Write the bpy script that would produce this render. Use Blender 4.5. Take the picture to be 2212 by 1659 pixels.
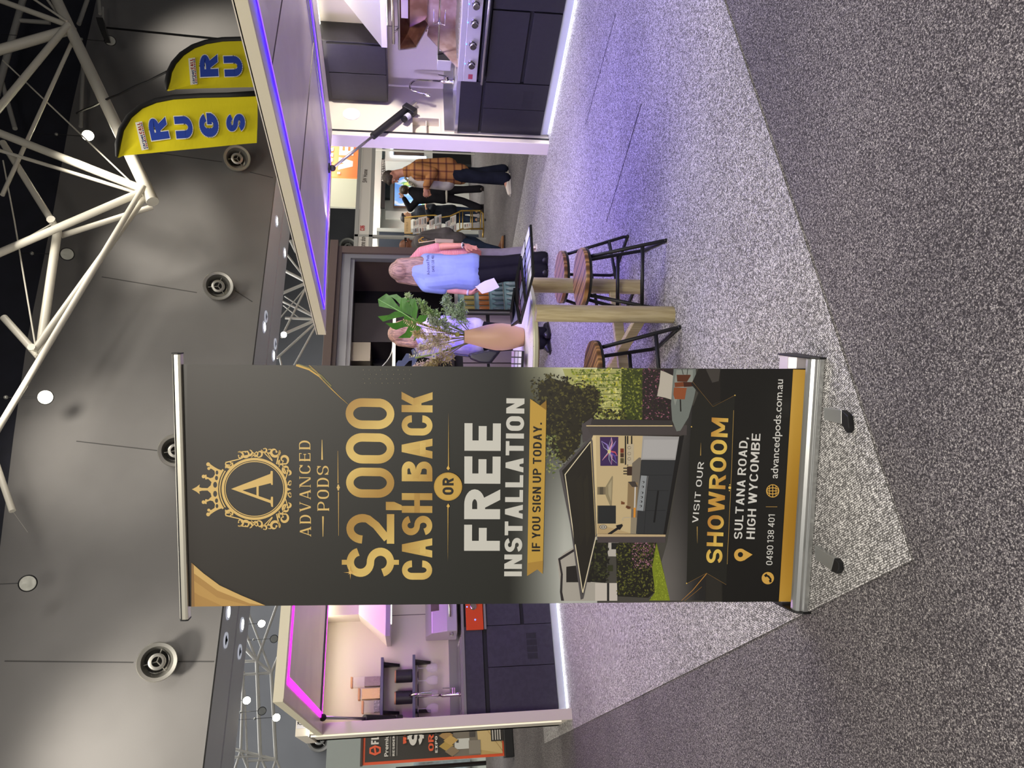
import bpy, bmesh, math, random
from math import sin, cos, pi, radians, sqrt, atan2, atan
from mathutils import Vector, Matrix, noise
from mathutils.geometry import tessellate_polygon
for o in list(bpy.data.objects): bpy.data.objects.remove(o)
SC = bpy.context.scene; COL = SC.collection
random.seed(7)
# ---------------------------------------------------------------- camera
HD = radians(29.66); PT = atan(216/1600); FL = 1600.0; EYE = Vector((0, 0, 1.38))
FW = Vector((sin(HD)*cos(PT), cos(HD)*cos(PT), -sin(PT)))
RT = Vector((cos(HD), -sin(HD), 0)); UP = RT.cross(FW)
cd = bpy.data.cameras.new('camera'); cam = bpy.data.objects.new('camera', cd); COL.objects.link(cam)
cd.sensor_fit = 'HORIZONTAL'; cd.sensor_width = 36; cd.lens = FL/2212*36; cd.clip_end = 200; cd.clip_start = .05
M = Matrix.Identity(4)                      # the photograph was taken with the phone turned on its side
for i, v in enumerate((-UP, RT, -FW)):
    for j in range(3): M[j][i] = v[j]
M.translation = EYE; cam.matrix_world = M; SC.camera = cam
SC.view_settings.view_transform = 'Standard'; SC.view_settings.look = 'None'
SC.view_settings.gamma = 1; SC.view_settings.use_curve_mapping = False
SC.view_settings.exposure = 0.0
# ---------------------------------------------------------------- world, the hall's lights and added fills
wd = bpy.data.worlds.new('hall_air'); SC.world = wd; wd.use_nodes = True
bg = wd.node_tree.nodes['Background']; bg.inputs[0].default_value = (.95, .95, 1, 1); bg.inputs[1].default_value = .19
def area(name, loc, tgt, sx, sy, col, e, spread=None):
    l = bpy.data.lights.new(name, 'AREA'); l.shape = 'RECTANGLE'; l.size = sx; l.size_y = sy; l.energy = e; l.color = col
    if spread: l.spread = radians(spread)
    o = bpy.data.objects.new(name, l); COL.objects.link(o); o.location = loc
    o.rotation_euler = (Vector(tgt)-Vector(loc)).to_track_quat('-Z', 'Y').to_euler(); return o
def spot(name, loc, tgt, ang, blend, col, e, r=.1):
    l = bpy.data.lights.new(name, 'SPOT'); l.spot_size = radians(ang); l.spot_blend = blend; l.energy = e; l.color = col; l.shadow_soft_size = r
    o = bpy.data.objects.new(name, l); COL.objects.link(o); o.location = loc
    o.rotation_euler = (Vector(tgt)-Vector(loc)).to_track_quat('-Z', 'Y').to_euler(); return o
WARM = (1, .93, .82)
area('ceiling_floodlight', (6.2, .6, 8.4), (2.4, 2.2, 0), 3.6, 3.6, (1, .96, .90), 640)
area('front_floodlight', (-2.6, -4.2, 5.2), (.9, 2.3, 1.1), 3, 3, (1, .93, .82), 500)
area('ceiling_floodlight', (9, 9.0, 8.6), (8.2, 8.2, 0), 3, 3, (1, .94, .84), 330)
area('side_fill_light', (-5.5, 5.5, 7.5), (.6, 7.3, 1), 3, 3, (1, .94, .84), 330)  # added fill, brightens the outer side of the left pod
area('ceiling_floodlight', (2.0, 9.6, 8.2), (2, 10, 0), 5, 2, (1, .94, .84), 120)
for x, tx, tz, e in ((11.2, 11.0, 6.0, 700), (6.2, 6.1, 7.0, 520), (.6, 1.0, 4.7, 1500), (17.6, 17.4, 6.3, 900)):
    spot('wall_wash_lamp', (x, 9.9, 8.1), (tx, 13, tz), 66, .95, WARM, e, .4)
area('back_hall_light', (6, 19, 8), (6, 21, 0), 16, 4, (.95, .97, 1), 1150)
area('booth_and_fill_light', (16, 13.9, 4.4), (16, 15.5, 3.2), 3.5, 1, (1, .98, .9), 80)  # added fill that lifts the tall pale partition behind the name boards
area('booth_and_fill_light', (12, 11.6, 3.2), (12.2, 12.4, 0), 3.2, 1, (1, .98, .93), 150)
# purple and magenta light of the two canopies' led strips, the warm light and an added fill inside the pods, the cool kick lights
LEDB = (.17, .13, 1); LEDM = (.62, .14, 1)
area('canopy_led_light', (3.75, 3.7, 2.08), (3.65, 3.7, 0), 3.0, .05, LEDB, 64)
area('canopy_led_light', (4.6, 5.12, 2.1), (5.6, 5.14, .6), .05, 1.7, (.6, .5, 1), 60)
area('canopy_led_light', (5.46, 3.7, 2.1), (5.5, 3.7, 0), .05, 3.0, LEDB, 24)
area('canopy_led_light', (1.7, 4.86, 2.08), (1.7, 4.8, 0), 1.9, .05, LEDM, 11)
area('canopy_led_light', (1.7, 6.75, 2.1), (1.7, 6.75, 0), 1.9, .05, LEDM, 7)
area('pod_ceiling_light', (6.15, 3.4, 2.2), (6.15, 3.4, 0), .2, 2.6, (1, .90, .74), 8)
area('end_wall_fill_light', (5.70, 2.7, 2.08), (6.1, 5.2, 1.35), .3, .1, (1, .90, .84), 34, 110)  # added fill aimed at the right pod's end wall, not a fitting
area('pod_ceiling_light', (1.7, 7.22, 2.2), (1.7, 7.25, 0), 1.9, .15, (1, .88, .70), 15)
# ---------------------------------------------------------------- pixel helpers: a point of the photo on a real plane of the room
def ray(X, Y): return FL*FW + (829.5-Y)*RT - (X-1106)*UP
def pz(X, Y, z=0.): d = ray(X, Y); return EYE + d*((z-EYE.z)/d.z)
def px(X, Y, x): d = ray(X, Y); return EYE + d*(x/d.x)
def py(X, Y, y): d = ray(X, Y); return EYE + d*(y/d.y)
def ppl(X, Y, P, n): d = ray(X, Y); return EYE + d*((P-EYE).dot(n)/d.dot(n))
# ---------------------------------------------------------------- materials
def lin(c):
    c = c/255; return c/12.92 if c <= .04045 else ((c+.055)/1.055)**2.4
def rgb(c): return (lin(c[0]), lin(c[1]), lin(c[2]), 1)
MATS = {}
def mat(name, c=(128, 128, 128), rough=.6, metal=0, emit=None, es=1, bump=0, bscale=40, c2=None, nscale=5, ncut=(.4, .6), alpha=1, trans=0, spec=None, coat=0, nstretch=None):
    if name in MATS: return MATS[name]
    m = bpy.data.materials.new(name); m.use_nodes = True; nt = m.node_tree; b = nt.nodes['Principled BSDF']
    b.inputs['Base Color'].default_value = rgb(c); b.inputs['Roughness'].default_value = rough; b.inputs['Metallic'].default_value = metal
    if spec is not None: b.inputs['Specular IOR Level'].default_value = spec
    if emit: b.inputs['Emission Color'].default_value = rgb(emit); b.inputs['Emission Strength'].default_value = es
    if trans: b.inputs['Transmission Weight'].default_value = trans; b.inputs['IOR'].default_value = 1.3
    if alpha < 1: b.inputs['Alpha'].default_value = alpha
    if coat: b.inputs['Coat Weight'].default_value = coat
    tc = nt.nodes.new('ShaderNodeTexCoord')
    vec = tc.outputs['Object']
    if nstretch:
        mp = nt.nodes.new('ShaderNodeMapping'); mp.inputs['Scale'].default_value = nstretch; nt.links.new(vec, mp.inputs[0]); vec = mp.outputs[0]
    if c2:
        n = nt.nodes.new('ShaderNodeTexNoise'); n.inputs['Scale'].default_value = nscale; n.inputs['Detail'].default_value = 3
        r = nt.nodes.new('ShaderNodeValToRGB'); r.color_ramp.elements[0].position = ncut[0]; r.color_ramp.elements[1].position = ncut[1]
        r.color_ramp.elements[0].color = rgb(c); r.color_ramp.elements[1].color = rgb(c2)
        nt.links.new(vec, n.inputs['Vector']); nt.links.new(n.outputs[0], r.inputs[0]); nt.links.new(r.outputs[0], b.inputs['Base Color'])
    if bump:
        n = nt.nodes.new('ShaderNodeTexNoise'); n.inputs['Scale'].default_value = bscale; n.inputs['Detail'].default_value = 3
        q = nt.nodes.new('ShaderNodeBump'); q.inputs['Strength'].default_value = bump; q.inputs['Distance'].default_value = .01
        nt.links.new(vec, n.inputs['Vector']); nt.links.new(n.outputs[0], q.inputs['Height']); nt.links.new(q.outputs[0], b.inputs['Normal'])
    MATS[name] = m; return m
def nodes(name, rough=.8):
    m = bpy.data.materials.new(name); m.use_nodes = True; MATS[name] = m
    b = m.node_tree.nodes['Principled BSDF']; b.inputs['Roughness'].default_value = rough
    return m, m.node_tree, b
def ramp(nt, src, stops):
    r = nt.nodes.new('ShaderNodeValToRGB'); e = r.color_ramp.elements
    while len(e) < len(stops): e.new(.5)
    for k, (p, c) in enumerate(stops): e[k].position = p; e[k].color = rgb(c)
    nt.links.new(src, r.inputs[0]); return r.outputs[0]
# ---------------------------------------------------------------- mesh builder
class MB:
    def __init__(s): s.v = []; s.f = []; s.m = []; s.c = {}
    def add(s, vs, fs, mi=0):
        n = len(s.v); s.v += [Vector(p) for p in vs]; s.f += [tuple(n+i for i in f) for f in fs]; s.m += [mi]*len(fs); return s
    def box(s, a, b, mi=0):
        x0, y0, z0 = a; x1, y1, z1 = b
        return s.add([(x0, y0, z0), (x1, y0, z0), (x1, y1, z0), (x0, y1, z0), (x0, y0, z1), (x1, y0, z1), (x1, y1, z1), (x0, y1, z1)],
                     [(0, 3, 2, 1), (4, 5, 6, 7), (0, 1, 5, 4), (1, 2, 6, 5), (2, 3, 7, 6), (3, 0, 4, 7)], mi)
    def obox(s, c, ax, ay, az, mi=0):          # centre and three half-axis vectors
        c = Vector(c); ax = Vector(ax); ay = Vector(ay); az = Vector(az)
        vs = [c+ax*i+ay*j+az*k for k in (-1, 1) for i, j in ((-1, -1), (1, -1), (1, 1), (-1, 1))]
        return s.add(vs, [(0, 3, 2, 1), (4, 5, 6, 7), (0, 1, 5, 4), (1, 2, 6, 5), (2, 3, 7, 6), (3, 0, 4, 7)], mi)
    def prism(s, poly, ext, mi=0):             # closed polygon of 3d points pushed along ext
        poly = [Vector(p) for p in poly]; ext = Vector(ext); n = len(poly)
        tr = tessellate_polygon([poly]); vs = poly+[p+ext for p in poly]
        fs = [tuple(t) for t in tr]+[tuple(i+n for i in reversed(t)) for t in tr]+[(i, (i+1) % n, (i+1) % n+n, i+n) for i in range(n)]
        return s.add(vs, fs, mi)
    def poly(s, pts, mi=0):
        pts = [Vector(p) for p in pts]; return s.add(pts, [tuple(t) for t in tessellate_polygon([pts])], mi)
    def tube(s, pts, r, n=8, mi=0, caps=True):
        pts = [Vector(p) for p in pts]; k = len(pts); rs = r if isinstance(r, (list, tuple)) else [r]*k
        base = len(s.v); up = None
        for i, p in enumerate(pts):
            t = (pts[min(i+1, k-1)]-pts[max(i-1, 0)]).normalized()
            if up is None:
                up = Vector((0, 0, 1)) if abs(t.z) < .9 else Vector((1, 0, 0))
            u = t.cross(up); u = u.normalized() if u.length > 1e-5 else t.orthogonal().normalized(); w = u.cross(t); up = w
            for j in range(n):
                a = 2*pi*j/n; s.v.append(p+(u*cos(a)+w*sin(a))*rs[i])
        for i in range(k-1):
            for j in range(n):
                s.f.append((base+i*n+j, base+i*n+(j+1) % n, base+(i+1)*n+(j+1) % n, base+(i+1)*n+j)); s.m.append(mi)
        if caps:
            s.f.append(tuple(base+j for j in reversed(range(n)))); s.m.append(mi)
            s.f.append(tuple(base+(k-1)*n+j for j in range(n))); s.m.append(mi)
        return s
    def lathe(s, prof, c=(0, 0, 0), ax=(0, 0, 1), n=24, mi=0, caps=True):   # prof: (radius, height) pairs
        ax = Vector(ax).normalized(); u = ax.orthogonal().normalized(); w = ax.cross(u); c = Vector(c); base = len(s.v)
        for r, h in prof:
            for j in range(n):
                a = 2*pi*j/n; s.v.append(c+ax*h+(u*cos(a)+w*sin(a))*max(r, 1e-5))
        for i in range(len(prof)-1):
            for j in range(n):
                s.f.append((base+i*n+j, base+i*n+(j+1) % n, base+(i+1)*n+(j+1) % n, base+(i+1)*n+j)); s.m.append(mi)
        if not caps: return s
        if prof[0][0] > 1e-4: s.f.append(tuple(base+j for j in reversed(range(n)))); s.m.append(mi)
        if prof[-1][0] > 1e-4: s.f.append(tuple(base+(len(prof)-1)*n+j for j in range(n))); s.m.append(mi)
        return s
    def ball(s, c, r, n=12, mi=0, sc=(1, 1, 1), R=None):
        c = Vector(c); base = len(s.v); h = n//2
        for i in range(h+1):
            ph = pi*i/h
            for j in range(n):
                a = 2*pi*j/n; p = Vector((r*sc[0]*sin(ph)*cos(a), r*sc[1]*sin(ph)*sin(a), r*sc[2]*cos(ph)))
                if i in (0, h): p = Vector((1e-5*cos(a), 1e-5*sin(a), r*sc[2]*cos(ph)))
                if R: p = R @ p
                s.v.append(c+p)
        for i in range(h):
            for j in range(n):
                s.f.append((base+i*n+j, base+(i+1)*n+j, base+(i+1)*n+(j+1) % n, base+i*n+(j+1) % n)); s.m.append(mi)
        return s
    def cone(s, a, b, ra, rb, n=14, mi=0):      # round-ended tapered limb
        a = Vector(a); b = Vector(b); d = (b-a); L = d.length; d = d/L if L > 1e-6 else Vector((0, 0, 1))
        pts = []; rs = []
        for i in range(5): t = pi/2*(1-i/4); pts.append(a-d*ra*sin(t)); rs.append(max(ra*cos(t), 1e-4))
        for i in range(5): t = pi/2*i/4; pts.append(b+d*rb*sin(t)); rs.append(max(rb*cos(t), 1e-4))
        base = len(s.v); u = d.orthogonal().normalized(); w = d.cross(u); k = len(pts)
        for p, r in zip(pts, rs):
            for j in range(n): t = 2*pi*j/n; s.v.append(p+(u*cos(t)+w*sin(t))*r)
        for i in range(k-1):
            for j in range(n): s.f.append((base+i*n+j, base+i*n+(j+1) % n, base+(i+1)*n+(j+1) % n, base+(i+1)*n+j)); s.m.append(mi)
        s.f.append(tuple(base+j for j in reversed(range(n)))); s.m.append(mi); s.f.append(tuple(base+(k-1)*n+j for j in range(n))); s.m.append(mi)
        return s
    def build(s, name, mats, parent=None, org=None, smooth=False, bevel=0, flat_ang=None):
        if parent is not None: org = base_of(parent)
        if org is None:
            lo = [min(v[i] for v in s.v) for i in range(3)]; hi = [max(v[i] for v in s.v) for i in range(3)]
            org = Vector(((lo[0]+hi[0])/2, (lo[1]+hi[1])/2, lo[2]))
        org = Vector(org); me = bpy.data.meshes.new(name); me.from_pydata([v-org for v in s.v], [], s.f)
        if not isinstance(mats, (list, tuple)): mats = [mats]
        for m in mats: me.materials.append(m)
        if len(mats) > 1: me.polygons.foreach_set('material_index', s.m)
        if smooth: me.shade_smooth()
        bm = bmesh.new(); bm.from_mesh(me); bmesh.ops.recalc_face_normals(bm, faces=bm.faces); bm.to_mesh(me); bm.free()
        if flat_ang: me.set_sharp_from_angle(angle=radians(flat_ang))
        o = bpy.data.objects.new(name, me); COL.objects.link(o)
        if parent is not None: o.parent = parent
        else: o.location = org
        if bevel:
            b = o.modifiers.new('edge', 'BEVEL'); b.width = bevel; b.segments = 2; b.limit_method = 'ANGLE'; b.angle_limit = radians(40)
        return o
ORG = {}
def base_of(o):
    while o.parent: o = o.parent
    return Vector(o.location)
def tag(o, label=None, cat=None, group=None, kind=None):
    if label: o['label'] = label
    if cat: o['category'] = cat
    if group: o['group'] = group
    if kind: o['kind'] = kind
    return o
def thing(name, loc, label, cat, group=None):
    o = bpy.data.objects.new(name, None); o.empty_display_size = .1; COL.objects.link(o); o.location = loc; return tag(o, label, cat, group)
def struct(mb, name, m, **k): return tag(mb.build(name, m, **k), kind='structure')
def copy_tree(o, loc=None, rz=None, label=None, group=None, scale=None):
    def rec(q, par):
        c = q.copy(); COL.objects.link(c)
        if par is not None: c.parent = par
        for ch in kids.get(q.name, ()): rec(ch, c)
        return c
    kids = {}
    for q in list(bpy.data.objects):
        if q.parent: kids.setdefault(q.parent.name, []).append(q)
    c = rec(o, None)
    if loc is not None: c.location = loc
    if rz is not None: c.rotation_euler.z = rz
    if scale is not None: c.scale = scale
    if label: c['label'] = label
    if group: c['group'] = group
    return c
# ---------------------------------------------------------------- lettering: drawn strokes turned into quads
def arc(cx, cy, rx, ry, a0, a1, n=14):
    return [(cx+rx*cos(radians(a0+(a1-a0)*i/n)), cy+ry*sin(radians(a0+(a1-a0)*i/n))) for i in range(n+1)]
def stroke(path, tv, th, closed=False, taper=None):
    n = len(path); L = []; Rr = []
    for i, p in enumerate(path):
        a = path[(i-1) % n] if (closed or i) else p; b = path[(i+1) % n] if (closed or i < n-1) else p
        tx, ty = b[0]-a[0], b[1]-a[1]; l = sqrt(tx*tx+ty*ty) or 1; tx /= l; ty /= l
        w = sqrt((th*tx)**2+(tv*ty)**2)/2
        if taper: w *= taper(i/(n-1))
        L.append((p[0]-ty*w, p[1]+tx*w)); Rr.append((p[0]+ty*w, p[1]-tx*w))
    m = n if closed else n-1
    return [[L[i], L[(i+1) % n], Rr[(i+1) % n], Rr[i]] for i in range(m)]
def glyph(ch, W, T, H, serif=0):
    """strokes of a capital or a digit in a box W wide and 1 high; T stem, H bar thickness; list of stroke = list of quads"""
    i = T/2; j = H/2; rx = W/2-i; S = []
    def R(x0, y0, x1, y1): S.append([[(x0, y0), (x1, y0), (x1, y1), (x0, y1)]])
    def D(x0, y0, x1, y1, w=T): h = w*1.04/2; S.append([[(x0-h, y0), (x0+h, y0), (x1+h, y1), (x1-h, y1)]])
    def P(p, closed=False): S.append(stroke(p, T, H, closed))
    ry = min(.5-j, rx*1.15); h = T*.52; sf = serif
    def SV(x, y, l=None, r=None):
        if sf: l = T*.5+sf if l is None else l; r = T*.5+sf if r is None else r; R(x-l, y, x+r, y+.045) if y < .5 else R(x-l, y-.045, x+r, y)
    TH = T*.45 if sf else T
    if ch == 'A':
        t2 = TH*.52; D(t2, 0, W/2-(T-TH)*.1, 1, TH); D(W-h, 0, W/2+(T*.0), 1, T); R(W*.2, .22, W*.8, .22+H)
        if sf: R(-.05, 0, .14, .045); R(W-.24, 0, W+.05, .045)
    elif ch == 'B': R(0, 0, T, 1); P([(i, 1-j)]+arc(W-i-.26*1.0*min(1, W), .77, .26*min(1, W), .23-j+.0, 90, -90)+[(i, .54)]); P([(i, .54-.0)]+arc(W-i-.27*min(1, W), .27+.0, .27*min(1, W), .27-j, 90, -90)+[(i, j)])
    elif ch in 'CG':
        e = 22 if W > .65 else 4
        top = arc(W/2, 1-j-ry, rx, ry, e, 180); bot = arc(W/2, j+ry, rx, ry, 180, 360-e)
        if e == 4: top = [(W-i, .67)]+top; bot = bot+[(W-i, .33 if ch == 'C' else .46)]
        elif ch == 'G': bot = arc(W/2, j+ry, rx, ry, 180, 355)+[(W-i, .46)]
        P(top+bot)
        if ch == 'G': R(W*.52, .46-H*.5, W, .46+H*.5)
        if sf: R(W-TH-.02, .68, W-.02, .97)
    elif ch == 'D': R(sf*.6, 0, T+sf*.6, 1); P([(i, 1-j)]+arc(W-i-min(rx, .5), .5, min(rx+.0, .5), .5-j, 90, -90, 20)+[(i, j)]); SV(T*.5+sf*.6, 0, None, T*.5); SV(T*.5+sf*.6, 1, None, T*.5)
    elif ch == 'E': R(sf*.6, 0, T+sf*.6, 1); R(0, 1-H, W, 1); R(0, .5-H/2, W*.9, .5+H/2); R(0, 0, W, H); (sf and (R(W-H, 0, W, .22), R(W-H, .78, W, 1), R(W*.9-H, .38, W*.9, .62)))
    elif ch == 'F': R(0, 0, T, 1); R(0, 1-H, W, 1); R(0, .48-H/2, W*.88, .48+H/2)
    elif ch == 'H': R(0, 0, T, 1); R(W-T, 0, W, 1); R(0, .5-H/2, W, .5+H/2)
    elif ch == 'I': R(0, 0, T, 1)
    elif ch == 'J': P([(W-i, 1)]+arc(W/2, j+ry, rx, ry, 0, -170))
    elif ch == 'K': R(0, 0, T, 1); D(T*.9, .36, W-h, 1); D(W-h, 0, W*.5, .62)
    elif ch == 'L': R(0, 0, T, 1); R(0, 0, W, H)
    elif ch == 'M': R(0, 0, T, 1); R(W-T, 0, W, 1); D(W/2, .18, h, 1); D(W/2, .18, W-h, 1)
    elif ch == 'N': R(0, 0, TH, 1); R(W-TH, 0, W, 1); D(W-h-(0 if not sf else .02), 0, h, 1); (sf and (R(-.08, 0, TH+.08, .045), R(-.1, .955, T, 1), R(W-TH-.08, .955, W+.08, 1)))
    elif ch in 'O0Q': P(arc(W/2, 1-j-ry, rx, ry, 0, 180, 18)+arc(W/2, j+ry, rx, ry, 180, 360, 18)[:-1], True)
    elif ch in 'PR':
        yb = .42 if ch == 'R' else .40; R(sf*.6, 0, T+sf*.6, 1); r2 = (1-yb)/2; rr = min(rx, r2)
        P([(i, 1-j)]+arc(W-i-rr, (1+yb)/2, rr, r2-j, 90, -90)+[(i, yb+j)])
        if ch == 'R': D(W-h, 0, W*.48, yb+H*.6)
        SV(T*.5+sf*.6, 0); SV(T*.5+sf*.6, 1, None, T*.5)
    elif ch in 'S$':
        q = (.5-j)/2; P(arc(W/2, .5+q, rx, q, 12, 270, 22)+arc(W/2, .5-q, rx, q, 90, -168, 22)[1:])
        if ch == '$': R(W/2-T*.3, .9, W/2+T*.3, 1.1); R(W/2-T*.3, -.1, W/2+T*.3, .1)
        if sf: R(W-TH-.03, .66, W-.03, .97); R(.03, .03, TH+.03, .34)
    elif ch == 'T': R(W/2-i, 0, W/2+i, 1); R(0, 1-H, W, 1)
    elif ch == 'U': P([(i, 1), (i, j+ry)]+arc(W/2, j+ry, rx, ry, 180, 360)+[(W-i, 1)])
    elif ch == 'V': D(W/2-.01, 0, h, 1); D(W/2+.01, 0, W-TH*.52, 1, TH); (sf and (R(-.06, .955, T+.08, 1), R(W-TH-.1, .955, W+.06, 1)))
    elif ch == 'W': D(W*.27, 0, h, 1); D(W*.27, 0, W/2, 1); D(W*.73, 0, W/2, 1); D(W*.73, 0, W-h, 1)
    elif ch == 'X': D(h, 0, W-h, 1); D(W-h, 0, h, 1)
    elif ch == 'Y': R(W/2-i, 0, W/2+i, .46); D(W/2, .4, h, 1); D(W/2, .4, W-h, 1)
    elif ch == 'Z': R(0, 0, W, H); R(0, 1-H, W, 1); D(h, 0, W-h, 1)
    elif ch == '1': R(W-T, 0, W, 1); S.append([[(0, .76), (W-T, .84), (W-T, 1), (0, .90)]])
    elif ch == '2': P(arc(W/2, 1-j-ry, rx, ry, 178, -8, 16)+[(W-i-.03*W, .55), (W*.62, .38), (i*1.15, j*1.9)]); R(0, 0, W, H)
    elif ch == '3': q = (.5-j)/2; P(arc(W/2, .5+q, rx, q, 165, -90, 18)); P(arc(W/2, .5-q, rx, q, 90, -165, 18))
    elif ch == '4': R(W*.62, 0, W*.62+T, 1); R(0, .22, W, .22+H); D(h, .24, W*.62+T*.4, 1)
    elif ch == '8': q = (.5-j)/2; P(arc(W/2, .5+q, rx*.93, q, 0, 360, 24)[:-1], True); P(arc(W/2, .5-q, rx, q, 0, 360, 24)[:-1], True)
    elif ch in '69':
        A = [arc(W/2, .32, rx, .32-j, 0, 360, 24)[:-1], arc(W/2, 1-j-ry, rx, ry, 20, 180)+[(i, .32)]]
        if ch == '9': A = [[(W-x, 1-y) for x, y in a] for a in A]
        P(A[0], True); P(A[1])
    elif ch == '.': R(0, 0, T, T)
    elif ch == ',': R(0, 0, T, T); S.append([[(0, 0), (T, 0), (T*.6, -T*.9), (0, -T*.9)]])
    elif ch == '|': R(0, -.1, T*.5, 1.1)
    return S
WID = {'I': 0, '1': .55, '.': 0, ',': 0, ' ': .45, 'M': 1.3, 'W': 1.45, 'L': .85, 'F': .88, 'E': .9, 'J': .8, '|': 0, 'T': .98, 'N': 1.03}
def text(s, T=.2, H=None, W=.6, gap=.1, serif=0):
    H = H or T*.88; out = []; x = 0
    for ch in s:
        w = W*WID.get(ch, 1)
        if ch in 'I.,|': w = T if ch != '|' else T*.5
        if ch != ' ':
            for st in glyph(ch, w, T, H, serif): out.append([[(x+p[0], p[1]) for p in q] for q in st])
        x += w+(gap if ch != ' ' else 0)
    return out, x-gap
class Print:
    """flat printed artwork: coloured polygons stacked in hair-thin layers on a surface"""
    def __init__(s, eps=.00004, base=.0008): s.v = []; s.f = []; s.c = []; s.e = eps; s.h = base
    def layer(s, k=1): s.h += s.e*k; return s.h
    def put(s, pts, col, N, lay=True):
        if lay: s.layer()
        pts = [Vector(p) for p in pts]; n = len(s.v); s.v += [p+N*s.h for p in pts]
        cs = col if isinstance(col[0], (tuple, list)) else [col]*len(pts)
        s.c += cs
        if len(pts) <= 4 : s.f.append(tuple(range(n, n+len(pts))))
        else: s.f += [tuple(n+i for i in t) for t in tessellate_polygon([pts])]
    def text(s, t, O, EX, EY, N, col, **k):
        st, w = text(t, **k) if isinstance(t, str) else t
        for S in st:
            s.layer()
            for q in S:
                pts = [O+EX*(p[0]/w)+EY*p[1] for p in q]
                s.put(pts, [col(p[0]/w, p[1]) for p in q] if callable(col) else col, N, False)
    def build(s, name, m, parent):
        org = base_of(parent); me = bpy.data.meshes.new(name); me.from_pydata([v-org for v in s.v], [], s.f); me.materials.append(m)
        a = me.color_attributes.new('Col', 'FLOAT_COLOR', 'POINT')
        for k, c in enumerate(s.c): a.data[k].color = rgb(c)
        o = bpy.data.objects.new(name, me); COL.objects.link(o); o.parent = parent; return o
def printmat(name, rough=.45):
    m, nt, b = nodes(name, rough); a = nt.nodes.new('ShaderNodeAttribute'); a.attribute_name = 'Col'; nt.links.new(a.outputs[0], b.inputs['Base Color']); return m
PRINT = printmat('printed_vinyl')
def fonttext(s, O, EX, EY, N, col, pr, bold=0):
    """lower-case wording set in Blender's own typeface, turned into polygons; O..O+EX is its width, EY its ascender height"""
    c = bpy.data.curves.new('t', 'FONT'); c.body = s; c.offset = bold; o = bpy.data.objects.new('t', c); COL.objects.link(o)
    me = bpy.data.meshes.new_from_object(o.evaluated_get(bpy.context.evaluated_depsgraph_get())) if False else o.to_mesh()
    xs = [v.co.x for v in me.vertices]; x0, x1 = min(xs), max(xs); pr.layer()
    for p in me.polygons:
        pts = [O+EX*((me.vertices[i].co.x-x0)/(x1-x0))+EY*(me.vertices[i].co.y/.72) for i in p.vertices]
        pr.put(pts, col, N, False)
    o.to_mesh_clear(); bpy.data.objects.remove(o); bpy.data.curves.remove(c)
# ================================================================ the hall
def carpet(name, rnd_, dw, sc, stops, rough=.95, bump=.5):
    m, nt, b = nodes(name, rough); tc = nt.nodes.new('ShaderNodeTexCoord')
    v = nt.nodes.new('ShaderNodeTexVoronoi'); v.inputs['Scale'].default_value = sc; v.inputs['Randomness'].default_value = rnd_
    n = nt.nodes.new('ShaderNodeTexNoise'); n.inputs['Scale'].default_value = sc*.55; n.inputs['Detail'].default_value = 4; n.inputs['Roughness'].default_value = .8
    n2 = nt.nodes.new('ShaderNodeTexNoise'); n2.inputs['Scale'].default_value = 1.3; n2.inputs['Detail'].default_value = 4
    nt.links.new(tc.outputs['Object'], v.inputs['Vector']); nt.links.new(tc.outputs['Object'], n.inputs['Vector']); nt.links.new(tc.outputs['Object'], n2.inputs['Vector'])
    a = nt.nodes.new('ShaderNodeMath'); a.operation = 'MULTIPLY_ADD'; a.inputs[1].default_value = .12; nt.links.new(n2.outputs[0], a.inputs[0]); nt.links.new(n.outputs[0], a.inputs[2])
    a2 = nt.nodes.new('ShaderNodeMath'); a2.operation = 'MULTIPLY_ADD'; a2.inputs[1].default_value = -dw; nt.links.new(v.outputs['Distance'], a2.inputs[0]); nt.links.new(a.outputs[0], a2.inputs[2])
    nt.links.new(ramp(nt, a2.outputs[0], stops), b.inputs['Base Color'])
    q = nt.nodes.new('ShaderNodeBump'); q.inputs['Strength'].default_value = bump; q.inputs['Distance'].default_value = .004
    nt.links.new(a2.outputs[0], q.inputs['Height']); nt.links.new(q.outputs[0], b.inputs['Normal']); b.inputs['Specular IOR Level'].default_value = .15
    return m
DARKC = carpet('charcoal_fleck_carpet', .9, .45, 240, [(.22, (56, 53, 55)), (.40, (112, 107, 108)), (.56, (196, 191, 184))])
LIGHTC = carpet('silver_loop_carpet', .35, 1.0, 150, [(-.0, (92, 90, 88)), (.20, (196, 192, 190)), (.38, (250, 247, 242))], bump=.8)
struct(MB().box((-8, -6, -.1), (26, 26, 0)), 'floor', DARKC)
cp = MB().box((.51, 1.88, .0), (6.66, 8.5, .006)).build('booth_carpet', LIGHTC)
tag(cp, 'pale grey loop-pile carpet laid over the charcoal hall floor under the stand', 'carpet')
for a, b in (((1310, 480), (1385, 225)), ((1265, 270), (1330, 30))):
    p, q = pz(*a, .007), pz(*b, .007); n = Vector((q.y-p.y, p.x-q.x, 0)).normalized()*.006; MB().add([p-n, q-n, q+n, p+n], [(0, 1, 2, 3)]).build('seam', mat('carpet_seam', (40, 36, 50), .95), cp)
WALLM = mat('grey_hall_wall', (112, 110, 108), .75, c2=(106, 104, 102), nscale=.6, bump=.08, bscale=60)
prof = [(-9, 6.6), (0, 7.55), (4.258, 8.2), (6.3, 8.49), (8.344, 8.75), (11.6, 9.0), (14.7, 9.3), (19, 9.58), (26, 9.7)]
w = MB(); w.prism([(x, 13, z) for x, z in prof]+[(26, 13, 4.505), (-9, 13, 4.505)], (0, .1, 0)); struct(w, 'wall_back', WALLM)
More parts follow.
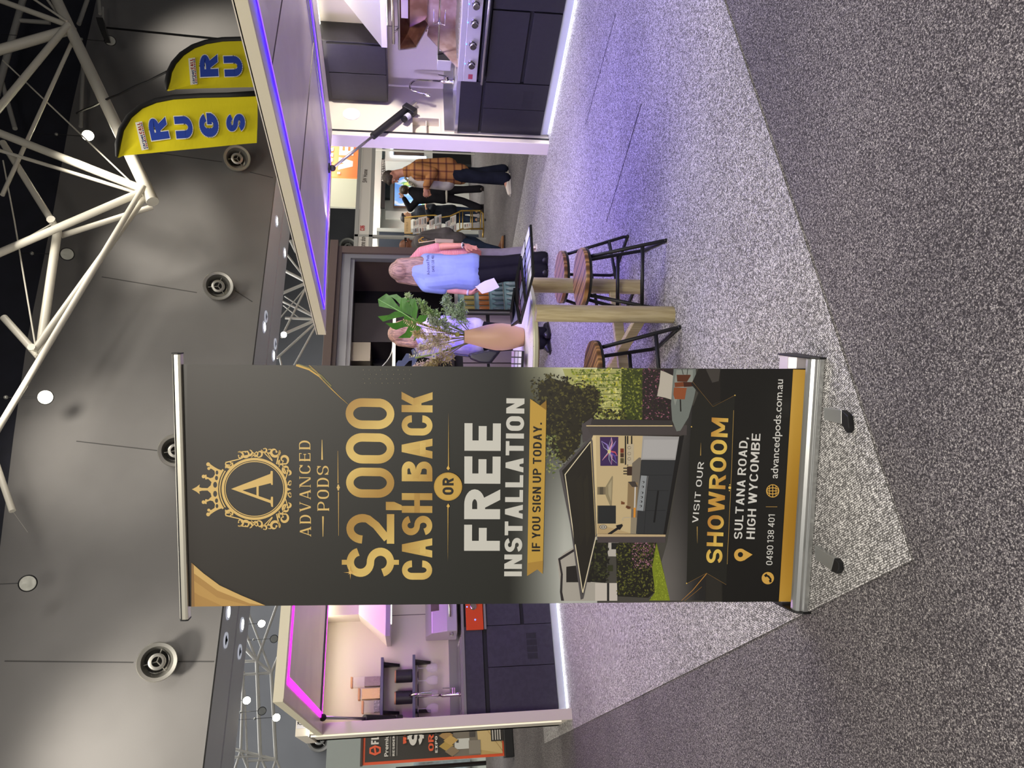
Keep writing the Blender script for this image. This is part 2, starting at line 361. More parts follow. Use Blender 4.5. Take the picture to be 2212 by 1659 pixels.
sf = MB().box((-9, 13.1, 4.505), (26, 14.16, 4.56)).box((-9, 14.26, 4.505), (26, 15.2, 4.56)).box((-9, 14.1, 4.54), (26, 14.3, 4.6)); sf.box((-9, 15.12, 4.56), (26, 15.2, 9.8))
struct(sf, 'ceiling_soffit', mat('soffit_grey', (222, 222, 230), .7))
# fine joints in the wall panels
jm = mat('panel_joint', (62, 61, 60), .8)
k = 1
for a, b in (((508, 628), (545, 652)), ((220, 598), (425, 632)), ((10, 1428), (288, 1431)), ((378, 1429), (462, 1429)), ((165, 953), (372, 977)), ((345, 331), (480, 350)), ((540, 372), (590, 384))):
    p, q = py(*a, 12.998), py(*b, 12.998); d = (q-p).normalized(); n = Vector((-d.z, 0, d.x))*.008
    mbj = MB().prism([p-n, q-n, q+n, p+n], (0, -.004, 0)); struct(mbj, f'trim_{k}', jm); k += 1
CEIL = mat('dark_ceiling', (27, 28, 40), .8, c2=(23, 24, 34), nscale=2)
c = MB(); prev = None
for (x0, z0), (x1, z1) in zip(prof[:-1], prof[1:]):
    c.add([(x0, 13.05, z0-.3), (x1, 13.05, z1-.3), (x1, 13.05, 14), (x0, 13.05, 14)], [(0, 1, 2, 3)])
c.box((-9, -7, 14), (33, 13.1, 14.1)); struct(c, 'ceiling', CEIL)
c2 = MB().box((-9, 15.2, 9.4), (30, 26, 9.5)); struct(c2, 'ceiling_hall', CEIL)
struct(MB().box((-9, 24, 0), (34, 24.1, 9.4)), 'wall_far', mat('far_wall_grey', (104, 104, 104), .8, c2=(96, 96, 97), nscale=.4))
struct(MB().box((33, -7, 0), (33.1, 24, 14)), 'wall_right', WALLM)
# ceiling seams that run with the roof sheets
sl = MB()
for a, b in (((30, 135), (128, 0)), ((100, 240), (118, 180))): pass
# ---------------------------------------------------------------- wall jet diffusers
STEEL = mat('brushed_nozzle_aluminium', (176, 174, 166), .35, .75); STEELD = mat('nozzle_inside', (70, 69, 66), .4, .6); BLK = mat('matte_black', (16, 16, 18), .5)
def nozzle(c, aim, r, label, group='jet nozzles on the grey wall'):
    c = Vector(c); t = thing('air_jet_nozzle', c, label, 'air nozzle', group); a = Vector(aim).normalized()
    MB().lathe([(r*.78, 0), (r*.86, .03), (r*.86, .10), (r*.78, .12), (r*.6, .12), (r*.6, .02)], c+Vector((0, -.02, 0)), (0, -1, 0), 36).build('wall_collar', STEEL, t, smooth=True, flat_ang=40)
    f = c+Vector((0, -.16, 0))+a*.05
    MB().lathe([(r*.6, -.12), (r*.98, .10), (r*1.02, .13), (r*.98, .15), (r*.80, .14), (r*.74, .08), (r*.62, .0), (r*.60, -.11)], f, a, 40).build('flared_ring', STEEL, t, smooth=True, flat_ang=50)
    MB().lathe([(r*.42, .06), (r*.44, .09), (r*.40, .10), (r*.27, .10), (r*.25, .05)], f, a, 32, caps=False).build('inner_ring', STEEL, t, smooth=True, flat_ang=50)
    v = MB().lathe([(r*.6, -.1), (r*.001, -.1)], f, a, 24)
    v.build('throat', STEELD, t)
    u = a.orthogonal().normalized(); wv = a.cross(u)
    for k in range(3):
        e = u*cos(k*2.094)+wv*sin(k*2.094); MB().tube([f+a*.06, f+a*.06+e*r*.66], .009, 6).build('spoke', STEEL, t)
    return t
nozzle(py(345, 1432, 13), (-.25, -1, -.35), .29, 'largest round jet nozzle on the grey wall, left of the promotional banner')
nozzle(py(474, 630, 13), (-.55, -1, -.35), .29, 'round jet nozzle on the grey wall left of the yellow flags')
nozzle(py(514, 357, 13), (-.6, -1, -.35), .29, 'round jet nozzle on the wall beside the lower edge of the fuller yellow flag')
nozzle(py(384, 982, 13), (-.4, -1, -.35), .29, 'round jet nozzle half hidden behind the top rail of the big banner')
nozzle(py(690, 1600, 24), (.1, -1, -.2), .34, 'jet nozzle low on the far wall behind the left kitchen pod', None)
nozzle(py(752, 541, 24), (-.4, -1, -.2), .36, 'jet nozzle peeking over the brown frame of the dark kitchen pod', None)
# ---------------------------------------------------------------- soffit downlights
LAMPW = mat('lamp_white', (255, 255, 255), .5, emit=(255, 253, 240), es=26); LAMPD = mat('lamp_off', (215, 215, 205), .4); RIMW = mat('white_rim', (225, 228, 235), .4, emit=(225, 230, 245), es=.35)
def downlight(X, Y, lit, label):
    p = pz(X, Y, 4.503); t = thing('downlight', p, label, 'downlight', 'downlights in the grey soffit')
    MB().lathe([(.13, 0), (.13, -.02), (.095, -.02), (.09, 0)], p, (0, 0, 1), 24).build('rim', RIMW, t, smooth=True, flat_ang=40)
    MB().lathe([(.09, -.012), (.0, -.012)] if lit else [(.03, -.03), (.0, -.03)], p, (0, 0, 1), 20).build('lens', LAMPW if lit else LAMPD, t)
    if not lit: MB().lathe([(.09, -.004), (.0, -.004)], p, (0, 0, 1), 20).build('recess', BLK, t)
SOF = [((597, 478), 1, 'lit downlight in the soffit nearest the canopy of the right pod'), ((614, 546), 1, 'lit downlight in the lower soffit strip just above the right canopy edge'),
       ((570, 706), 1, 'lit downlight in the upper soffit strip beside a ringed one, right of the banner'), ((590, 768), 1, 'lit downlight in the lower soffit strip right beside the banner edge'),
       ((492, 1322), 1, 'lit downlight in the upper soffit strip just left of the banner'), ((522, 1349), 1, 'lit downlight in the lower soffit strip left of the banner'),
       ((487, 1383), 0, 'unlit ringed downlight in the upper soffit strip left of the banner'), ((517, 1408), 0, 'unlit ringed downlight in the lower soffit strip left of the banner'),
       ((574, 684), 0, 'unlit ringed downlight in the upper soffit strip right of the banner'), ((594, 743), 0, 'unlit ringed downlight in the lower soffit strip right of the banner')]
for (a, l, t) in SOF: downlight(*a, l, t)
# ---------------------------------------------------------------- roof trusses
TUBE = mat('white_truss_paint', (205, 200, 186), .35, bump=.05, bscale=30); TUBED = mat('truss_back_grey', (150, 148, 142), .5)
def truss(name, label, Y0, nodes_, mem, grp=None, m=TUBE):
    P = {k: py(*v, Y0) for k, v in nodes_.items()}
    al = [P[q] if isinstance(q, str) else py(*q, Y0) for m_ in mem for q in m_[:2]]
    t = thing(name, (min(al, key=lambda q: q.z)), label, 'roof truss', grp)
    for k, (a, b, r, nm, dy) in enumerate(mem):
        pa = P[a] if isinstance(a, str) else py(*a, Y0); pb = P[b] if isinstance(b, str) else py(*b, Y0)
        off = Vector((0, dy, 0)); MB().tube([pa+off, pb+off], r, 12).build(nm, m, t, smooth=True, flat_ang=50)
    return t, P
n1 = dict(A=(152, 64), B=(314, 411), C=(68, 750), D=(110, 474))
t, P = truss('roof_truss', 'white tubular roof truss running over the yellow flags', 11.2, n1, [
    ((112, -22), 'A', .115, 'chord', 0), ('A', (330, 436), .115, 'chord', 0), ((-12, 4), 'A', .06, 'strut', -.1), ((-12, 111), 'A', .105, 'strut', 0), ('A', (-12, 264), .072, 'strut', -.12),
    ('A', (-6, 405), .04, 'strut', .2), ((95, -14), 'A', .03, 'strut', .1), ((36, -14), 'A', .025, 'strut', -.2), ((-6, 108), 'B', .016, 'tie_rod', .25), ((-10, 284), 'B', .075, 'strut', 0), ((-10, 312), 'B', .035, 'strut', .15), ('B', (-14, 552), .072, 'strut', 0),
    ('B', 'C', .058, 'strut', .1), ('B', (-8, 950), .05, 'strut', -.1), ('D', 'C', .075, 'strut', .3), ('C', (-10, 664), .062, 'strut', .3), ('B', 'D', .055, 'strut', .45), ('D', (-10, 282), .062, 'strut', .3),
    ((20, 460), 'C', .014, 'tie_rod', .2), ((-4, 330), (20, 460), .014, 'tie_rod', .2), ('D', (-6, 538), .012, 'tie_rod', .1)])
for nn, s_ in (('A', .2), ('B', .15), ('C', .1), ('D', .12)):
    MB().lathe([(s_*.62, -.012), (s_*.62, .012)], P[nn], (.1, 1, .1), 10).build('joint_plate', TUBE, t)
t, _ = truss('roof_truss', 'far roof truss member crossing the dark ceiling at the upper corner of the hall', 12.3, {}, [
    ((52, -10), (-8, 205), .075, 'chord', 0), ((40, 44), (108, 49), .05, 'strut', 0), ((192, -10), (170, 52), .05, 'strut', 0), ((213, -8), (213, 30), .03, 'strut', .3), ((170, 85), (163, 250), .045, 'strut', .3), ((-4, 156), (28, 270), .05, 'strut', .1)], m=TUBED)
t, _ = truss('roof_truss', 'short roof truss tube ending against the wall at the left of the hall', 12.0, {}, [((-14, 985), (27, 1104), .05, 'strut', 0), ((60, 1150), (27, 1104), .001, 'tie_rod', 0)])
# back hall trusses
L = dict(A=(554.7, 1427.7), B=(586, 1453.7), D=(520, 1622), E=(562, 1633), F=(596, 1641))
r = .030
t, _ = truss('roof_truss', 'pale lattice truss in the far hall left of the banner', 17.5, L, [(p, q, r*w_, nm, 0) for p, q, w_, nm in (
    ('A', (528, 1400), 1.2, 'strut'), ('A', (524, 1429), 1, 'strut'), ('A', (530, 1365), .9, 'strut'), ('A', (600, 1302), 1, 'strut'), ('B', (536, 1322), .8, 'strut'), ('A', 'B', 1, 'strut'), ('B', (524, 1457), 1, 'strut'), ('B', (604, 1410), 1, 'strut'),
    ('A', 'E', 1.3, 'chord'), ('B', 'F', 1.2, 'chord'), ((526, 1450), 'D', .9, 'chord'), ((528, 1490), (535, 1665), .7, 'chord'), ((504, 1618), 'D', 1, 'strut'), ('D', 'E', 1, 'strut'), ('E', 'F', 1, 'strut'), ((504, 1636), 'E', .8, 'strut'), ((535, 1644), 'F', .8, 'strut'),
    ('D', (505, 1668), .8, 'strut'), ('D', (538, 1668), .8, 'strut'), ('E', (553, 1668), .8, 'strut'), ('E', (577, 1668), .8, 'strut'), ('F', (588, 1668), .8, 'strut'), ('F', (608, 1668), .8, 'strut'))], m=TUBE)
Rr = [((616, 585), (668, 612), 1.5), ((611, 633), (668, 609), 1.5), ((672, 599), (608, 729), 1), ((690, 688), (612, 722), 1.4), ((690, 690), (616, 687), 1.2), ((690, 690), (598, 774), 1.1), ((690, 690), (630, 800), 1), ((608, 650), (690, 690), 1), ((606, 686), (668, 612), .6),
      ((620, 550), (668, 612), 1), ((615, 640), (690, 690), .6), ((628, 520), (640, 545), 1.6), ((612, 660), (650, 690), .5), ((604, 770), (610, 800), .8)]
truss('roof_truss', 'pale lattice truss in the far hall seen between the banner and the right canopy', 17.5, {}, [(a, b, r*w_, 'strut', 0) for a, b, w_ in Rr], m=TUBE)
# ---------------------------------------------------------------- hanging lamps
def pend(X, Y, y, lit, label, s=1., cord=None, aim=(-.45, -1, -.35)):
    p = py(X, Y, y); s *= 1 if y > 15 else .75; t = thing('pendant_floodlight', p, label, 'hanging lamp', 'hanging floodlights under the roof'); a = Vector(aim).normalized()
    c = Vector((p.x, p.y, p.z+.85*s)) if cord is None else py(*cord, y)
    MB().tube([c, Vector((c.x, c.y, 14 if y < 13 else 9.4))], .008*s, 6).build('cord', BLK, t)
    MB().ball(c, .05*s, 10).build('joint', mat('lamp_joint', (150, 150, 145), .4, .6), t, smooth=True)
    MB().tube([c, p-a*.06*s], .01*s, 6).build('bracket', BLK, t)
    MB().lathe([(.05*s, -.12*s), (.15*s, -.05*s), (.175*s, 0), (.16*s, .012*s), (.15*s, 0)], p, a, 24).build('housing', BLK, t, smooth=True, flat_ang=40)
    MB().lathe([(.15*s, .004), (.0, .004)], p, a, 24).build('lens', mat('floodlight_glow', (255, 255, 255), .5, emit=(255, 246, 215), es=60) if lit else LAMPD, t)
pend(190, 293, 12.2, 1, 'lit hanging floodlight shining behind the thin truss rod near the yellow flags')
pend(98, 858, 12.2, 1, 'lit hanging floodlight shining above the right end of the banner')
pend(145, 549, 12.2, 0, 'unlit hanging floodlight between the two big truss nodes')
pend(60, 1260, 12.2, 0, 'unlit hanging floodlight over the left end of the banner')
pend(238, 88, 12.2, 0, 'unlit hanging floodlight above the yellow flags beside the big chord')
pend(565, 1347, 17, 1, 'lit floodlight in the far hall closest to the banner on its left', .5)
pend(533, 1513, 17, 1, 'lit floodlight in the far hall near the left lattice truss chord', .5)
pend(597, 1550, 17, 1, 'lit floodlight in the far hall just beyond the left canopy corner', .5)
pend(592, 1380, 17, 0, 'unlit small floodlight in the far hall under the left lattice', .5)
pend(566, 1536, 17, 0, 'unlit small floodlight in the far hall between two lit ones', .5)
pend(613, 723, 17, 1, 'lit floodlight in the far hall on the lattice right of the banner', .5)
# loudspeaker under the roof and the black cables to the flags
sp = py(223, 55, 12.0); t = thing('loudspeaker', sp, 'dark curved loudspeaker hanging by the roof truss above the yellow flags', 'loudspeaker')
MB().prism([py(207, 37, 11.9), py(222, 38, 11.9), py(229, 68, 11.9), py(219, 68, 11.9), py(211, 52, 11.9)], (0, .3, 0)).build('cabinet', mat('speaker_dark', (34, 33, 33), .6), t)
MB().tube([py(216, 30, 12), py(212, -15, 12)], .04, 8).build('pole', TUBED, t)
for a, b, lb in (((231, 60), (490, 86), 'black cable stretched from the loudspeaker to the far yellow flag'), ((166, 245), (362, 155), 'black cable running from a truss tube to the clipped yellow flag')):
    p, q = py(*a, 11.9), py(*b, 9.7); pts = [p.lerp(q, i/10)+Vector((0, 0, .02*sin(i*2.1))) for i in range(11)]
    tag(MB().tube(pts, .022, 6).build('cable', BLK), lb, 'cable')
# ---------------------------------------------------------------- feather flags
YEL = mat('yellow_flag_cloth', (222, 206, 22), .6, bump=.35, bscale=5, nstretch=(1, 1, 3)); FRAME = mat('flag_sleeve', (18, 17, 17), .7)
FPR = printmat('flag_ink', .6)
def flag(y, sleeve, edge, letters, label, pole, logo):
    """sleeve: pixels of the curved pole side from the tip down; edge: pixels of the free side, in the plane of depth y"""
    S = [py(*a, y) for a in sleeve]; E_ = [py(*a, y) for a in edge]; base = py(*pole, y); base = Vector((base.x, y, 0.0))
    t = thing('feather_flag', base, label, 'flag', 'yellow feather flags against the hall wall')
    n = 24
    def samp(L, t_):
        k = min(int(t_*(len(L)-1)), len(L)-2); return L[k].lerp(L[k+1], t_*(len(L)-1)-k)
    vs = []; fs = []; m = 12
    for i in range(n+1):
        a = samp(S, i/n); b = samp(E_, i/n)
        for j in range(m+1):
            u = j/m; p = a.lerp(b, u); p.y += (.05*sin(i*.9+j*.8) + .03*sin(j*2.2+i*.4))*u*(1-u)*.9 + .03*u*(1-u)*4; vs.append(p)
    for i in range(n):
        for j in range(m): q = i*(m+1)+j; fs.append((q, q+1, q+m+2, q+m+1))
    MB().add(vs, fs).build('sail', YEL, t, smooth=True)
    MB().tube([S[0]+(E_[0]-S[0])*1.0]+S if False else S, [.02]+[.05]*(len(S)-2)+[.06], 8).build('sleeve', FRAME, t, smooth=True)
    bot = S[-1]; MB().tube([Vector((bot.x, y, bot.z)), Vector((base.x+.02, y, 1.5)), base], .03, 8).build('pole', FRAME, t)
    pr = Print(.0003, .004); N = Vector((0, -1, 0))
    for ch, (bl, br, tl), k in letters:
        O, X1, Y1 = py(*bl, y), py(*br, y), py(*tl, y)
        g = text(ch, T=.30, H=.25, W=.88)
        cx = O+(X1-O)*.5+(Y1-O)*.5
        for S_ in g[0]:                                        # white outline under the blue letter
            pr.layer()
            for q in S_:
                c0 = Vector((sum(a[0] for a in q)/4, sum(a[1] for a in q)/4))
                mx = max(abs(a[0]-c0.x) for a in q)+1e-6; my = max(abs(a[1]-c0.y) for a in q)+1e-6
                pts = [(c0.x+(a[0]-c0.x)*(1+.035/mx), c0.y+(a[1]-c0.y)*(1+.035/my)) for a in q]
                pr.put([O+(X1-O)*(a[0]/g[1])+(Y1-O)*a[1] for a in pts], (235, 233, 215), N, False)
        pr.text(g, O, X1-O, Y1-O, N, (38, 66, 160))
    (b0, b1, b2) = logo
    O, X1, Y1 = py(*b0, y), py(*b1, y), py(*b2, y); ex, ey = X1-O, Y1-O
    pr.put([O-ex*.03-ey*.7, O+ex*1.03-ey*.7, X1+ey*1.25+ex*.03, O+ey*1.25-ex*.03], (226, 222, 205), N)
    pr.layer(4); fonttext('carpet', O, ex*.55, ey*.85, N, (30, 48, 110), pr, .02); pr.text('CALL', O+ex*.57, ex*.42, ey*.8, N, (150, 40, 45), T=.22, W=.55, gap=.12)
    for k in range(14): a = O+ex*(k/14)-ey*.55; pr.put([a, a+ex*.05, a+ex*.05+ey*.35, a+ey*.35], (150, 45, 50) if k % 3 else (60, 60, 110), N, False)
    pr.build('printed_lettering', FPR, t); return t
CF = lambda x, y: (240+x/5.185, 60+y/5.185)
flag(9.6, [CF(62, 1440), CF(75, 1300), CF(110, 1150), CF(200, 1000), CF(330, 890), CF(500, 820), CF(700, 782), CF(1000, 765), CF(1300, 758), CF(1640, 742)],
     [CF(85, 1440), CF(200, 1428), CF(400, 1408), CF(600, 1388), CF(800, 1368), CF(1000, 1350), CF(1200, 1330), CF(1350, 1315), CF(1500, 1300), CF(1632, 1290)],
     [('R', (CF(660, 1240), CF(605, 1000), CF(455, 1268)), 0), ('U', (CF(930, 1235), CF(895, 990), CF(735, 1245)), 0), ('G', (CF(1215, 1225), CF(1190, 960), CF(1000, 1225)), 0), ('S', (CF(1500, 1165), CF(1500, 970), CF(1290, 1165)), 0)],
     'yellow feather flag reading RUGS in full, the one with its square foot in view', (556, 203), (CF(392, 1360), CF(322, 1065), CF(352, 1368)))
flag(9.6, [CF(618, 690), CF(630, 600), CF(650, 500), CF(700, 400), CF(790, 300), CF(920, 215), CF(1060, 165), CF(1250, 135), CF(1500, 128), CF(1850, 118), CF(2350, 110)],
     [CF(632, 694), CF(800, 688), CF(1000, 680), CF(1150, 676), CF(1300, 672), CF(1450, 668), CF(1620, 665), CF(1800, 660), CF(2000, 655), CF(2180, 650), CF(2350, 640)],
     [('R', (CF(1205, 545), CF(1190, 300), CF(1000, 555)), 0), ('U', (CF(1480, 545), CF(1460, 318), CF(1275, 550)), 0), ('G', (CF(1790, 540), CF(1790, 330), CF(1565, 540)), 0), ('S', (CF(2060, 520), CF(2060, 340), CF(1860, 520)), 0)],
     'yellow feather flag whose lower letters are cut off by the canopy edge', (690, 82), (CF(940, 630), CF(915, 350), CF(900, 635)))
# ================================================================ outdoor kitchen pods
CREAM = mat('cream_cladding', (222, 214, 198), .5, bump=.03, bscale=200); FLAPU = mat('canopy_lining', (236, 226, 214), .32, c2=(228, 218, 208), nscale=3)
EDGE = mat('canopy_edge', (226, 218, 190), .5); GASK = mat('rubber_gasket', (22, 22, 26), .6); LINE = mat('panel_gap', (120, 112, 108), .7)
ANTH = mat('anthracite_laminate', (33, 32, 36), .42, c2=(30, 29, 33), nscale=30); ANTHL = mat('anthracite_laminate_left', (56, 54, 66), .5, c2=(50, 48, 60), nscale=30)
STL = mat('stainless_steel', (190, 188, 186), .28, .9, bump=.03, bscale=300); STLB = mat('mirror_steel', (200, 196, 194), .12, 1.0); STLM = mat('satin_steel_panel', (196, 194, 192), .42, .65)
LEDBM = mat('blue_led', (90, 60, 255), .5, emit=(70, 26, 255), es=1.5); LEDPM = mat('blue_led_core', (150, 100, 255), .5, emit=(150, 96, 255), es=1.5)
LEDMM = mat('magenta_led', (255, 60, 255), .5, emit=(255, 50, 250), es=1.6); LEDW = mat('white_led', (255, 255, 255), .5, emit=(255, 252, 240), es=5); KICK = mat('kick_led', (240, 250, 255), .5, emit=(235, 246, 255), es=1.6)
BLUED = mat('blue_indicator', (60, 90, 255), .5, emit=(50, 90, 255), es=9); CHAR = mat('niche_grey', (150, 146, 150), .6)
def part(mb, name, m, parent, **k): return mb.build(name, m, parent=parent, **k)
# ---- right pod: its front faces -x; it runs along y from 1.95 to 5.345, back wall at x 6.5
pr_ = thing('kitchen_pod', (6.0, 3.65, 0), 'cream outdoor kitchen pod on the right with its blue-lit canopy raised', 'outdoor kitchen')
niche_hole = [(5.775, 1.10), (6.03, 1.38)]
w = MB()   # left end wall with the niche cut out
y0, y1 = 5.205, 5.34
xs = [5.80, 5.80, niche_hole[0][0]+.03, niche_hole[1][0]+.02, 6.5]
w.box((5.80, y0, 1.385), (6.6, y1, 2.26)).box((5.80, y0, 0), (6.6, y1, 1.105)).box((6.05, y0, 1.105), (6.6, y1, 1.385)).box((5.80, y0+.1, 1.105), (6.05, y1, 1.385))
part(w, 'end_wall', CREAM, pr_)
f = MB(); fx0, fx1 = 5.80, 6.05
for a, b in (((fx0-.005, y0-.006, 1.095), (fx1+.01, y0, 1.112)), ((fx0-.005, y0-.006, 1.375), (fx1+.01, y0, 1.392)), ((fx0-.005, y0-.006, 1.112), (fx0+.012, y0, 1.375)), ((fx1-.008, y0-.006, 1.112), (fx1+.01, y0, 1.375))): f.box(a, b)
part(f, 'recess_frame', CREAM, pr_); part(MB().box((fx0, y0+.03, 1.235), (fx1, y0+.1, 1.243)), 'recess_shelf', CREAM, pr_)
part(MB().box((5.745, 5.195, 0), (5.80, 5.345, 2.19)), 'front_post', CREAM, pr_, bevel=.004); part(MB().box((5.798, 5.185, .0), (5.812, 5.2, 2.2)), 'gasket', GASK, pr_)
part(MB().box((6.5, 1.95, 0), (6.6, 5.205, 2.26)), 'back_wall', CREAM, pr_); part(MB().box((5.75, 1.95, 2.26), (6.6, 5.345, 2.32)), 'roof_panel', CREAM, pr_)
part(MB().box((5.75, 1.85, 0), (6.6, 1.95, 2.32)), 'end_wall', CREAM, pr_)
part(MB().box((6.497, 4.52, 1.0), (6.5, 4.526, 2.26)), 'wall_joint', LINE, pr_)
part(MB().lathe([(.086, 0), (.086, .006), (.08, .009), (.0, .009)], (6.055, 5.205, 1.975), (0, -1, 0), 40), 'speaker_cover', mat('white_disc', (232, 226, 226), .5), pr_, smooth=True, flat_ang=40)
# canopy: hinge along x 5.53, tip at x 3.56, rising slightly towards the far end of the frame
def fz(y): return 2.105+(5.3-y)*.0284
def slab(x0, x1, ya, yb, z0, z1, m, name, par=pr_, **k):
    b = MB(); vs = []
    for x, zz in ((x0, lambda y: fz(y)), (x1, lambda y: 2.155)):
        for y in (ya, yb):
            vs += [(x, y, zz(y)+z0), (x, y, zz(y)+z1)]
    b.add(vs, [(0, 2, 3, 1), (4, 5, 7, 6), (0, 1, 5, 4), (2, 6, 7, 3), (0, 4, 6, 2), (1, 3, 7, 5)]); return part(b, name, m, par, **k)
def pt(x, y, dz=0): t = (x-3.56)/(5.53-3.56); return Vector((x, y, fz(y)*(1-t)+2.155*t+dz))
slab(3.56, 5.53, 1.95, 5.34, .004, .06, FLAPU, 'canopy_lining')
part(MB().prism([pt(3.53, 1.93, -.004), pt(3.56, 1.93, -.004), pt(3.56, 5.36, -.004), pt(3.53, 5.36, -.004)], (0, 0, .072)), 'canopy_edge', EDGE, pr_)
part(MB().prism([pt(3.56, 5.34), pt(5.53, 5.34), pt(5.53, 5.36), pt(3.56, 5.36)], (0, 0, .066)), 'canopy_side', EDGE, pr_)
slab(3.53, 5.6, 1.95, 5.36, .062, .075, CREAM, 'canopy_top')
def strip(a, b, w, m, name, par=pr_, dz=-.004):
    a = Vector(a); b = Vector(b); d = (b-a).normalized(); n = d.cross(Vector((0, 0, 1))).normalized()*w/2
    return part(MB().prism([a-n+Vector((0, 0, dz)), a+n+Vector((0, 0, dz)), b+n+Vector((0, 0, dz)), b-n+Vector((0, 0, dz))], (0, 0, .006)), name, m, par)
for xx, ya, yb in ((3.72, 1.96, 5.22), (5.44, 1.96, 5.22)):
    strip(pt(xx, ya), pt(xx, yb), .036, LEDBM, 'led_strip'); strip(pt(xx, ya), pt(xx, yb), .010, LEDPM, 'led_strip', dz=-.007)
strip(pt(3.7, 5.22), pt(5.46, 5.22), .03, LEDBM, 'led_strip'); strip(pt(3.7, 5.22), pt(5.46, 5.22), .01, LEDPM, 'led_strip', dz=-.007)
strip(pt(5.36, 1.96), pt(5.36, 5.2), .035, mat('aluminium_channel', (150, 150, 160), .4, .5), 'led_channel')
for a, b in (((618, 0), (560, 400)), ((677, 110), (648, 430))):
    p = px(*a, 4.6) if False else None
for xa, ya, xb, yb in ((3.72, 2.895, 5.4, 2.895), (3.72, 3.9, 5.4, 3.9)): strip(pt(xa, ya), pt(xb, yb), .005, LINE, 'lining_joint')
strip((5.50, 1.96, 2.15), (5.50, 5.2, 2.15), .05, STL, 'hinge')
part(MB().box((5.53, 1.96, 2.15), (5.8, 5.2, 2.17)), 'ceiling_lip', FLAPU, pr_); strip((6.46, 1.96, 2.235), (6.46, 5.2, 2.235), .02, LEDW, 'ceiling_led')
part(MB().box((5.8, 1.96, 2.25), (6.5, 5.2, 2.262)), 'inner_ceiling', FLAPU, pr_)
# lift strut
def strut(parent, B, E_, side, motor=True):
    B = Vector(B); E_ = Vector(E_); d = (E_-B).normalized(); m1 = B+d*.14; m2 = B+d*.62*(E_-B).length*.86; s = Vector(side)
    a = part(MB().tube([m1, m2], .034, 16), 'lift_strut', BLK, parent, smooth=True, flat_ang=50)
    n = d.cross(s).normalized()
    part(MB().obox(B+d*.12+n*.028, d*.035, n*.07, s*.036), 'gear_case', BLK, a, bevel=.006)
    if motor:
        part(MB().tube([B+d*.14+n*.072, B+d*.28+n*.072], .03, 16), 'motor', BLK, a, smooth=True, flat_ang=50); part(MB().tube([B+d*.19+n*.072, B+d*.245+n*.072], .031, 16), 'rating_label', mat('label_grey', (190, 190, 195), .6), a, smooth=True, flat_ang=50)
    part(MB().tube([m2, E_], .013, 12), 'piston_rod', STL, a, smooth=True); part(MB().obox(B+d*.04, d*.05, n*.018, s*.02), 'bracket', STL, a, bevel=.004)
    part(MB().ball(E_, .03, 12).obox(E_+Vector((0, 0, .03)), (.04, 0, 0), (0, .025, 0), (0, 0, .008)), 'end_joint', BLK, a, smooth=True)
strut(pr_, (6.19, 5.14, 1.35), (5.22, 5.12, 2.11), (0, 1, 0))
# cabinets of the right pod
def cab_front(parent, rects, m, axis, at, th=.02):
    for (a0, a1, z0, z1, nm) in rects:
        mb = MB(); g = .0025
        if axis == 'x': mb.box((at, a0+g, z0+g), (at+th, a1-g, z1-g))
        else: mb.box((a0+g, at, z0+g), (a1-g, at+th, z1-g))
        part(mb, nm, m, parent, bevel=.0015)
def vent(parent, axis, at, a0, a1, z0, z1, n, rows=4):
    for k in range(rows):
        for j in range(n):
            aa = a0+(a1-a0)*(k+.08)/rows; ab = a0+(a1-a0)*(k+.92)/rows; z = z0+(z1-z0)*j/n
            mb = MB(); (mb.box((at-.0012, aa, z), (at+.001, ab, z+.006)) if axis == 'x' else mb.box((aa, at-.0012, z), (ab, at+.001, z+.006))); part(mb, 'vent_slot', GASK, parent)
cr = thing('base_cabinet', (6.2, 4.89, 0), 'dark base cabinet under the sink of the right pod, with vent slots', 'cabinet')
part(MB().box((5.875, 4.585, .09), (6.5, 5.19, .93)), 'body', GASK, cr)
cab_front(cr, [(4.585, 5.185, .725, .93, 'drawer_front'), (4.585, 4.80+.08, .09, .70, 'door'), (4.88, 5.185, .09, .70, 'door')], ANTH, 'x', 5.85)
vent(cr, 'x', 5.85, 4.66, 4.86, .235, .335, 8)
cb = thing('base_cabinet', (6.2, 3.5, 0), 'wide dark drawer cabinet under the open barbecue of the right pod', 'cabinet')
part(MB().box((5.875, 2.0, .09), (6.5, 4.58, .79)), 'body', GASK, cb)
cab_front(cb, [(3.86, 4.58, .375, .70, 'drawer_front'), (3.86, 4.58, .09, .345, 'drawer_front'), (2.9, 3.85, .09, .70, 'door'), (2.0, 2.89, .09, .70, 'door')], ANTH, 'x', 5.85)
part(MB().box((5.87, 1.96, .0), (5.95, 5.19, .088)), 'kick_board', mat('kick_board', (186, 190, 196), .4), pr_)
strip((5.872, 1.96, .012), (5.872, 5.18, .012), .012, KICK, 'kick_light')
area('kick_light', (5.85, 3.6, .05), (5.0, 3.6, -.35), 3.1, .03, (.9, .95, 1), 5)
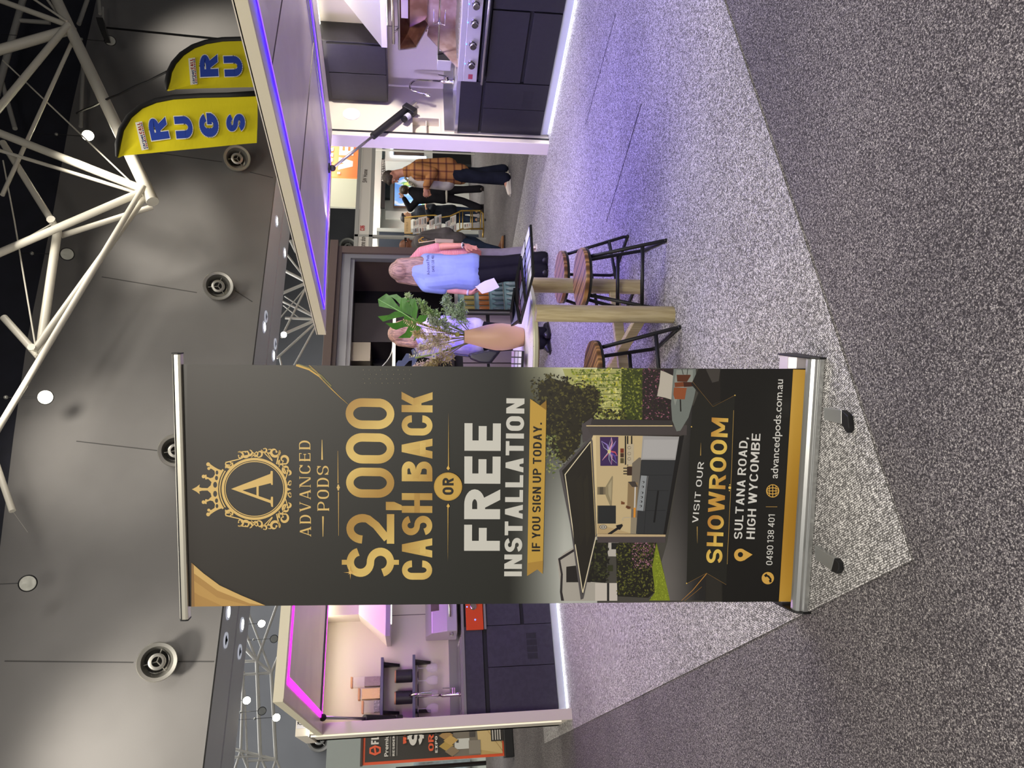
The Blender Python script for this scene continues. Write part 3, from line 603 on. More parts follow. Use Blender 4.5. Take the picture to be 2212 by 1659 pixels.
# sink bench
sk = thing('sink_bench', (6.2, 4.89, .93), 'stainless sink bench beside the barbecue in the right pod', 'sink')
b = MB(); b.box((5.845, 4.57, .93), (5.9, 5.2, .962)).box((5.9, 4.57, .93), (6.5, 4.66, .962)).box((5.9, 5.12, .93), (6.5, 5.2, .962)).box((6.38, 4.66, .93), (6.5, 5.12, .962)); part(b, 'bench_top', STL, sk, bevel=.002)
bb = MB(); x0, x1, ya, yb, zt, zb = 5.9, 6.38, 4.66, 5.12, .958, .80
bb.add([(x0, ya, zt), (x1, ya, zt), (x1, yb, zt), (x0, yb, zt), (x0+.03, ya+.03, zb), (x1-.03, ya+.03, zb), (x1-.03, yb-.03, zb), (x0+.03, yb-.03, zb)], [(0, 1, 5, 4), (1, 2, 6, 5), (2, 3, 7, 6), (3, 0, 4, 7), (4, 5, 6, 7)]); part(bb, 'bowl', STL, sk)
part(MB().box((5.87, 5.19, .962), (6.5, 5.204, 1.06)).box((6.488, 4.57, .962), (6.5, 5.2, 1.06)), 'upstand', STL, sk)
fa = thing('kitchen_tap', (6.36, 5.0, .962), 'chrome gooseneck tap on the sink bench of the right pod', 'tap')
part(MB().lathe([(.03, 0), (.03, .01), (.022, .02), (.022, .10), (.016, .13)], (6.36, 5.0, .962), n=20), 'tap_body', STLB, fa, smooth=True, flat_ang=50)
pts = [(6.36, 5.0, 1.09), (6.36, 5.0, 1.22)]+[(6.36-.075+.075*cos(radians(a)), 5.0+.02*(1-cos(radians(a))), 1.30+.10*sin(radians(a))) for a in range(0, 150, 15)]; pts += [(6.215, 5.04, 1.28), (6.20, 5.045, 1.24)]
part(MB().tube(pts, .011, 12), 'spout', STLB, fa, smooth=True); part(MB().tube([(6.213, 5.042, 1.27), (6.20, 5.046, 1.235), (6.192, 5.049, 1.20)], [.013, .02, .018], 12), 'spray_head', STLB, fa, smooth=True, flat_ang=60)
part(MB().tube([(6.36, 4.98, 1.03), (6.36, 4.94, 1.04)], .018, 12).tube([(6.36, 4.94, 1.04), (6.35, 4.92, 1.12)], .006, 8), 'lever', STLB, fa, smooth=True, flat_ang=50)
# upper cabinet
uc = thing('wall_cabinet', (6.35, 4.84, 1.62), 'dark two-door wall cabinet hung under the roof of the right pod', 'cabinet')
part(MB().box((6.22, 4.515, 1.62), (6.5, 5.17, 2.25)), 'carcass', ANTH, uc, bevel=.002); cab_front(uc, [(4.53, 4.84, 1.625, 2.17, 'door'), (4.845, 5.155, 1.625, 2.17, 'door')], ANTH, 'x', 6.2)
# range hood right
def hood(t, C_, m=STLM):
    pass
rh = thing('range_hood', (6.3, 3.9, 1.6), 'pale steel range hood above the open barbecue of the right pod', 'range hood')
hb = [(6.02, 3.40, 1.655), (6.02, 4.40, 1.655), (6.5, 4.40, 1.655), (6.5, 3.40, 1.655)]; ht = [(6.2, 3.75, 2.0), (6.2, 4.05, 2.0), (6.5, 4.05, 2.0), (6.5, 3.75, 2.0)]
part(MB().add(hb+ht, [(0, 1, 5, 4), (1, 2, 6, 5), (2, 3, 7, 6), (3, 0, 4, 7), (4, 5, 6, 7)]), 'canopy', STLM, rh); part(MB().box((6.015, 3.395, 1.60), (6.5, 4.405, 1.655)), 'rim', STLM, rh, bevel=.003); part(MB().box((6.2, 3.75, 2.0), (6.5, 4.05, 2.26)), 'duct', STLM, rh)
strip((6.06, 3.5, 1.6), (6.06, 4.2, 1.6), .03, LEDW, 'hood_light', rh)
# barbecue right, lid open
bq = thing('barbecue', (6.1, 3.8, .79), 'stainless built-in barbecue with its lid open and a rotisserie spit', 'barbecue')
Y0, Y1 = 2.9, 4.55
part(MB().box((5.80, Y0, .79), (5.875, Y1, .915)), 'control_panel', STLM, bq, bevel=.004); part(MB().box((5.80, Y0, .915), (6.5, Y1, .965)), 'top_rim', STLM, bq, bevel=.003)
part(MB().tube([(5.83, Y0, .955), (5.83, Y1, .955)], .0075, 8), 'light_rail', mat('rail_blue_steel', (150, 150, 190), .2, .9), bq, smooth=True)
for y in (3.12, 3.35, 3.57, 3.782, 3.95, 4.158, 4.355):
    kb = part(MB().lathe([(.036, 0), (.036, .01), (.03, .014), (.03, .045), (.026, .05), (0, .05)], (5.80, y, .85), (-1, 0, 0), 24), 'knob', STLB, bq, smooth=True, flat_ang=45)
    part(MB().lathe([(.031, .004), (.031, .03)], (5.80, y, .85), (-1, 0, 0), 24), 'knob_ring', BLK, kb, smooth=True, flat_ang=40); part(MB().ball((5.797, y+.005, .908), .006, 8), 'indicator', BLUED, kb)
part(MB().box((5.798, 4.47, .83), (5.80, 4.52, .87)), 'maker_plate', mat('red_sticker', (150, 60, 70), .5), bq)
part(MB().tube([(5.77, Y0, .745), (5.77, Y1, .745)], .012, 10), 'front_rail', STL, bq, smooth=True); part(MB().box((5.81, Y0, .715), (5.86, Y1, .77)), 'drip_tray', GASK, bq)
def P2(X, Y, x=6.0): return px(X, Y, x)
yl = 4.46
lid = [(6.05, 1.50), (6.0, 1.44), (6.02, 1.36)]
part(MB().box((6.42, Y0, .965), (6.44, yl, 1.36)), 'firebox_back', mat('firebox_steel', (206, 186, 184), .38, .7, c2=(176, 150, 140), nscale=6), bq); part(MB().prism([(5.86, yl-.01, .965), (6.44, yl-.01, .965), (6.44, yl-.01, 1.22), (6.3, yl-.01, 1.24)], (0, .012, 0)), 'firebox_side', mat('firebox_steel', (206, 186, 184), .38, .7, c2=(176, 150, 140), nscale=6), bq)
L_ = MB(); a = [(6.10, Y0, 1.50), (6.10, yl+.02, 1.50), (6.13, yl+.02, 1.36), (6.30, yl-.11, 1.24), (6.30, Y0, 1.24)]
part(MB().prism([(6.10, yl+.02, 1.50), (6.14, yl+.02, 1.34), (6.30, yl-.11, 1.235), (6.44, yl-.11, 1.30), (6.40, yl, 1.47)], (0, -.012, 0)), 'lid_side', mat('heat_tinted_dark', (120, 92, 78), .3, .9, c2=(170, 140, 120), nscale=5), bq)
part(MB().add([(6.10, Y0, 1.505), (6.10, yl+.02, 1.505), (6.36, yl+.02, 1.40), (6.36, Y0, 1.40)], [(0, 1, 2, 3)]).box((6.36, Y0, 1.24), (6.375, yl, 1.40)), 'lid', mat('heat_tinted_steel', (150, 118, 96), .22, 1, c2=(196, 170, 150), nscale=4), bq)
part(MB().tube([(6.10, Y0, 1.495), (6.10, yl+.02, 1.495), (6.14, yl+.02, 1.345), (6.30, yl-.11, 1.235)], .008, 8), 'lid_edge', STL, bq, smooth=True)
part(MB().box((6.10, Y0, 1.415), (6.112, 4.16, 1.475)), 'lid_window', mat('lid_glass', (205, 190, 195), .1, .0, coat=1), bq); part(MB().lathe([(.045, 0), (.045, .012), (0, .012)], (6.10, 3.93, 1.452), (-1, 0, 0), 24), 'thermometer', mat('gauge_dark', (70, 74, 78), .3, .5), bq)
part(MB().tube([(6.02, Y0, 1.545), (6.02, 4.36, 1.545)], .013, 12).tube([(6.02, 4.26, 1.545), (6.10, 4.26, 1.50)], .008, 8), 'lid_handle', STLB, bq, smooth=True)
part(MB().tube([(6.05, Y0, 1.14), (6.05, 4.47, 1.14)], .009, 10), 'spit_rod', STLB, bq, smooth=True)
for y in (4.15, 3.78):
    s = MB().ball((6.05, y, 1.14), .018, 10)
    for dz in (-.05, .05): s.tube([(6.05, y, 1.14), (6.05, y+.02, 1.14+dz), (6.05, y-.13, 1.14+dz)], .004, 6)
    part(s, 'spit_fork', STLB, bq, smooth=True)
part(MB().box((5.97, 4.47, 1.02), (6.10, 4.58, 1.15)), 'spit_motor', STLM, bq, bevel=.004); part(MB().box((5.975, 4.466, 1.03), (6.095, 4.47, 1.145)), 'motor_face', GASK, bq)
g = MB()
for k in range(30): g.box((5.92, 2.95+k*.05, .968), (6.40, 2.962+k*.05, .976))
part(g, 'grill_grate', STL, bq)
# ---- left pod: front faces -y, x from .577 to 2.75, back wall y 7.5
pl = thing('kitchen_pod', (1.6, 7.2, 0), 'cream outdoor kitchen pod behind the promotional banner, with a magenta-lit canopy', 'outdoor kitchen')
XR = 2.80
part(MB().box((.60, 6.93, 0), (.675, 7.62, 2.26)), 'end_wall', CREAM, pl); part(MB().box((.585, 6.88, 0), (.675, 6.93, 2.17)), 'front_post', CREAM, pl, bevel=.004)
part(MB().box((.60, 7.5, 0), (XR, 7.62, 2.26)), 'back_wall', CREAM, pl); part(MB().box((XR, 6.88, 0), (XR+.1, 7.62, 2.26)), 'end_wall', CREAM, pl)
part(MB().box((.585, 6.9, 2.235), (XR+.1, 7.62, 2.335)), 'roof_panel', CREAM, pl, bevel=.004); part(MB().box((.675, 6.94, 2.20), (XR, 7.5, 2.215)), 'inner_ceiling', CREAM, pl)
strip((.58, 6.885, 2.225), (XR, 6.885, 2.225), .02, LEDW, 'roof_edge_light', pl)
part(MB().prism([(.574, 6.90, 2.21), (.574, 6.915, 2.21), (.574, 6.915, .1), (.574, 6.90, .1)], (.012, 0, 0)), 'corner_light', mat('soft_led', (255, 250, 230), .5, emit=(255, 247, 215), es=.45), pl)
part(MB().box((.60, 4.72, 2.118), (XR, 6.88, 2.16)), 'canopy_lining', FLAPU, pl)
part(MB().box((.60, 4.70, 2.11), (XR, 4.722, 2.168)), 'canopy_edge', EDGE, pl); part(MB().box((.585, 4.70, 2.112), (.60, 6.9, 2.168)), 'canopy_side', EDGE, pl); part(MB().box((XR, 4.70, 2.112), (XR+.015, 6.9, 2.168)), 'canopy_side', EDGE, pl)
z = 2.114
strip((.72, 4.85, z), (XR-.1, 4.85, z), .022, LEDMM, 'led_strip', pl); strip((.72, 6.77, z), (XR-.1, 6.77, z), .016, LEDMM, 'led_strip', pl)
strip((.72, 4.84, z), (.72, 6.78, z), .045, LEDMM, 'led_strip', pl); strip((XR-.1, 4.84, z), (XR-.1, 6.78, z), .045, LEDMM, 'led_strip', pl)
strip((.72, 6.70, z), (XR-.1, 6.70, z), .07, mat('channel_grey', (96, 96, 108), .5, .4), 'led_channel', pl)
for xx in (1.66,): part(MB().box((xx, 7.497, .95), (xx+.006, 7.5, 2.2)), 'wall_joint', LINE, pl)
part(MB().box((.74, 6.87, 1.52), (.746, 6.875, 1.53)), 'fixing', STL, pl)
strut(pl, (.70, 7.3, 1.42), (.70, 6.72, 2.10), (1, 0, 0), False)
# sticker on the roof header
stk = part(MB().box((.645, 6.896, 2.245), (.735, 6.9, 2.328)), 'logo_sticker', mat('white_sticker', (214, 212, 216), .4), pl, bevel=.001)
pp = Print(.00008, .001); N = Vector((0, -1, 0)); c0 = Vector((.69, 6.896, 2.296)); dk = (58, 52, 52)
for q in stroke([(cos(a*pi/12)*.017, sin(a*pi/12)*.017) for a in range(24)], .005, .005, True): pp.put([c0+Vector((a, 0, b)) for a, b in q], dk, N)
pp.put([c0+Vector(v) for v in ((-.012, 0, .019), (-.017, 0, .028), (-.006, 0, .023), (0, 0, .031), (.006, 0, .023), (.017, 0, .028), (.012, 0, .019))], dk, N)
pp.text('A', c0+Vector((-.006, 0, -.007)), Vector((.012, 0, 0)), Vector((0, 0, .014)), N, dk, T=.22, W=.8)
pp.text('ADVANCED', c0+Vector((-.034, 0, -.030)), Vector((.068, 0, 0)), Vector((0, 0, .007)), N, dk, T=.16, W=.7); pp.text('PODS', c0+Vector((-.016, 0, -.041)), Vector((.032, 0, 0)), Vector((0, 0, .007)), N, dk, T=.16, W=.7)
pp.build('printed_mark', PRINT, stk)
# left cabinets and appliances
cl = thing('base_cabinet', (1.2, 7.3, 0), 'long violet-grey base cabinet along the left pod with vent slots low on a door', 'cabinet')
part(MB().box((.69, 7.075, .085), (XR-.01, 7.5, .905)), 'body', GASK, cl)
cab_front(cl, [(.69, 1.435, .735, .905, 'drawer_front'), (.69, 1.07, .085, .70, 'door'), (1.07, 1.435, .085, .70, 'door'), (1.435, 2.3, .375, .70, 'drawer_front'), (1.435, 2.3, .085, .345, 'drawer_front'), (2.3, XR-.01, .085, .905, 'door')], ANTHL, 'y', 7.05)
vent(cl, 'y', 7.05, 1.12, 1.36, .24, .335, 8)
part(MB().box((.68, 7.07, 0), (XR, 7.12, .083)), 'kick_board', mat('kick_board', (186, 190, 196), .4), pl); strip((.68, 7.066, .012), (XR, 7.066, .012), .012, KICK, 'kick_light', pl)
area('kick_light', (1.7, 7.05, .05), (1.7, 6.2, -.35), 2.1, .03, (.9, .95, 1), 4)
bt = thing('sink_bench', (1.2, 7.3, .905), 'grey worktop with a long stainless sink along the left pod', 'worktop')
part(MB().box((.685, 7.04, .905), (XR-.005, 7.5, .93)), 'worktop', STL, bt, bevel=.002); part(MB().box((.70, 7.08, .929), (1.35, 7.42, .945)).box((.70, 7.48, .93), (1.45, 7.5, 1.03)), 'sink_rim', STL, bt, bevel=.003)
part(MB().box((.74, 7.12, .946), (1.31, 7.40, .948)), 'sink_bowl', STLB, bt)
tp = thing('kitchen_tap', (.90, 7.38, .946), 'chrome pull-out tap on the left pod sink below the shelves', 'tap')
part(MB().lathe([(.026, 0), (.02, .015), (.02, .16), (.014, .17)], (.90, 7.38, .946), n=18), 'tap_body', STLB, tp, smooth=True, flat_ang=50); part(MB().tube([(.90, 7.38, 1.1), (.90, 7.37, 1.33), (.90, 7.33, 1.40), (.90, 7.26, 1.40), (.90, 7.22, 1.33), (.90, 7.21, 1.27)], .012, 12), 'spout', STLB, tp, smooth=True)
part(MB().tube([(.90, 7.21, 1.30), (.90, 7.205, 1.20)], [.018, .02], 12), 'spray_head', STLB, tp, smooth=True, flat_ang=50); part(MB().tube([(.90, 7.37, 1.0), (.955, 7.37, 1.0)], .02, 12).tube([(.955, 7.37, 1.0), (.955, 7.36, 1.1)], .006, 8), 'lever', STLB, tp, smooth=True, flat_ang=50)
rl = thing('range_hood', (1.9, 7.4, 1.57), 'cream range hood half hidden behind the banner in the left pod', 'range hood')
part(MB().box((1.62, 7.2, 1.87), (2.25, 7.5, 2.2)), 'duct', CREAM, rl); hb = [(1.38, 7.02, 1.62), (2.5, 7.02, 1.62), (2.5, 7.5, 1.62), (1.38, 7.5, 1.62)]; ht = [(1.62, 7.2, 1.875), (2.25, 7.2, 1.875), (2.25, 7.5, 1.875), (1.62, 7.5, 1.875)]
part(MB().add(hb+ht, [(0, 1, 5, 4), (1, 2, 6, 5), (2, 3, 7, 6), (3, 0, 4, 7), (4, 5, 6, 7)]), 'canopy', CREAM, rl); part(MB().box((1.375, 7.015, 1.575), (2.505, 7.5, 1.62)), 'rim', STLM, rl, bevel=.003); strip((1.5, 7.1, 1.57), (2.3, 7.1, 1.57), .03, LEDW, 'hood_light', rl)
bl = thing('barbecue', (1.85, 7.2, .72), 'closed steel barbecue with an orange-red control panel in the left pod', 'barbecue')
part(MB().prism([(1.40, 7.46, .955), (1.40, 7.05, .965), (1.40, 7.05, 1.06), (1.40, 7.12, 1.20), (1.40, 7.25, 1.25), (1.40, 7.46, 1.25)], (.95, 0, 0)), 'hood', mat('pale_steel_hood', (200, 190, 205), .35, .5), bl, bevel=.01)
part(MB().add([(1.60, 7.083, 1.13), (1.90, 7.083, 1.13), (1.90, 7.119, 1.205), (1.60, 7.119, 1.205)], [(0, 1, 2, 3)]), 'hood_window', mat('hood_window', (120, 110, 105), .2, .6), bl)
part(MB().tube([(1.52, 7.0, 1.035), (2.2, 7.0, 1.035)], .012, 12), 'hood_handle', STLB, bl, smooth=True)
part(MB().box((1.40, 7.03, .725), (2.38, 7.05, .885)), 'control_panel', mat('orange_panel', (232, 88, 44), .3, .35), bl, bevel=.003); part(MB().box((1.40, 7.02, .70), (2.38, 7.04, .72)), 'front_rail', STL, bl)
for x in (1.61, 1.8, 2.0, 2.2):
    kb = part(MB().lathe([(.032, 0), (.032, .01), (.026, .014), (.026, .04), (0, .04)], (x, 7.03, .815), (0, -1, 0), 20), 'knob', STLB, bl, smooth=True, flat_ang=45); part(MB().ball((x, 7.028, .872), .006, 8), 'indicator', BLUED, kb)
part(MB().ball((1.49, 7.028, .80), .007, 8), 'ignition_button', BLUED, bl)
part(MB().tube([(1.37, 7.10, 1.02), (1.40, 7.10, 1.02)], .02, 10), 'spit_socket', STLB, bl)
# shelves with jars, canisters, glasses
SHM = mat('slate_shelf', (92, 96, 112), .5)
def shelf(z, x0, label):
    t = thing('wall_shelf', ((x0+1.23)/2, 7.4, z-.02), label, 'shelf'); part(MB().box((.68, 7.30, z-.025), (x0, 7.5, z)), 'board', SHM, t, bevel=.002)
    for x in (x0-.05, .78): part(MB().prism([(x-.012, 7.33, z-.025), (x-.012, 7.5, z-.025), (x-.012, 7.5, z-.17), (x-.012, 7.47, z-.17)], (.024, 0, 0)), 'bracket', BLK, t)
    return t
SA = shelf(1.665, 1.245, 'slate grey upper shelf carrying glass storage jars in the left pod'); SB = shelf(1.375, 1.255, 'slate grey lower shelf carrying two black canisters in the left pod')
GLASS = mat('clear_glass', (250, 250, 250), .02, trans=1.0); WOOD = mat('pale_wood_lid', (196, 150, 104), .5)
def jar(x, y, w, h, fill, fm, label):
    t = thing('storage_jar', (x, y, 1.666), label, 'jar'); z = 1.667
    part(MB().box((x-w/2, y-w/2, z), (x+w/2, y+w/2, z+h-.018)), 'glass_body', mat('jar_glass', (245, 240, 235), .05, alpha=.22), t, bevel=.006); part(MB().box((x-w/2-.002, y-w/2-.002, z+h-.018), (x+w/2+.002, y+w/2+.002, z+h)), 'lid', WOOD, t, bevel=.002)
    if fill: part(MB().box((x-w/2+.004, y-w/2+.004, z+.004), (x+w/2-.004, y+w/2-.004, z+fill)), 'contents', fm, t)
jar(1.05, 7.40, .088, .27, .145, mat('red_beans', (92, 44, 50), .5, c2=(150, 120, 120), nscale=170, ncut=(.5, .62)), 'tallest glass jar, half full of dark red beans, on the upper shelf')
jar(.945, 7.40, .095, .20, .165, mat('yellow_grain', (206, 160, 60), .6, c2=(226, 190, 96), nscale=200), 'glass jar filled with yellow grain on the upper shelf')
jar(.835, 7.40, .10, .165, .055, mat('dark_pods', (66, 62, 66), .5, c2=(150, 146, 146), nscale=60, ncut=(.5, .6)), 'shortest glass jar, nearly empty, next to the lift strut on the upper shelf')
for x, lb in ((1.085, 'black canister with a wooden lid, the one nearer the range hood on the lower shelf'), (.90, 'black canister with a wooden lid, the one nearer the pod end wall')):
    t = thing('canister', (x, 7.40, 1.376), lb, 'canister', 'black canisters on the lower shelf')
    part(MB().lathe([(.052, 0), (.058, .006), (.058, .15), (.05, .152)], (x, 7.40, 1.376), n=28), 'body', mat('canister_black', (34, 34, 38), .5), t, smooth=True, flat_ang=40); part(MB().lathe([(.055, .15), (.055, .163), (0, .163)], (x, 7.40, 1.376), n=28), 'lid', WOOD, t, smooth=True, flat_ang=40)
wr = tag(MB().tube([(.70, 7.36, 1.325), (1.215, 7.36, 1.325)], .005, 6).build('stemware_rail', BLK), 'thin black stemware rail under the lower shelf of the left pod', 'rail')
wg = None
for k, x in enumerate((1.14, 1.03, .91, .79)):
    lb = ('wine glass hanging nearest the range hood under the lower shelf', 'wine glass hanging second from the range hood under the lower shelf', 'wine glass hanging behind the tap spout under the lower shelf', 'wine glass hanging next to the pod end wall under the lower shelf')[k]
    if wg is None:
        wg = thing('wine_glass', (x, 7.36, 1.33), lb, 'glass', 'wine glasses hanging under the lower shelf')
        part(MB().lathe([(.032, 0), (.03, -.004), (.004, -.01), (.004, -.075)], (x, 7.36, 1.33), n=20), 'foot_and_stem', mat('thin_glass', (235, 230, 238), .03, alpha=.4), wg, smooth=True)
        part(MB().lathe([(.004, -.075), (.03, -.095), (.043, -.13), (.04, -.165), (.034, -.185)], (x, 7.36, 1.33), n=24), 'bowl', mat('bowl_glass', (235, 230, 238), .03, alpha=.25), wg, smooth=True)
    else: copy_tree(wg, loc=(x, 7.36, 1.33), label=lb)
# ---- dark pod at the back of the stand
PBX0, PBX1, PBY = 3.75, 6.06, 7.2
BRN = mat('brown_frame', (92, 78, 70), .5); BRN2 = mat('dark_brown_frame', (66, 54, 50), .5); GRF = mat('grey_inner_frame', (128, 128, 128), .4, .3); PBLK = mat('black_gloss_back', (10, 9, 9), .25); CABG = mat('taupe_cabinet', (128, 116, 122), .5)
pb = thing('kitchen_pod', (5, PBY, 0), 'brown-framed outdoor kitchen pod with a black interior behind the two blonde women', 'outdoor kitchen')
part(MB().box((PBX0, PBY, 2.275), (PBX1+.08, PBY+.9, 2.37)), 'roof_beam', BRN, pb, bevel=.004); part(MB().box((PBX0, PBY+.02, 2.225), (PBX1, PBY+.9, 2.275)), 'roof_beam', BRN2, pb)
part(MB().box((PBX1-.10, PBY+.02, 0), (PBX1, PBY+.9, 2.225)), 'end_post', BRN, pb); part(MB().box((PBX0, PBY, 0), (PBX0+.12, PBY+.9, 2.2)), 'end_post', BRN, pb)
part(MB().box((PBX0+.12, PBY+.05, 2.12), (PBX1-.1, PBY+.12, 2.225)), 'inner_frame', GRF, pb); part(MB().box((PBX0+.12, PBY+.08, 2.075), (PBX1-.13, PBY+.2, 2.12)), 'shutter_rail', GRF, pb); part(MB().box((PBX1-.16, PBY+.05, 0), (PBX1-.1, PBY+.12, 2.12)), 'inner_frame', GRF, pb)
part(MB().box((PBX0+.12, PBY+.8, .9), (PBX1-.1, PBY+.84, 2.2)), 'back_panel', PBLK, pb); part(MB().box((PBX0+.12, PBY+.2, 2.14), (PBX1-.1, PBY+.8, 2.17)), 'inner_ceiling', PBLK, pb)
part(MB().box((4.91, PBY+.4, 1.30), (5.48, PBY+.8, 2.13)), 'wall_cabinet', mat('dark_umber', (40, 33, 33), .4), pb, bevel=.002); part(MB().box((4.63, PBY+.38, 1.87), (4.89, PBY+.8, 2.13)), 'duct', mat('satin_beige_steel', (176, 168, 146), .35, .5), pb)
hd = thing('range_hood', (4.7, PBY+.4, 1.575), 'curved black range hood with a bright front strip in the dark pod', 'range hood')
gl = [(4.40+.07*k, PBY+.36, 1.61+.27*((6-k)/6)**2 if k < 6 else 1.61) for k in range(9)]
part(MB().tube(gl, .006, 6), 'glass_edge', mat('glass_edge', (205, 205, 195), .3), hd, smooth=True); part(MB().box((4.2, PBY+.33, 1.575), (5.24, PBY+.36, 1.61)), 'front_strip', mat('hood_strip', (240, 236, 220), .4, emit=(250, 240, 215), es=.8), hd); part(MB().prism(gl+[(5.2, PBY+.36, 1.61), (5.2, PBY+.36, 1.58), (4.40, PBY+.36, 1.58)], (0, .4, 0)), 'hood_body', mat('smoked_hood', (26, 25, 24), .15), hd)
bc = thing('base_cabinet', (4.7, PBY+.4, 0), 'taupe base cabinet with black finger grooves in the dark pod', 'cabinet')
part(MB().box((PBX0+.13, PBY+.1, .0), (5.12, PBY+.8, .90)), 'body', BLK, bc)
cab_front(bc, [(3.9, 4.42, .52, .80, 'drawer_front'), (3.9, 4.42, .08, .49, 'door'), (4.43, 5.1, .50, .80, 'drawer_front'), (4.43, 5.1, .08, .46, 'door')], CABG, 'y', PBY+.08)
tag(MB().box((PBX0+.12, PBY+.04, .90), (PBX1-.12, PBY+.82, .935)).build('worktop', mat('dark_worktop', (48, 44, 44), .3), bevel=.003), 'dark worktop of the brown-framed kitchen pod', 'worktop')
fr = thing('beverage_fridge', (5.5, PBY+.4, 0), 'glass-door beverage fridge full of bottles behind the woman in blue', 'fridge')
part(MB().box((5.14, PBY+.16, .03), (5.93, PBY+.8, .88)), 'body', BLK, fr)
for a, b in (((5.14, PBY+.10, .05), (5.19, PBY+.14, .87)), ((5.88, PBY+.10, .05), (5.93, PBY+.14, .87)), ((5.19, PBY+.10, .05), (5.88, PBY+.14, .09)), ((5.19, PBY+.10, .83), (5.88, PBY+.14, .87))): part(MB().box(a, b), 'door_frame', STLM, fr)
for x in (5.13,): part(MB().tube([(x+.03, PBY+.07, .1), (x+.03, PBY+.07, .85)], .012, 8), 'door_handle', BLK, fr)
part(MB().box((5.19, PBY+.15, .09), (5.88, PBY+.16, .83)), 'interior_light', mat('fridge_glow', (110, 135, 145), .5, emit=(130, 165, 175), es=.12), fr)
for z in (.27, .45, .63): part(MB().box((5.19, PBY+.11, z-.008), (5.88, PBY+.15, z)), 'shelf', STL, fr)
cols = [(120, 138, 146), (100, 120, 132), (176, 110, 56), (160, 146, 84)]
first = {}
for r_, z in enumerate((.09, .27, .45, .63)):
    for k in range(9):
        x = 5.23+k*.075
        if r_ not in first:
            q = MB().lathe([(.026, 0), (.028, .005), (.028, .09), (.012, .115), (.012, .135), (0, .137)] if r_ < 2 else [(.028, 0), (.028, .11), (.024, .12), (0, .12)], (x, PBY+.128, z+.001), n=12).build('bottle' if r_ < 2 else 'drink_can', mat(f'drink_{r_}', cols[r_], .3), org=(x, PBY+.128, z+.001), smooth=True, flat_ang=50)
            tag(q, ('clear bottle on the bottom shelf of the beverage fridge', 'pale blue bottle on the second shelf of the beverage fridge', 'orange can on the third shelf of the beverage fridge', 'golden can on the top shelf of the beverage fridge')[r_], 'bottle' if r_ < 2 else 'can', ('bottles on the bottom fridge shelf', 'bottles on the second fridge shelf', 'orange cans in the fridge', 'golden cans in the fridge')[r_]); first[r_] = q
        else: q = copy_tree(first[r_], loc=(x, PBY+.128, z+.001))
        q['label'] = ('clear bottle', 'pale blue bottle', 'orange can', 'golden can')[r_]+', '+('nearest the door handle', 'second from the door handle', 'third from the door handle', 'fourth from the door handle', 'in the very middle', 'fourth from the brown end post', 'third from the brown end post', 'second from the brown end post', 'nearest the brown end post')[k]+', '+('bottom fridge shelf', 'second fridge shelf', 'third fridge shelf', 'top fridge shelf')[r_]
# ================================================================ the roll-up banner in front
BA = Vector((.510, 2.504, 0)); BB = Vector((1.222, 1.977, 0)); BD = (BB-BA).normalized(); BN = Vector((BD.y, -BD.x, 0))   # BN faces the camera
LEAN = radians(4.7); BP = BA-BN*.075+Vector((0, 0, .09)); BU = Vector((0, 0, 1))*cos(LEAN)-BN*sin(LEAN); BNN = BD.cross(BU)
if BNN.dot(BN) < 0: BNN = -BNN
def BQ(X, Y): return ppl(X, Y, BP, BNN)
bn = thing('rollup_banner', (BA+BB)/2-BN*.08, 'tall black and gold roll-up banner advertising cash back, on a silver base', 'banner')
BK = mat('banner_vinyl', (47, 45, 40), .42, bump=.02, bscale=400)
tl, tr, br_, bl_ = BQ(410, 1310), BQ(392, 787), BQ(1752, 798), BQ(1722, 1298.5)
def loc2(p): q = p-BP; return q.dot(BD), q.dot(BU)
vs = []; fs = []; nu, nv = 10, 24
for i in range(nv+1):
    for j in range(nu+1):
        a = tl.lerp(tr, j/nu); b = bl_.lerp(br_, j/nu); vs.append(a.lerp(b, i/nv))
for i in range(nv):
    for j in range(nu): q = i*(nu+1)+j; fs.append((q, q+1, q+nu+2, q+nu+1))
th = BNN*.0006; n = len(vs)
part(MB().prism([tl-th, tr-th, br_-th, bl_-th], th), 'banner_sheet', BK, bn)
# rail on top
ra, rb = BQ(402, 1335), BQ(385, 764.5); d = (rb-ra).normalized(); n2 = BNN
prof = [(-.013, -.012), (.013, -.012), (.016, -.004), (.016, .012), (.004, .019), (-.013, .016)]
part(MB().prism([ra+n2*(a)+BU*b for a, b in prof], rb-ra), 'top_rail', mat('rail_satin', (226, 222, 205), .3, .55), bn, bevel=.0015)
part(MB().prism([ra+n2*.0163+BU*.008, rb+n2*.0163+BU*.008, rb+n2*.0163+BU*.012, ra+n2*.0163+BU*.012], n2*.0008), 'rail_groove', GASK, bn)
for p, s in ((ra, -1), (rb, 1)): part(MB().prism([p+n2*a*1.06+BU*b*1.06 for a, b in prof], d*.004*s), 'rail_cap', BLK, bn)
part(MB().tube([(BA+BB)/2-BN*.175+Vector((0, 0, .08)), (BA+BB)/2-BN*.23+Vector((0, 0, 1.2)), (ra+rb)/2-BNN*.025], .009, 8), 'support_pole', STL, bn)
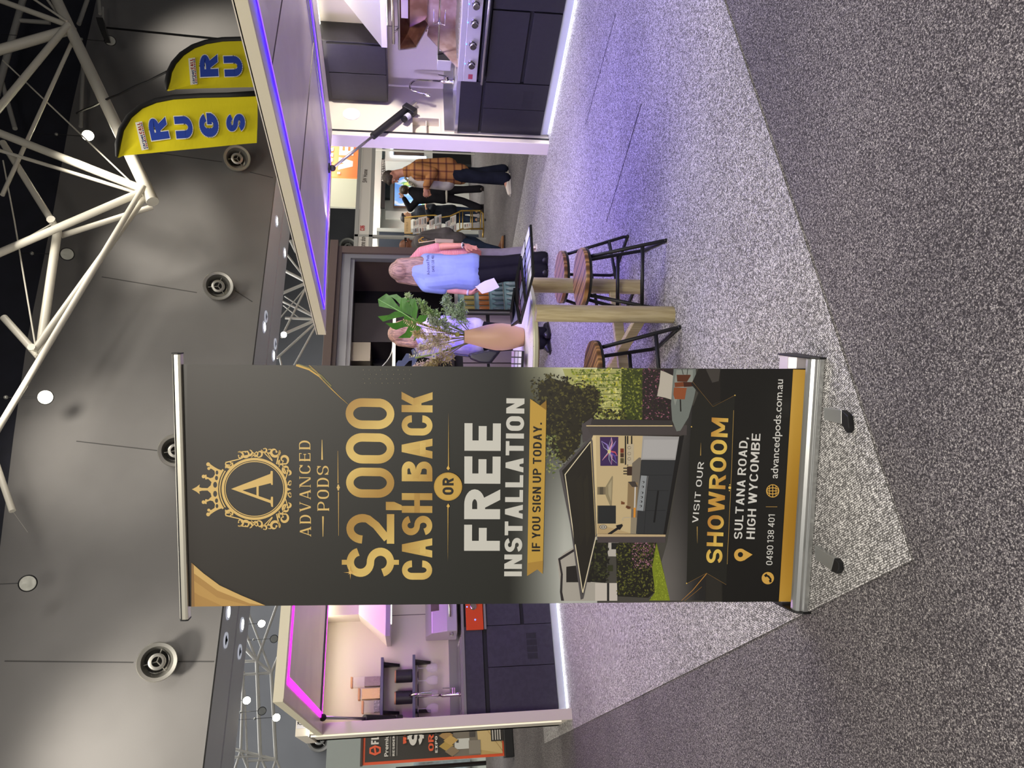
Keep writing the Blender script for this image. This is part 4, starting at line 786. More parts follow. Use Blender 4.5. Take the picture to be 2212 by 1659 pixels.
# cassette
ALU = mat('satin_aluminium', (196, 198, 196), .3, .8)
def prof2(pts, ext0, ext1, m, name, bev=.002):
    p0 = BA+BD*ext0; return part(MB().prism([p0-BN*a+Vector((0, 0, b)) for a, b in pts], BD*(ext1-ext0)), name, m, bn, bevel=bev)
prof2([(0, .004), (-.004, .010), (-.004, .026), (.002, .030), (.002, .040), (.008, .050), (.02, .056), (.032, .057), (.032, .004)], 0, .886, ALU, 'base_front')
prof2([(.085, .004), (.085, .06), (.10, .085), (.16, .085), (.185, .05), (.185, .004)], 0, .886, mat('base_rear_white', (220, 212, 216), .35, .3), 'base_rear')
prof2([(.032, .004), (.032, .012), (.085, .012), (.085, .004)], 0, .886, GASK, 'base_floor')
for e0, e1 in ((-.006, 0), (.886, .892)): prof2([(-.008, 0), (-.008, .03), (.006, .055), (.03, .066), (.085, .085), (.16, .092), (.19, .055), (.19, 0)], e0, e1, BLK, 'end_cap', .001)
for a, b, c_, d_ in (((1779, 880), (1779, 906), (1817, 916), (1817, 886)), ((1759, 1178), (1760, 1206), (1795, 1233), (1802, 1206))):
    q = [pz(*v, .022) for v in (a, b, c_, d_)]; ft = part(MB().prism(q, (0, 0, -.02)), 'swing_foot', ALU, bn, bevel=.002)
for v, nm in ((((1817, 885), (1817, 917), (1829, 936), (1834, 926), (1831, 898)), 0), (((1802, 1205), (1794, 1234), (1806, 1240), (1812, 1230), (1811, 1215)), 1)):
    part(MB().prism([pz(*w_, .024) for w_ in v], (0, 0, -.023)), 'foot_tip', BLK, bn, bevel=.003)
# ---------------------------------------------------------------- the printed artwork, laid out in hair-thin layers on the sheet
pr = Print(.000012, .0004); N = BNN
C1 = lambda x, y: BQ(370+x/2.86, 760+y/2.86)
C2 = lambda x, y: BQ(860+x/2.962, 760+y/2.962)
C3 = lambda x, y: BQ(1180+x/3.131, 780+y/3.131)
C4 = lambda x, y: BQ(1440+x/2.86, 760+y/2.86)
CL = lambda x, y: BQ(400+x/6.144, 940+y/6.144)
def gold(u, v=0, a=(176, 136, 62), b=(226, 196, 112)):
    t = .5+.5*sin(u*9+v*2.2); return tuple(a[i]+(b[i]-a[i])*t for i in range(3))
LG = (222, 188, 112); LG2 = (204, 164, 88)
def P(pts, col, f): pr.put([f(*p) for p in pts], col, N)
def SP(path, w, col, f, closed=False, taper=None):
    pr.layer()
    for q in stroke(path, w, w, closed, taper): pr.put([f(*p) for p in q], col, N, False)
# background tone: brown-black above, green-black below
def grid(f, x0, x1, y0, y1, nx, ny, fn):
    pr.layer()
    for i in range(nx):
        for j in range(ny):
            c = [(x0+(x1-x0)*a/nx, y0+(y1-y0)*b/ny) for a, b in ((i, j), (i+1, j), (i+1, j+1), (i, j+1))]
            pr.put([f(*p) for p in c], [fn(*p) for p in c], N, False)
E_l = lambda X: 1310+(X-410)*(1298.5-1310)/(1722-410); E_r = lambda X: 787+(X-392)*(798-787)/(1752-392)
def bgc(X, v):
    t = min(max((X-400)/500, 0), 1); return tuple(a+(b-a)*t for a, b in zip((45, 40, 34), (37, 38, 33)))
def F(X, v): Y = E_l(X)+(E_r(X)-E_l(X))*v; return BQ(X, Y)
grid(F, 404, 1150, 0, 1, 8, 1, bgc)
# picture: sky, from dark at the top to pale mist
def sky(X, v):
    t = min(max((X-1100)/120, 0), 1); t2 = .55+.45*cos((v-.12)*3.4); k = t*t2; a = (37, 38, 33); b = (196, 200, 194)
    if v > .75: b = (222, 224, 190); k = t*min(1, (v-.7)*3.2)
    return tuple(a[i]+(b[i]-a[i])*k for i in range(3))
grid(F, 1100, 1290, 0, 1, 16, 20, sky)
grid(F, 1290, 1520, 0, 1, 6, 2, lambda X, v: (74, 72, 66))
rnd = random.Random(3)
def inside(p, poly):
    x, y = p; c = False; j = len(poly)-1
    for i in range(len(poly)):
        xi, yi = poly[i]; xj, yj = poly[j]
        if (yi > y) != (yj > y) and x < (xj-xi)*(y-yi)/(yj-yi)+xi: c = not c
        j = i
    return c
def speck(poly, cols, n, s, f=C3):
    x0, x1 = min(p[0] for p in poly), max(p[0] for p in poly); y0, y1 = min(p[1] for p in poly), max(p[1] for p in poly); k = 0
    while k < n:
        p = (rnd.uniform(x0, x1), rnd.uniform(y0, y1)); 
        if not inside(p, poly): k += .2; continue
        a = rnd.uniform(0, 6.3); r = s*rnd.uniform(.5, 1.3); k += 1
        if int(k) % 40 == 0: pr.layer()
        pr.h += pr.e*.004
        pr.put([f(p[0]+r*cos(a+t)*q, p[1]+r*sin(a+t)*q) for t, q in ((0, 1), (1.6, .55), (3.14, 1), (4.7, .5))], rnd.choice(cols), N, False)
P([(110, 52), (520, 52), (520, 420), (330, 420), (250, 380), (180, 250)], (176, 178, 110), C3)
speck([(170, 52), (520, 52), (520, 420), (360, 420), (250, 380)], [(196, 190, 70), (150, 160, 50), (112, 130, 44), (222, 220, 140), (90, 104, 40)], 520, 13)
for k in range(7): P([(200, 90+k*46), (500, 80+k*46), (500, 84+k*46), (200, 95+k*46)], (88, 96, 52), C3)
tree = [(-60, 170), (20, 110), (150, 150), (240, 190), (300, 170), (360, 210), (350, 330), (300, 400), (240, 420), (230, 560), (120, 690), (70, 640), (20, 560), (-30, 420)]
P(tree, (42, 38, 24), C3); speck([(-110, 120), (0, 80), (150, 110), (330, 150), (400, 260), (330, 420), (250, 560), (130, 720), (20, 660), (-60, 480), (-90, 300)], [(40, 36, 22), (56, 52, 28), (74, 70, 34), (32, 28, 18), (92, 88, 44)], 900, 13)
speck([(-80, 520), (60, 500), (100, 700), (50, 800), (-30, 700)], [(120, 130, 70), (90, 104, 56), (150, 156, 96)], 120, 11)
P([(508, 52), (655, 52), (655, 440), (508, 400)], (58, 66, 26), C3); speck([(508, 52), (655, 52), (650, 400), (500, 390)], [(96, 106, 36), (142, 148, 60), (52, 60, 24), (74, 84, 30)], 420, 9)
P([(650, 52), (860, 52), (860, 400), (650, 410)], (44, 34, 36), C3); speck([(650, 52), (800, 52), (845, 390), (645, 400)], [(120, 70, 90), (70, 52, 50), (54, 60, 34), (36, 28, 28), (160, 104, 124)], 380, 7)
speck([(340, 320), (520, 330), (560, 420), (420, 430)], [(54, 56, 30), (96, 96, 44), (36, 34, 22)], 160, 11)
# house, left hedge, lawn, paving
P([(75, 1345), (115, 1300), (200, 1250), (400, 1260), (400, 1620), (110, 1622), (100, 1560)], (176, 172, 164), C3); P([(80, 1335), (210, 1255), (215, 1270), (95, 1345), (112, 1440), (108, 1560), (120, 1620), (100, 1620), (92, 1560), (98, 1440)], (44, 38, 40), C3)
P([(135, 1390), (300, 1370), (300, 1495), (135, 1495)], (34, 30, 28), C3); P([(330, 1500), (480, 1500), (480, 1620), (330, 1620)], (206, 200, 192), C3); P([(400, 1225), (490, 1225), (490, 1320), (420, 1320)], (190, 186, 180), C3); P([(440, 1228), (486, 1228), (486, 1272), (440, 1272)], (26, 26, 26), C3)
P([(300, 1200), (420, 1225), (400, 1500), (270, 1490)], (28, 26, 18), C3); speck([(290, 1215), (420, 1225), (420, 1490), (290, 1480)], [(44, 44, 26), (24, 22, 16), (66, 70, 36)], 200, 12)
P([(470, 1228), (745, 1228), (735, 1560), (690, 1600), (480, 1590)], (30, 28, 18), C3); speck([(475, 1228), (745, 1228), (735, 1560), (690, 1595), (480, 1580)], [(56, 60, 26), (84, 88, 36), (34, 32, 20), (104, 104, 44)], 620, 9)
speck([(570, 1228), (735, 1228), (710, 1400), (590, 1400)], [(150, 96, 120), (190, 140, 160), (96, 60, 76)], 200, 6); P([(415, 1380), (450, 1380), (450, 1420), (415, 1420)], (50, 54, 26), C3)
P([(410, 1500), (425, 1500), (425, 1620), (410, 1620)], (36, 34, 34), C3)
P([(745, 1228), (838, 1618), (695, 1618), (735, 1560), (715, 1400)], (128, 142, 34), C3); speck([(745, 1240), (835, 1612), (700, 1612), (735, 1550)], [(150, 166, 44), (108, 122, 30), (170, 184, 60)], 300, 5)
def pave(x, y): t = min(max((x-760)/260, 0), 1); s_ = .8+.2*cos(y*.004); return tuple((112-74*t*t)*s_*k for k in (1, .97, .95))
pr.layer()
for i in range(7):
    for j in range(10):
        def cc(a, b):
            yy = 300+(1618-300)*b/10; x0_ = max(750+(yy-1228)*.22 if yy > 1228 else 955-(yy-300)*.17, 745) if yy > 1228 else 960-(yy-300)*.155; return (x0_+(1075-x0_)*a/7, yy)
        c = [cc(i, j), cc(i+1, j), cc(i+1, j+1), cc(i, j+1)]; pr.put([C3(*p) for p in c], [pave(*p) for p in c], N, False)
# the pod in the picture
P([(345, 1165), (790, 1170), (805, 1170), (900, 510), (860, 400), (300, 400), (270, 500), (330, 1000)], (52, 46, 40), C3)
P([(303, 500), (655, 505), (612, 1168), (342, 1168)], (206, 186, 144), C3); P([(342, 1100), (560, 1160), (600, 1168), (342, 1168)], (190, 166, 124), C3); P([(303, 503), (335, 503), (345, 1168), (330, 1168)], (226, 206, 160), C3)
P([(362, 512), (487, 512), (484, 708), (365, 708)], (62, 38, 92), C3)
for a, b, c_ in (((425, 610), (372, 540), (150, 130, 210)), ((425, 610), (470, 540), (120, 90, 180)), ((425, 610), (480, 640), (210, 90, 110)), ((425, 610), (440, 700), (180, 120, 170)), ((425, 610), (378, 670), (200, 90, 120)), ((425, 610), (440, 515), (220, 160, 190)), ((425, 610), (475, 690), (90, 70, 170))):
    m_ = ((a[0]+b[0])/2+12, (a[1]+b[1])/2-10); SP([a, m_, b], 14, c_, C3, taper=lambda t: 1-t*.8); SP([a, ((a[0]+b[0])/2-9, (a[1]+b[1])/2+9), b], 5, (190, 200, 220), C3, taper=lambda t: 1-t*.8)
P([(415, 600), (435, 600), (435, 622), (415, 622)], (222, 214, 150), C3)
P([(345, 850), (402, 850), (402, 902), (345, 902)], (128, 116, 92), C3); P([(360, 850), (385, 850), (385, 902), (360, 902)], (90, 82, 66), C3); P([(400, 850), (445, 775), (450, 780), (442, 990), (434, 985), (400, 905)], (150, 138, 108), C3); P([(418, 840), (442, 800), (438, 950), (420, 900)], (176, 164, 132), C3)
P([(350, 976), (470, 976), (470, 1098), (350, 1098)], (38, 40, 42), C3); P([(345, 976), (352, 976), (352, 1098), (345, 1098)], (70, 68, 60), C3)
for r_, c_ in ((26, (90, 84, 76)), (21, (206, 200, 184)), (14, (70, 66, 62)), (9, (190, 184, 170))): P([(384+r_*cos(a*.35), 1121+r_*.62*sin(a*.35)) for a in range(18)], c_, C3)
SP([(345, 1222), (425, 1168)], 5, (180, 160, 110), C3); SP([(420, 1172), (500, 1118)], 17, (24, 22, 24), C3); P([(470, 1110), (512, 1100), (518, 1112), (498, 1140), (480, 1136)], (20, 18, 20), C3)
for x_, a, b in ((530, 505, 700), (545, 505, 705), (572, 505, 560)): P([(x_, a), (x_+9, a), (x_+9, b), (x_, b)], (24, 22, 22), C3)
for a, b, c_ in ((590, 620, (120, 50, 30)), (622, 650, (70, 46, 30)), (655, 690, (90, 80, 50))): P([(500, a), (524, a), (524, b), (500, b)], c_, C3)
P([(545, 560), (590, 560), (590, 700), (545, 700)], (196, 184, 158), C3)
for y_ in (585, 625, 660): SP([(560+11*cos(a*.4), y_+9*sin(a*.4)) for a in range(16)], 3, (120, 108, 92), C3)
for y_ in (720, 740, 758): P([(520, y_), (545, y_), (545, y_+7), (520, y_+7)], (30, 26, 22), C3); P([(545, y_-8), (582, y_-8), (582, y_+14), (545, y_+14)], (60, 40, 30), C3)
P([(580, 690), (628, 650), (640, 655), (615, 1168), (570, 1168)], (120, 112, 100), C3); P([(552, 815), (618, 820), (610, 1000), (545, 1000)], (146, 124, 90), C3); P([(552, 815), (600, 812), (618, 850), (580, 850)], (70, 62, 56), C3); P([(596, 850), (606, 850), (600, 1040), (590, 1040)], (210, 206, 200), C3); P([(590, 990), (604, 990), (602, 1056), (588, 1056)], (226, 150, 50), C3)
P([(505, 945), (530, 955), (528, 968), (505, 968)], (120, 74, 40), C3); P([(540, 975), (572, 985), (560, 1000), (536, 990)], (96, 56, 30), C3); SP([(565, 1056), (520, 1058), (512, 1068), (520, 1078)], 5, (190, 180, 160), C3)
P([(572, 1056), (612, 1056), (608, 1168), (568, 1168)], (150, 140, 120), C3)
P([(652, 505), (900, 510), (872, 668), (640, 666)], (168, 168, 170), C3); P([(660, 530), (890, 530), (868, 655), (648, 655)], (182, 182, 184), C3)
P([(640, 668), (872, 668), (800, 1168), (606, 1166)], (50, 52, 55), C3)
for a, b in (((640, 770), (850, 770)), ((688, 874), (826, 875)), ((620, 1010), (806, 1008)), ((660, 1166), (690, 772))): SP([a, b], 2.5, (28, 29, 31), C3)
P([(750, 874), (762, 874), (735, 1090), (722, 1090)], (18, 18, 20), C3)
P([(640, 772), (680, 775), (655, 1012), (608, 1008)], (150, 156, 162), C3); P([(684, 775), (690, 775), (664, 1012), (658, 1012)], (110, 110, 112), C3)
for y_ in (818, 850, 890, 920, 950, 980): xx = 660-(y_-775)*.11; P([(xx-8, y_-6), (xx+5, y_-8), (xx+9, y_), (xx+3, y_+7), (xx-7, y_+5)], (44, 46, 50), C3); P([(xx-6, y_-3), (xx, y_-3), (xx, y_+3), (xx-6, y_+3)], (210, 214, 220), C3)
P([(898, 508), (930, 500), (808, 1172), (790, 1170)], (22, 20, 20), C3)
P([(240, 430), (306, 382), (316, 392), (316, 500), (300, 540), (245, 545)], (80, 74, 76), C3); P([(268, 432), (950, 432), (948, 500), (300, 500)], (76, 70, 70), C3); P([(270, 434), (852, 434), (852, 440), (270, 440)], (236, 214, 160), C3); P([(308, 392), (850, 400), (850, 430), (300, 430)], (58, 54, 54), C3)
P([(343, 1168), (805, 1172), (805, 1186), (343, 1186)], (200, 178, 140), C3); P([(343, 1186), (805, 1186), (805, 1226), (345, 1226)], (78, 70, 72), C3)
P([(86, 738), (300, 510), (312, 540), (340, 1180), (250, 1605), (232, 1612), (160, 1100)], (84, 80, 82), C3); P([(106, 740), (300, 532), (330, 1175), (243, 1580), (180, 1100)], (36, 32, 25), C3)
SP([(126, 766), (298, 545)], 6, (232, 222, 190), C3); SP([(126, 764), (176, 1120), (245, 1560)], 6, (232, 222, 190), C3); SP([(336, 1185), (246, 1565)], 6, (232, 222, 190), C3); SP([(300, 540), (334, 1180)], 4, (200, 180, 130), C3)
for k in range(3): P([(150+k*50, 800+k*10), (200+k*40, 760), (230+k*35, 1150), (190+k*40, 1250)], (38+k*2, 34+k*2, 26+k), C3)
# table corner with leather vessels
P([(772, 62), (800, 72), (860, 100), (852, 262), (800, 246), (748, 236), (764, 150)], (196, 190, 178), C3); P([(860, 52), (1010, 52), (1012, 180), (995, 260), (960, 380), (905, 470), (880, 474), (850, 400), (842, 290), (852, 150)], (120, 128, 124), C3); P([(880, 60), (990, 60), (990, 160), (900, 200), (870, 300), (860, 260), (868, 120)], (146, 152, 146), C3)
P([(880, 92), (975, 92), (975, 100), (950, 140), (884, 138)], (92, 48, 26), C3); P([(866, 145), (930, 140), (938, 150), (930, 172), (868, 176)], (124, 66, 36), C3); P([(862, 178), (948, 180), (935, 258), (868, 256), (858, 225)], (150, 82, 46), C3); P([(925, 140), (990, 142), (990, 170), (930, 175)], (70, 36, 22), C3); SP([(905, 258), (908, 340)], 9, (24, 20, 18), C3); SP([(925, 90), (915, 52)], 4, (30, 24, 20), C3); SP([(950, 92), (955, 52)], 4, (30, 24, 20), C3)
# lower dark field
def low(X, v): t = min(max((X-1480)/90, 0), 1); return tuple(60-36*t for k in range(3))
P([(200, 105), (1000, 103), (1000, 1540), (440, 1540), (600, 700)], (24, 23, 20), C4); grid(F, 1560, 1722, 0, 1, 3, 1, lambda X, v: (23, 22, 19))
P([(150, 200), (260, 330), (330, 300), (330, 104), (195, 104)], (34, 30, 26), C4); P([(240, 106), (330, 106), (320, 180), (280, 190)], (70, 66, 62), C4)
P([(158, 345), (140, 620), (122, 1430), (245, 1365), (366, 1436), (372, 1305), (420, 268), (288, 338), (200, 240)], (34, 34, 29), C4)
SP([(366, 1436), (245, 1365), (122, 1430)], 1.6, (150, 116, 60), C4); SP([(155, 180), (285, 338), (422, 266)], 1.6, (140, 108, 56), C4)
SP([(90, 1535), (160, 1470), (245, 1368)], 5, (196, 140, 66), C4, taper=lambda t: .4+t*.6); SP([(110, 1535), (180, 1480), (215, 1450)], 2.5, (150, 110, 50), C4); SP([(372, 1310), (398, 760), (412, 360)], 2.2, (196, 160, 84), C4)
for r_, x_, y_ in ((9, 388, 838), (4, 389, 820), (4, 386, 856), (4, 152, 462), (4, 122, 1428), (4, 420, 268)): P([(x_+r_*cos(a*.52), y_+r_*sin(a*.52)) for a in range(12)], (232, 196, 100), C4)
SP([(188, 1180), (187, 1078)], 4, (200, 164, 90), C4, taper=lambda t: .15+t); SP([(208, 640), (210, 560)], 4, (200, 164, 90), C4, taper=lambda t: 1.1-t)
def T(s, l, r, t, col, f=C4, **k): O = f(*l); pr.text(s, O, f(*r)-O, f(*t)-O, N, col, **k)
WH = (226, 226, 222)
T('VISIT OUR', (192, 1055), (229, 680), (156, 1053), WH, T=.14, W=.68, gap=.19)
T('SHOWROOM', (341, 1305), (379, 410), (241, 1301), lambda u, v: gold(u, v, (196, 140, 60), (236, 204, 100)), T=.21, W=.80, gap=.16)
T('SULTANA ROAD,', (464, 1155), (500, 528), (413, 1153), WH, T=.16, W=.66, gap=.15); T('HIGH WYCOMBE', (541, 1155), (577, 505), (489, 1153), WH, T=.16, W=.66, gap=.15)
T('0490 138 401', (650, 1315), (666, 1003), (611, 1314), WH, T=.13, W=.62, gap=.14)
O = C4(682, 780); fonttext('advancedpods.com.au', O, C4(716, 170)-O, C4(636, 779)-O, N, WH, pr, .004)
GC = (222, 176, 84)
def disc(f, cx, cy, r, col, sq=1): P([(cx+r*cos(a*pi/16), cy+r*sq*sin(a*pi/16)) for a in range(32)], col, f)
disc(C4, 453, 1252, 39, GC); P([(470, 1218), (528, 1250), (474, 1287)], GC, C4); disc(C4, 453, 1250, 16, (23, 22, 19))
disc(C4, 622, 1395, 38, GC); SP([(606, 1376), (626, 1384), (640, 1402), (636, 1414)], 12, (23, 22, 19), C4); P([(598, 1378), (614, 1366), (622, 1380), (608, 1390)], (23, 22, 19), C4); P([(628, 1408), (644, 1400), (646, 1418), (634, 1424)], (23, 22, 19), C4)
for rx_ in (38, 19): SP([(652+38*cos(a*pi/16), 857+rx_*sin(a*pi/16)) for a in range(32)], 5, GC, C4, True)
for y_ in (857,): SP([(614, y_), (690, y_)], 4.5, GC, C4)
for x_ in (632, 652, 672): h_ = sqrt(38*38-(x_-652)**2); SP([(x_, 857-h_), (x_, 857+h_)], 4.5, GC, C4)
SP([(610, 955), (680, 955)], 3, (190, 150, 80), C4)
pr.layer(); F2 = lambda X, v: BQ(X+(1-v)*-30+0, 0)
gb = [C4(778, 108), C4(884, 110), C4(793, 1541), C4(690, 1539)]
for k in range(12):
    a, b = k/12, (k+1)/12; c_ = lambda t: gold(t*.65+.1, 0, (184, 138, 46), (214, 170, 74)); pr.put([gb[0].lerp(gb[3], a), gb[1].lerp(gb[2], a), gb[1].lerp(gb[2], b), gb[0].lerp(gb[3], b)], [c_(a), c_(a), c_(b), c_(b)], N, False)
# mid part: offers
hs = pr.h; pr.h = .0008
T('$2,000', (851.5, 1246), (852, 861), (749, 1246), gold, f=BQ, T=.175*1.0, H=.155, W=.63, gap=.085)
T('CASH BACK', (933.5, 1252), (934.5, 847), (868.5, 1252), gold, f=BQ, T=.225, H=.185, W=.64, gap=.095)
WT = (214, 214, 206); T('FREE', (1079.5, 1189.5), (1082, 914.6), (1002.5, 1189.5), WT, f=BQ, T=.27, H=.22, W=.80, gap=.15); T('INSTALLATION', (1127, 1244.5), (1133, 860.6), (1089, 1244.5), WT, f=BQ, T=.235, H=.195, W=.68, gap=.125)
pr.h = hs
P([(1138.5, 1243), (1160.5, 1229), (1172, 1238.7), (1180, 885), (1145, 861)], (200, 162, 70), BQ); P([(1180, 864), (1180.4, 886), (1166, 876)], (150, 116, 46), BQ); P([(1138.7, 1243), (1160.5, 1229), (1172, 1238), (1173, 1210), (1140, 1215)], (178, 140, 62), BQ)
T('IF YOU SIGN UP TODAY.', (1166.5, 1190), (1170.3, 912.6), (1148.5, 1190), (30, 27, 22), f=BQ, T=.19, W=.66, gap=.15)
disc(BQ, 968, 1050.3, 30.5, (196, 156, 66)); disc(BQ, 967.6, 1050.6, 28, (206, 168, 78)); T('OR', (980, 1068), (980, 1031.5), (956, 1068), (32, 30, 22), f=BQ, T=.24, W=.72, gap=.16)
for a, b in (((967.6, 1212), (967.8, 1092)), ((969, 1010), (969, 890))): SP([a, b], 2.2, (196, 160, 80), BQ, taper=(lambda t: t) if a[1] > 1100 else (lambda t: 1-t))
for y_ in (1011, 1092.5): P([(968.3, y_-6), (972, y_), (968.3, y_+4), (964.6, y_)], (226, 184, 90), BQ)
# logo
pr.h = .0009
T('ADVANCED', (672, 1157.5), (670.5, 951.5), (648, 1157.5), LG, f=BQ, T=.15, H=.065, W=.74, gap=.30, serif=.05); T('PODS', (711.3, 1103), (710, 1006), (686, 1103), LG, f=BQ, T=.16, H=.065, W=.78, gap=.24, serif=.05)
SP([(697.8, 1159), (697.9, 1115)], 3.6, LG, BQ, taper=lambda t: .3+.7*t); SP([(696, 993), (695.8, 949.8)], 3.6, LG, BQ, taper=lambda t: 1-.7*t)
SP([(731.6, 1157), (731.4, 1062)], 1.9, LG2, BQ, taper=lambda t: .3+.7*t); SP([(730.4, 1044), (730, 974)], 1.9, LG2, BQ, taper=lambda t: 1-.7*t)
for y_, r_ in ((1052.8, 3.4), (1057.5, 2), (1048.2, 2)): disc(BQ, 731, y_, r_, LG)
LC = lambda x, y: CL(x, y)
SP([(922+420*cos(a*pi/36), 712+395*sin(a*pi/36)) for a in range(72)], 34, LG, LC, True); SP([(922+388*cos(a*pi/36), 712+363*sin(a*pi/36)) for a in range(72)], 11, LG, LC, True)
P([(612, 712), (1150, 505), (1150, 632), (738, 736)], LG, LC); P([(612, 712), (738, 722), (1155, 868), (1155, 908)], LG, LC); P([(948, 650), (978, 650), (978, 830), (948, 820)], LG, LC)
P([(1138, 472), (1165, 476), (1165, 658), (1145, 658), (1128, 600), (1128, 530)], LG, LC); P([(1142, 815), (1168, 815), (1168, 952), (1146, 948), (1132, 890)], LG, LC)
for r_, w_ in ((452, 16), (486, 26)): SP([(922-r_*1.02*cos(radians(a)), 714+r_*.98*sin(radians(a))) for a in range(-33, 34, 3)], w_, LG, LC)
half = [(92, 0), (150, -30), (196, -66), (190, -28), (222, -18), (300, -16), (340, -52), (352, -96), (308, -138), (272, -130), (264, -155), (238, -172), (262, -188), (286, -198), (288, -166), (336, -148), (372, -158), (398, -200), (392, -246), (352, -272), (316, -278), (330, -300), (300, -330), (322, -348), (352, -322), (400, -290), (446, -266), (486, -252), (462, -180), (446, -90), (440, 0)]
P([(x, 717+y) for x, y in half]+[(x, 717-y) for x, y in reversed(half[1:-1])], LG, LC)
for s_ in (-1, 1):
    for cx, cy, r_ in ((308, 332, 26), (316, 276, 20), (246, 170, 24)): disc(LC, cx, 717+s_*cy, r_, LG)
    for cx, cy, r_ in ((400, 60, 26), (418, 150, 20), (424, 222, 18)): disc(LC, cx, 717+s_*cy, r_, (50, 47, 41), 1.5)
def scroll(cx, cy, r0, a0, turn, w, s_, tail=None):
    p = []
    for k in range(22):
        t = k/21; a = radians(a0+turn*t); r_ = r0*(1-.72*t); p.append((cx+r_*cos(a), 712+s_*(cy+r_*sin(a))))
    if tail: p = [(tail[0], 712+s_*tail[1])]+p
    SP(p, w, LG, LC, taper=lambda t: .35+.85*sin(pi*min(1, t*1.1+.08)) if t < .9 else .9)
for s_ in (-1, 1):
    for a in ((600, 330, 62, 160, 300, 24, (740, 400)), (575, 290, 40, 200, -260, 16, (640, 350)), (730, 440, 56, 120, -330, 22, (840, 500)), (810, 470, 60, 200, 290, 22, (760, 410)), (860, 500, 66, 240, 140, 24, (740, 430)), (985, 470, 50, 250, 300, 20, (860, 520)), (930, 460, 40, 60, -300, 18, (880, 420)),
              (1055, 520, 44, 180, 330, 20, (1160, 370)), (1120, 510, 42, 200, 300, 18, (1160, 380)), (1190, 490, 72, 20, -400, 30, (1215, 330)), (1310, 390, 66, 300, 330, 28, (1230, 330)), (1280, 350, 44, 120, 250, 18, (1250, 290)), (1345, 260, 58, 270, -340, 26, (1290, 330)), (1370, 200, 50, 90, -160, 24, (1330, 120)), (1395, 70, 30, 100, 300, 14, (1350, 40)), (1400, 90, 24, 180, -200, 12, None)):
        scroll(*a[:6], s_, a[6])
P([(1345, 690), (1415, 717), (1345, 742)], LG, LC)
# corner swoosh, gold corner, dot pattern
def EL(X): return E_l(X)
P([(414, 1215), (440, 1238), (475, 1264), (520, 1285), (574, 1307.6), (414, EL(414))], (178, 138, 74), BQ); P([(414, 1215), (440, 1238), (475, 1264), (520, 1285), (574, 1307.6), (540, 1303), (470, 1275), (414, 1234)], (214, 178, 108), BQ); P([(414, 1250), (470, 1290), (540, 1308), (480, 1308), (430, 1285), (414, 1275)], (192, 152, 84), BQ); P([(414, 1215), (419, 1219), (421, 1309.5), (414, 1309.8)], (150, 114, 66), BQ)
sw = [(640, 788.5), (668, 798), (690, 813), (712, 836), (735, 858), (752, 873)]
SP(sw, 4, (206, 164, 66), BQ, taper=lambda t: 1.1-t); SP([(x+4, y-2) for x, y in sw[:4]], 2.2, (120, 116, 50), BQ); SP([(668, 789), (684, 803), (700, 824), (715, 838)], 2.4, (150, 124, 50), BQ)
for i in range(9):
    for j in range(4): disc(BQ, 785+i*12.5+(j % 2)*3, 799+j*9.5, .55 if (i+j) % 3 else .8, (150, 140, 110))
disc(BQ, 757, 1236, 3.2, (255, 244, 200))
for a in range(8): r_ = 15 if a % 2 == 0 else 7; P([(757+1.1*cos(a*pi/4+1.57), 1236+1.1*sin(a*pi/4+1.57)), (757+r_*cos(a*pi/4), 1236+r_*sin(a*pi/4)), (757+1.1*cos(a*pi/4-1.57), 1236+1.1*sin(a*pi/4-1.57))], (230, 186, 100), BQ)
pr.build('printed_artwork', PRINT, bn)
# ================================================================ table, stools, sample boards, vase and foliage
OAK = mat('limed_oak', (206, 192, 150), .55, c2=(184, 168, 126), nscale=9, nstretch=(6, 6, .6), bump=.1, bscale=30)
m, nt, b = nodes('terrazzo_top', .35); tc = nt.nodes.new('ShaderNodeTexCoord'); v = nt.nodes.new('ShaderNodeTexVoronoi'); v.inputs['Scale'].default_value = 85
nt.links.new(tc.outputs['Object'], v.inputs['Vector']); nt.links.new(ramp(nt, v.outputs['Distance'], [(.10, (96, 84, 90)), (.2, (226, 218, 224))]), b.inputs['Base Color']); TERR = m
TC = Vector((2.243, 3.54, 0)); tb = thing('round_table', TC, 'round terrazzo-topped table on thick oak legs, carrying the vase', 'table')
def ring_pts(c, r, n, z): return [(c.x+r*cos(2*pi*k/n), c.y+r*sin(2*pi*k/n), z) for k in range(n)]
part(MB().lathe([(.385, .727), (.392, .73), (.392, .748), (.388, .752), (0, .752)], TC, n=72), 'table_edge', mat('table_edge', (208, 206, 176), .5), tb, smooth=True, flat_ang=30)
part(MB().lathe([(.384, .752), (.384, .757), (0, .757)], TC, n=72), 'table_top', TERR, tb, smooth=True, flat_ang=30)
part(MB().lathe([(.20, .69), (.20, .727), (0, .727)], TC, n=40), 'apron', OAK, tb, smooth=True, flat_ang=30)
LG_ = [Vector((2.197, 3.114, 0)), Vector((2.668, 3.493, 0)), Vector((2.289, 3.966, 0)), Vector((1.818, 3.587, 0))]
for l in LG_: part(MB().lathe([(.040, 0), (.045, .006), (.045, .745), (0, .745)], l, n=28), 'leg', OAK, tb, smooth=True, flat_ang=40)
for k, (a, b_) in enumerate(((0, 2), (1, 3))):
    d = (LG_[b_]-LG_[a]).normalized(); s = Vector((-d.y, d.x, 0)); c = (LG_[a]+LG_[b_])/2; part(MB().obox(c+Vector((0, 0, .17+k*.004)), d*.385, s*.016, (0, 0, .03)), 'cross_brace', OAK, tb, bevel=.004)
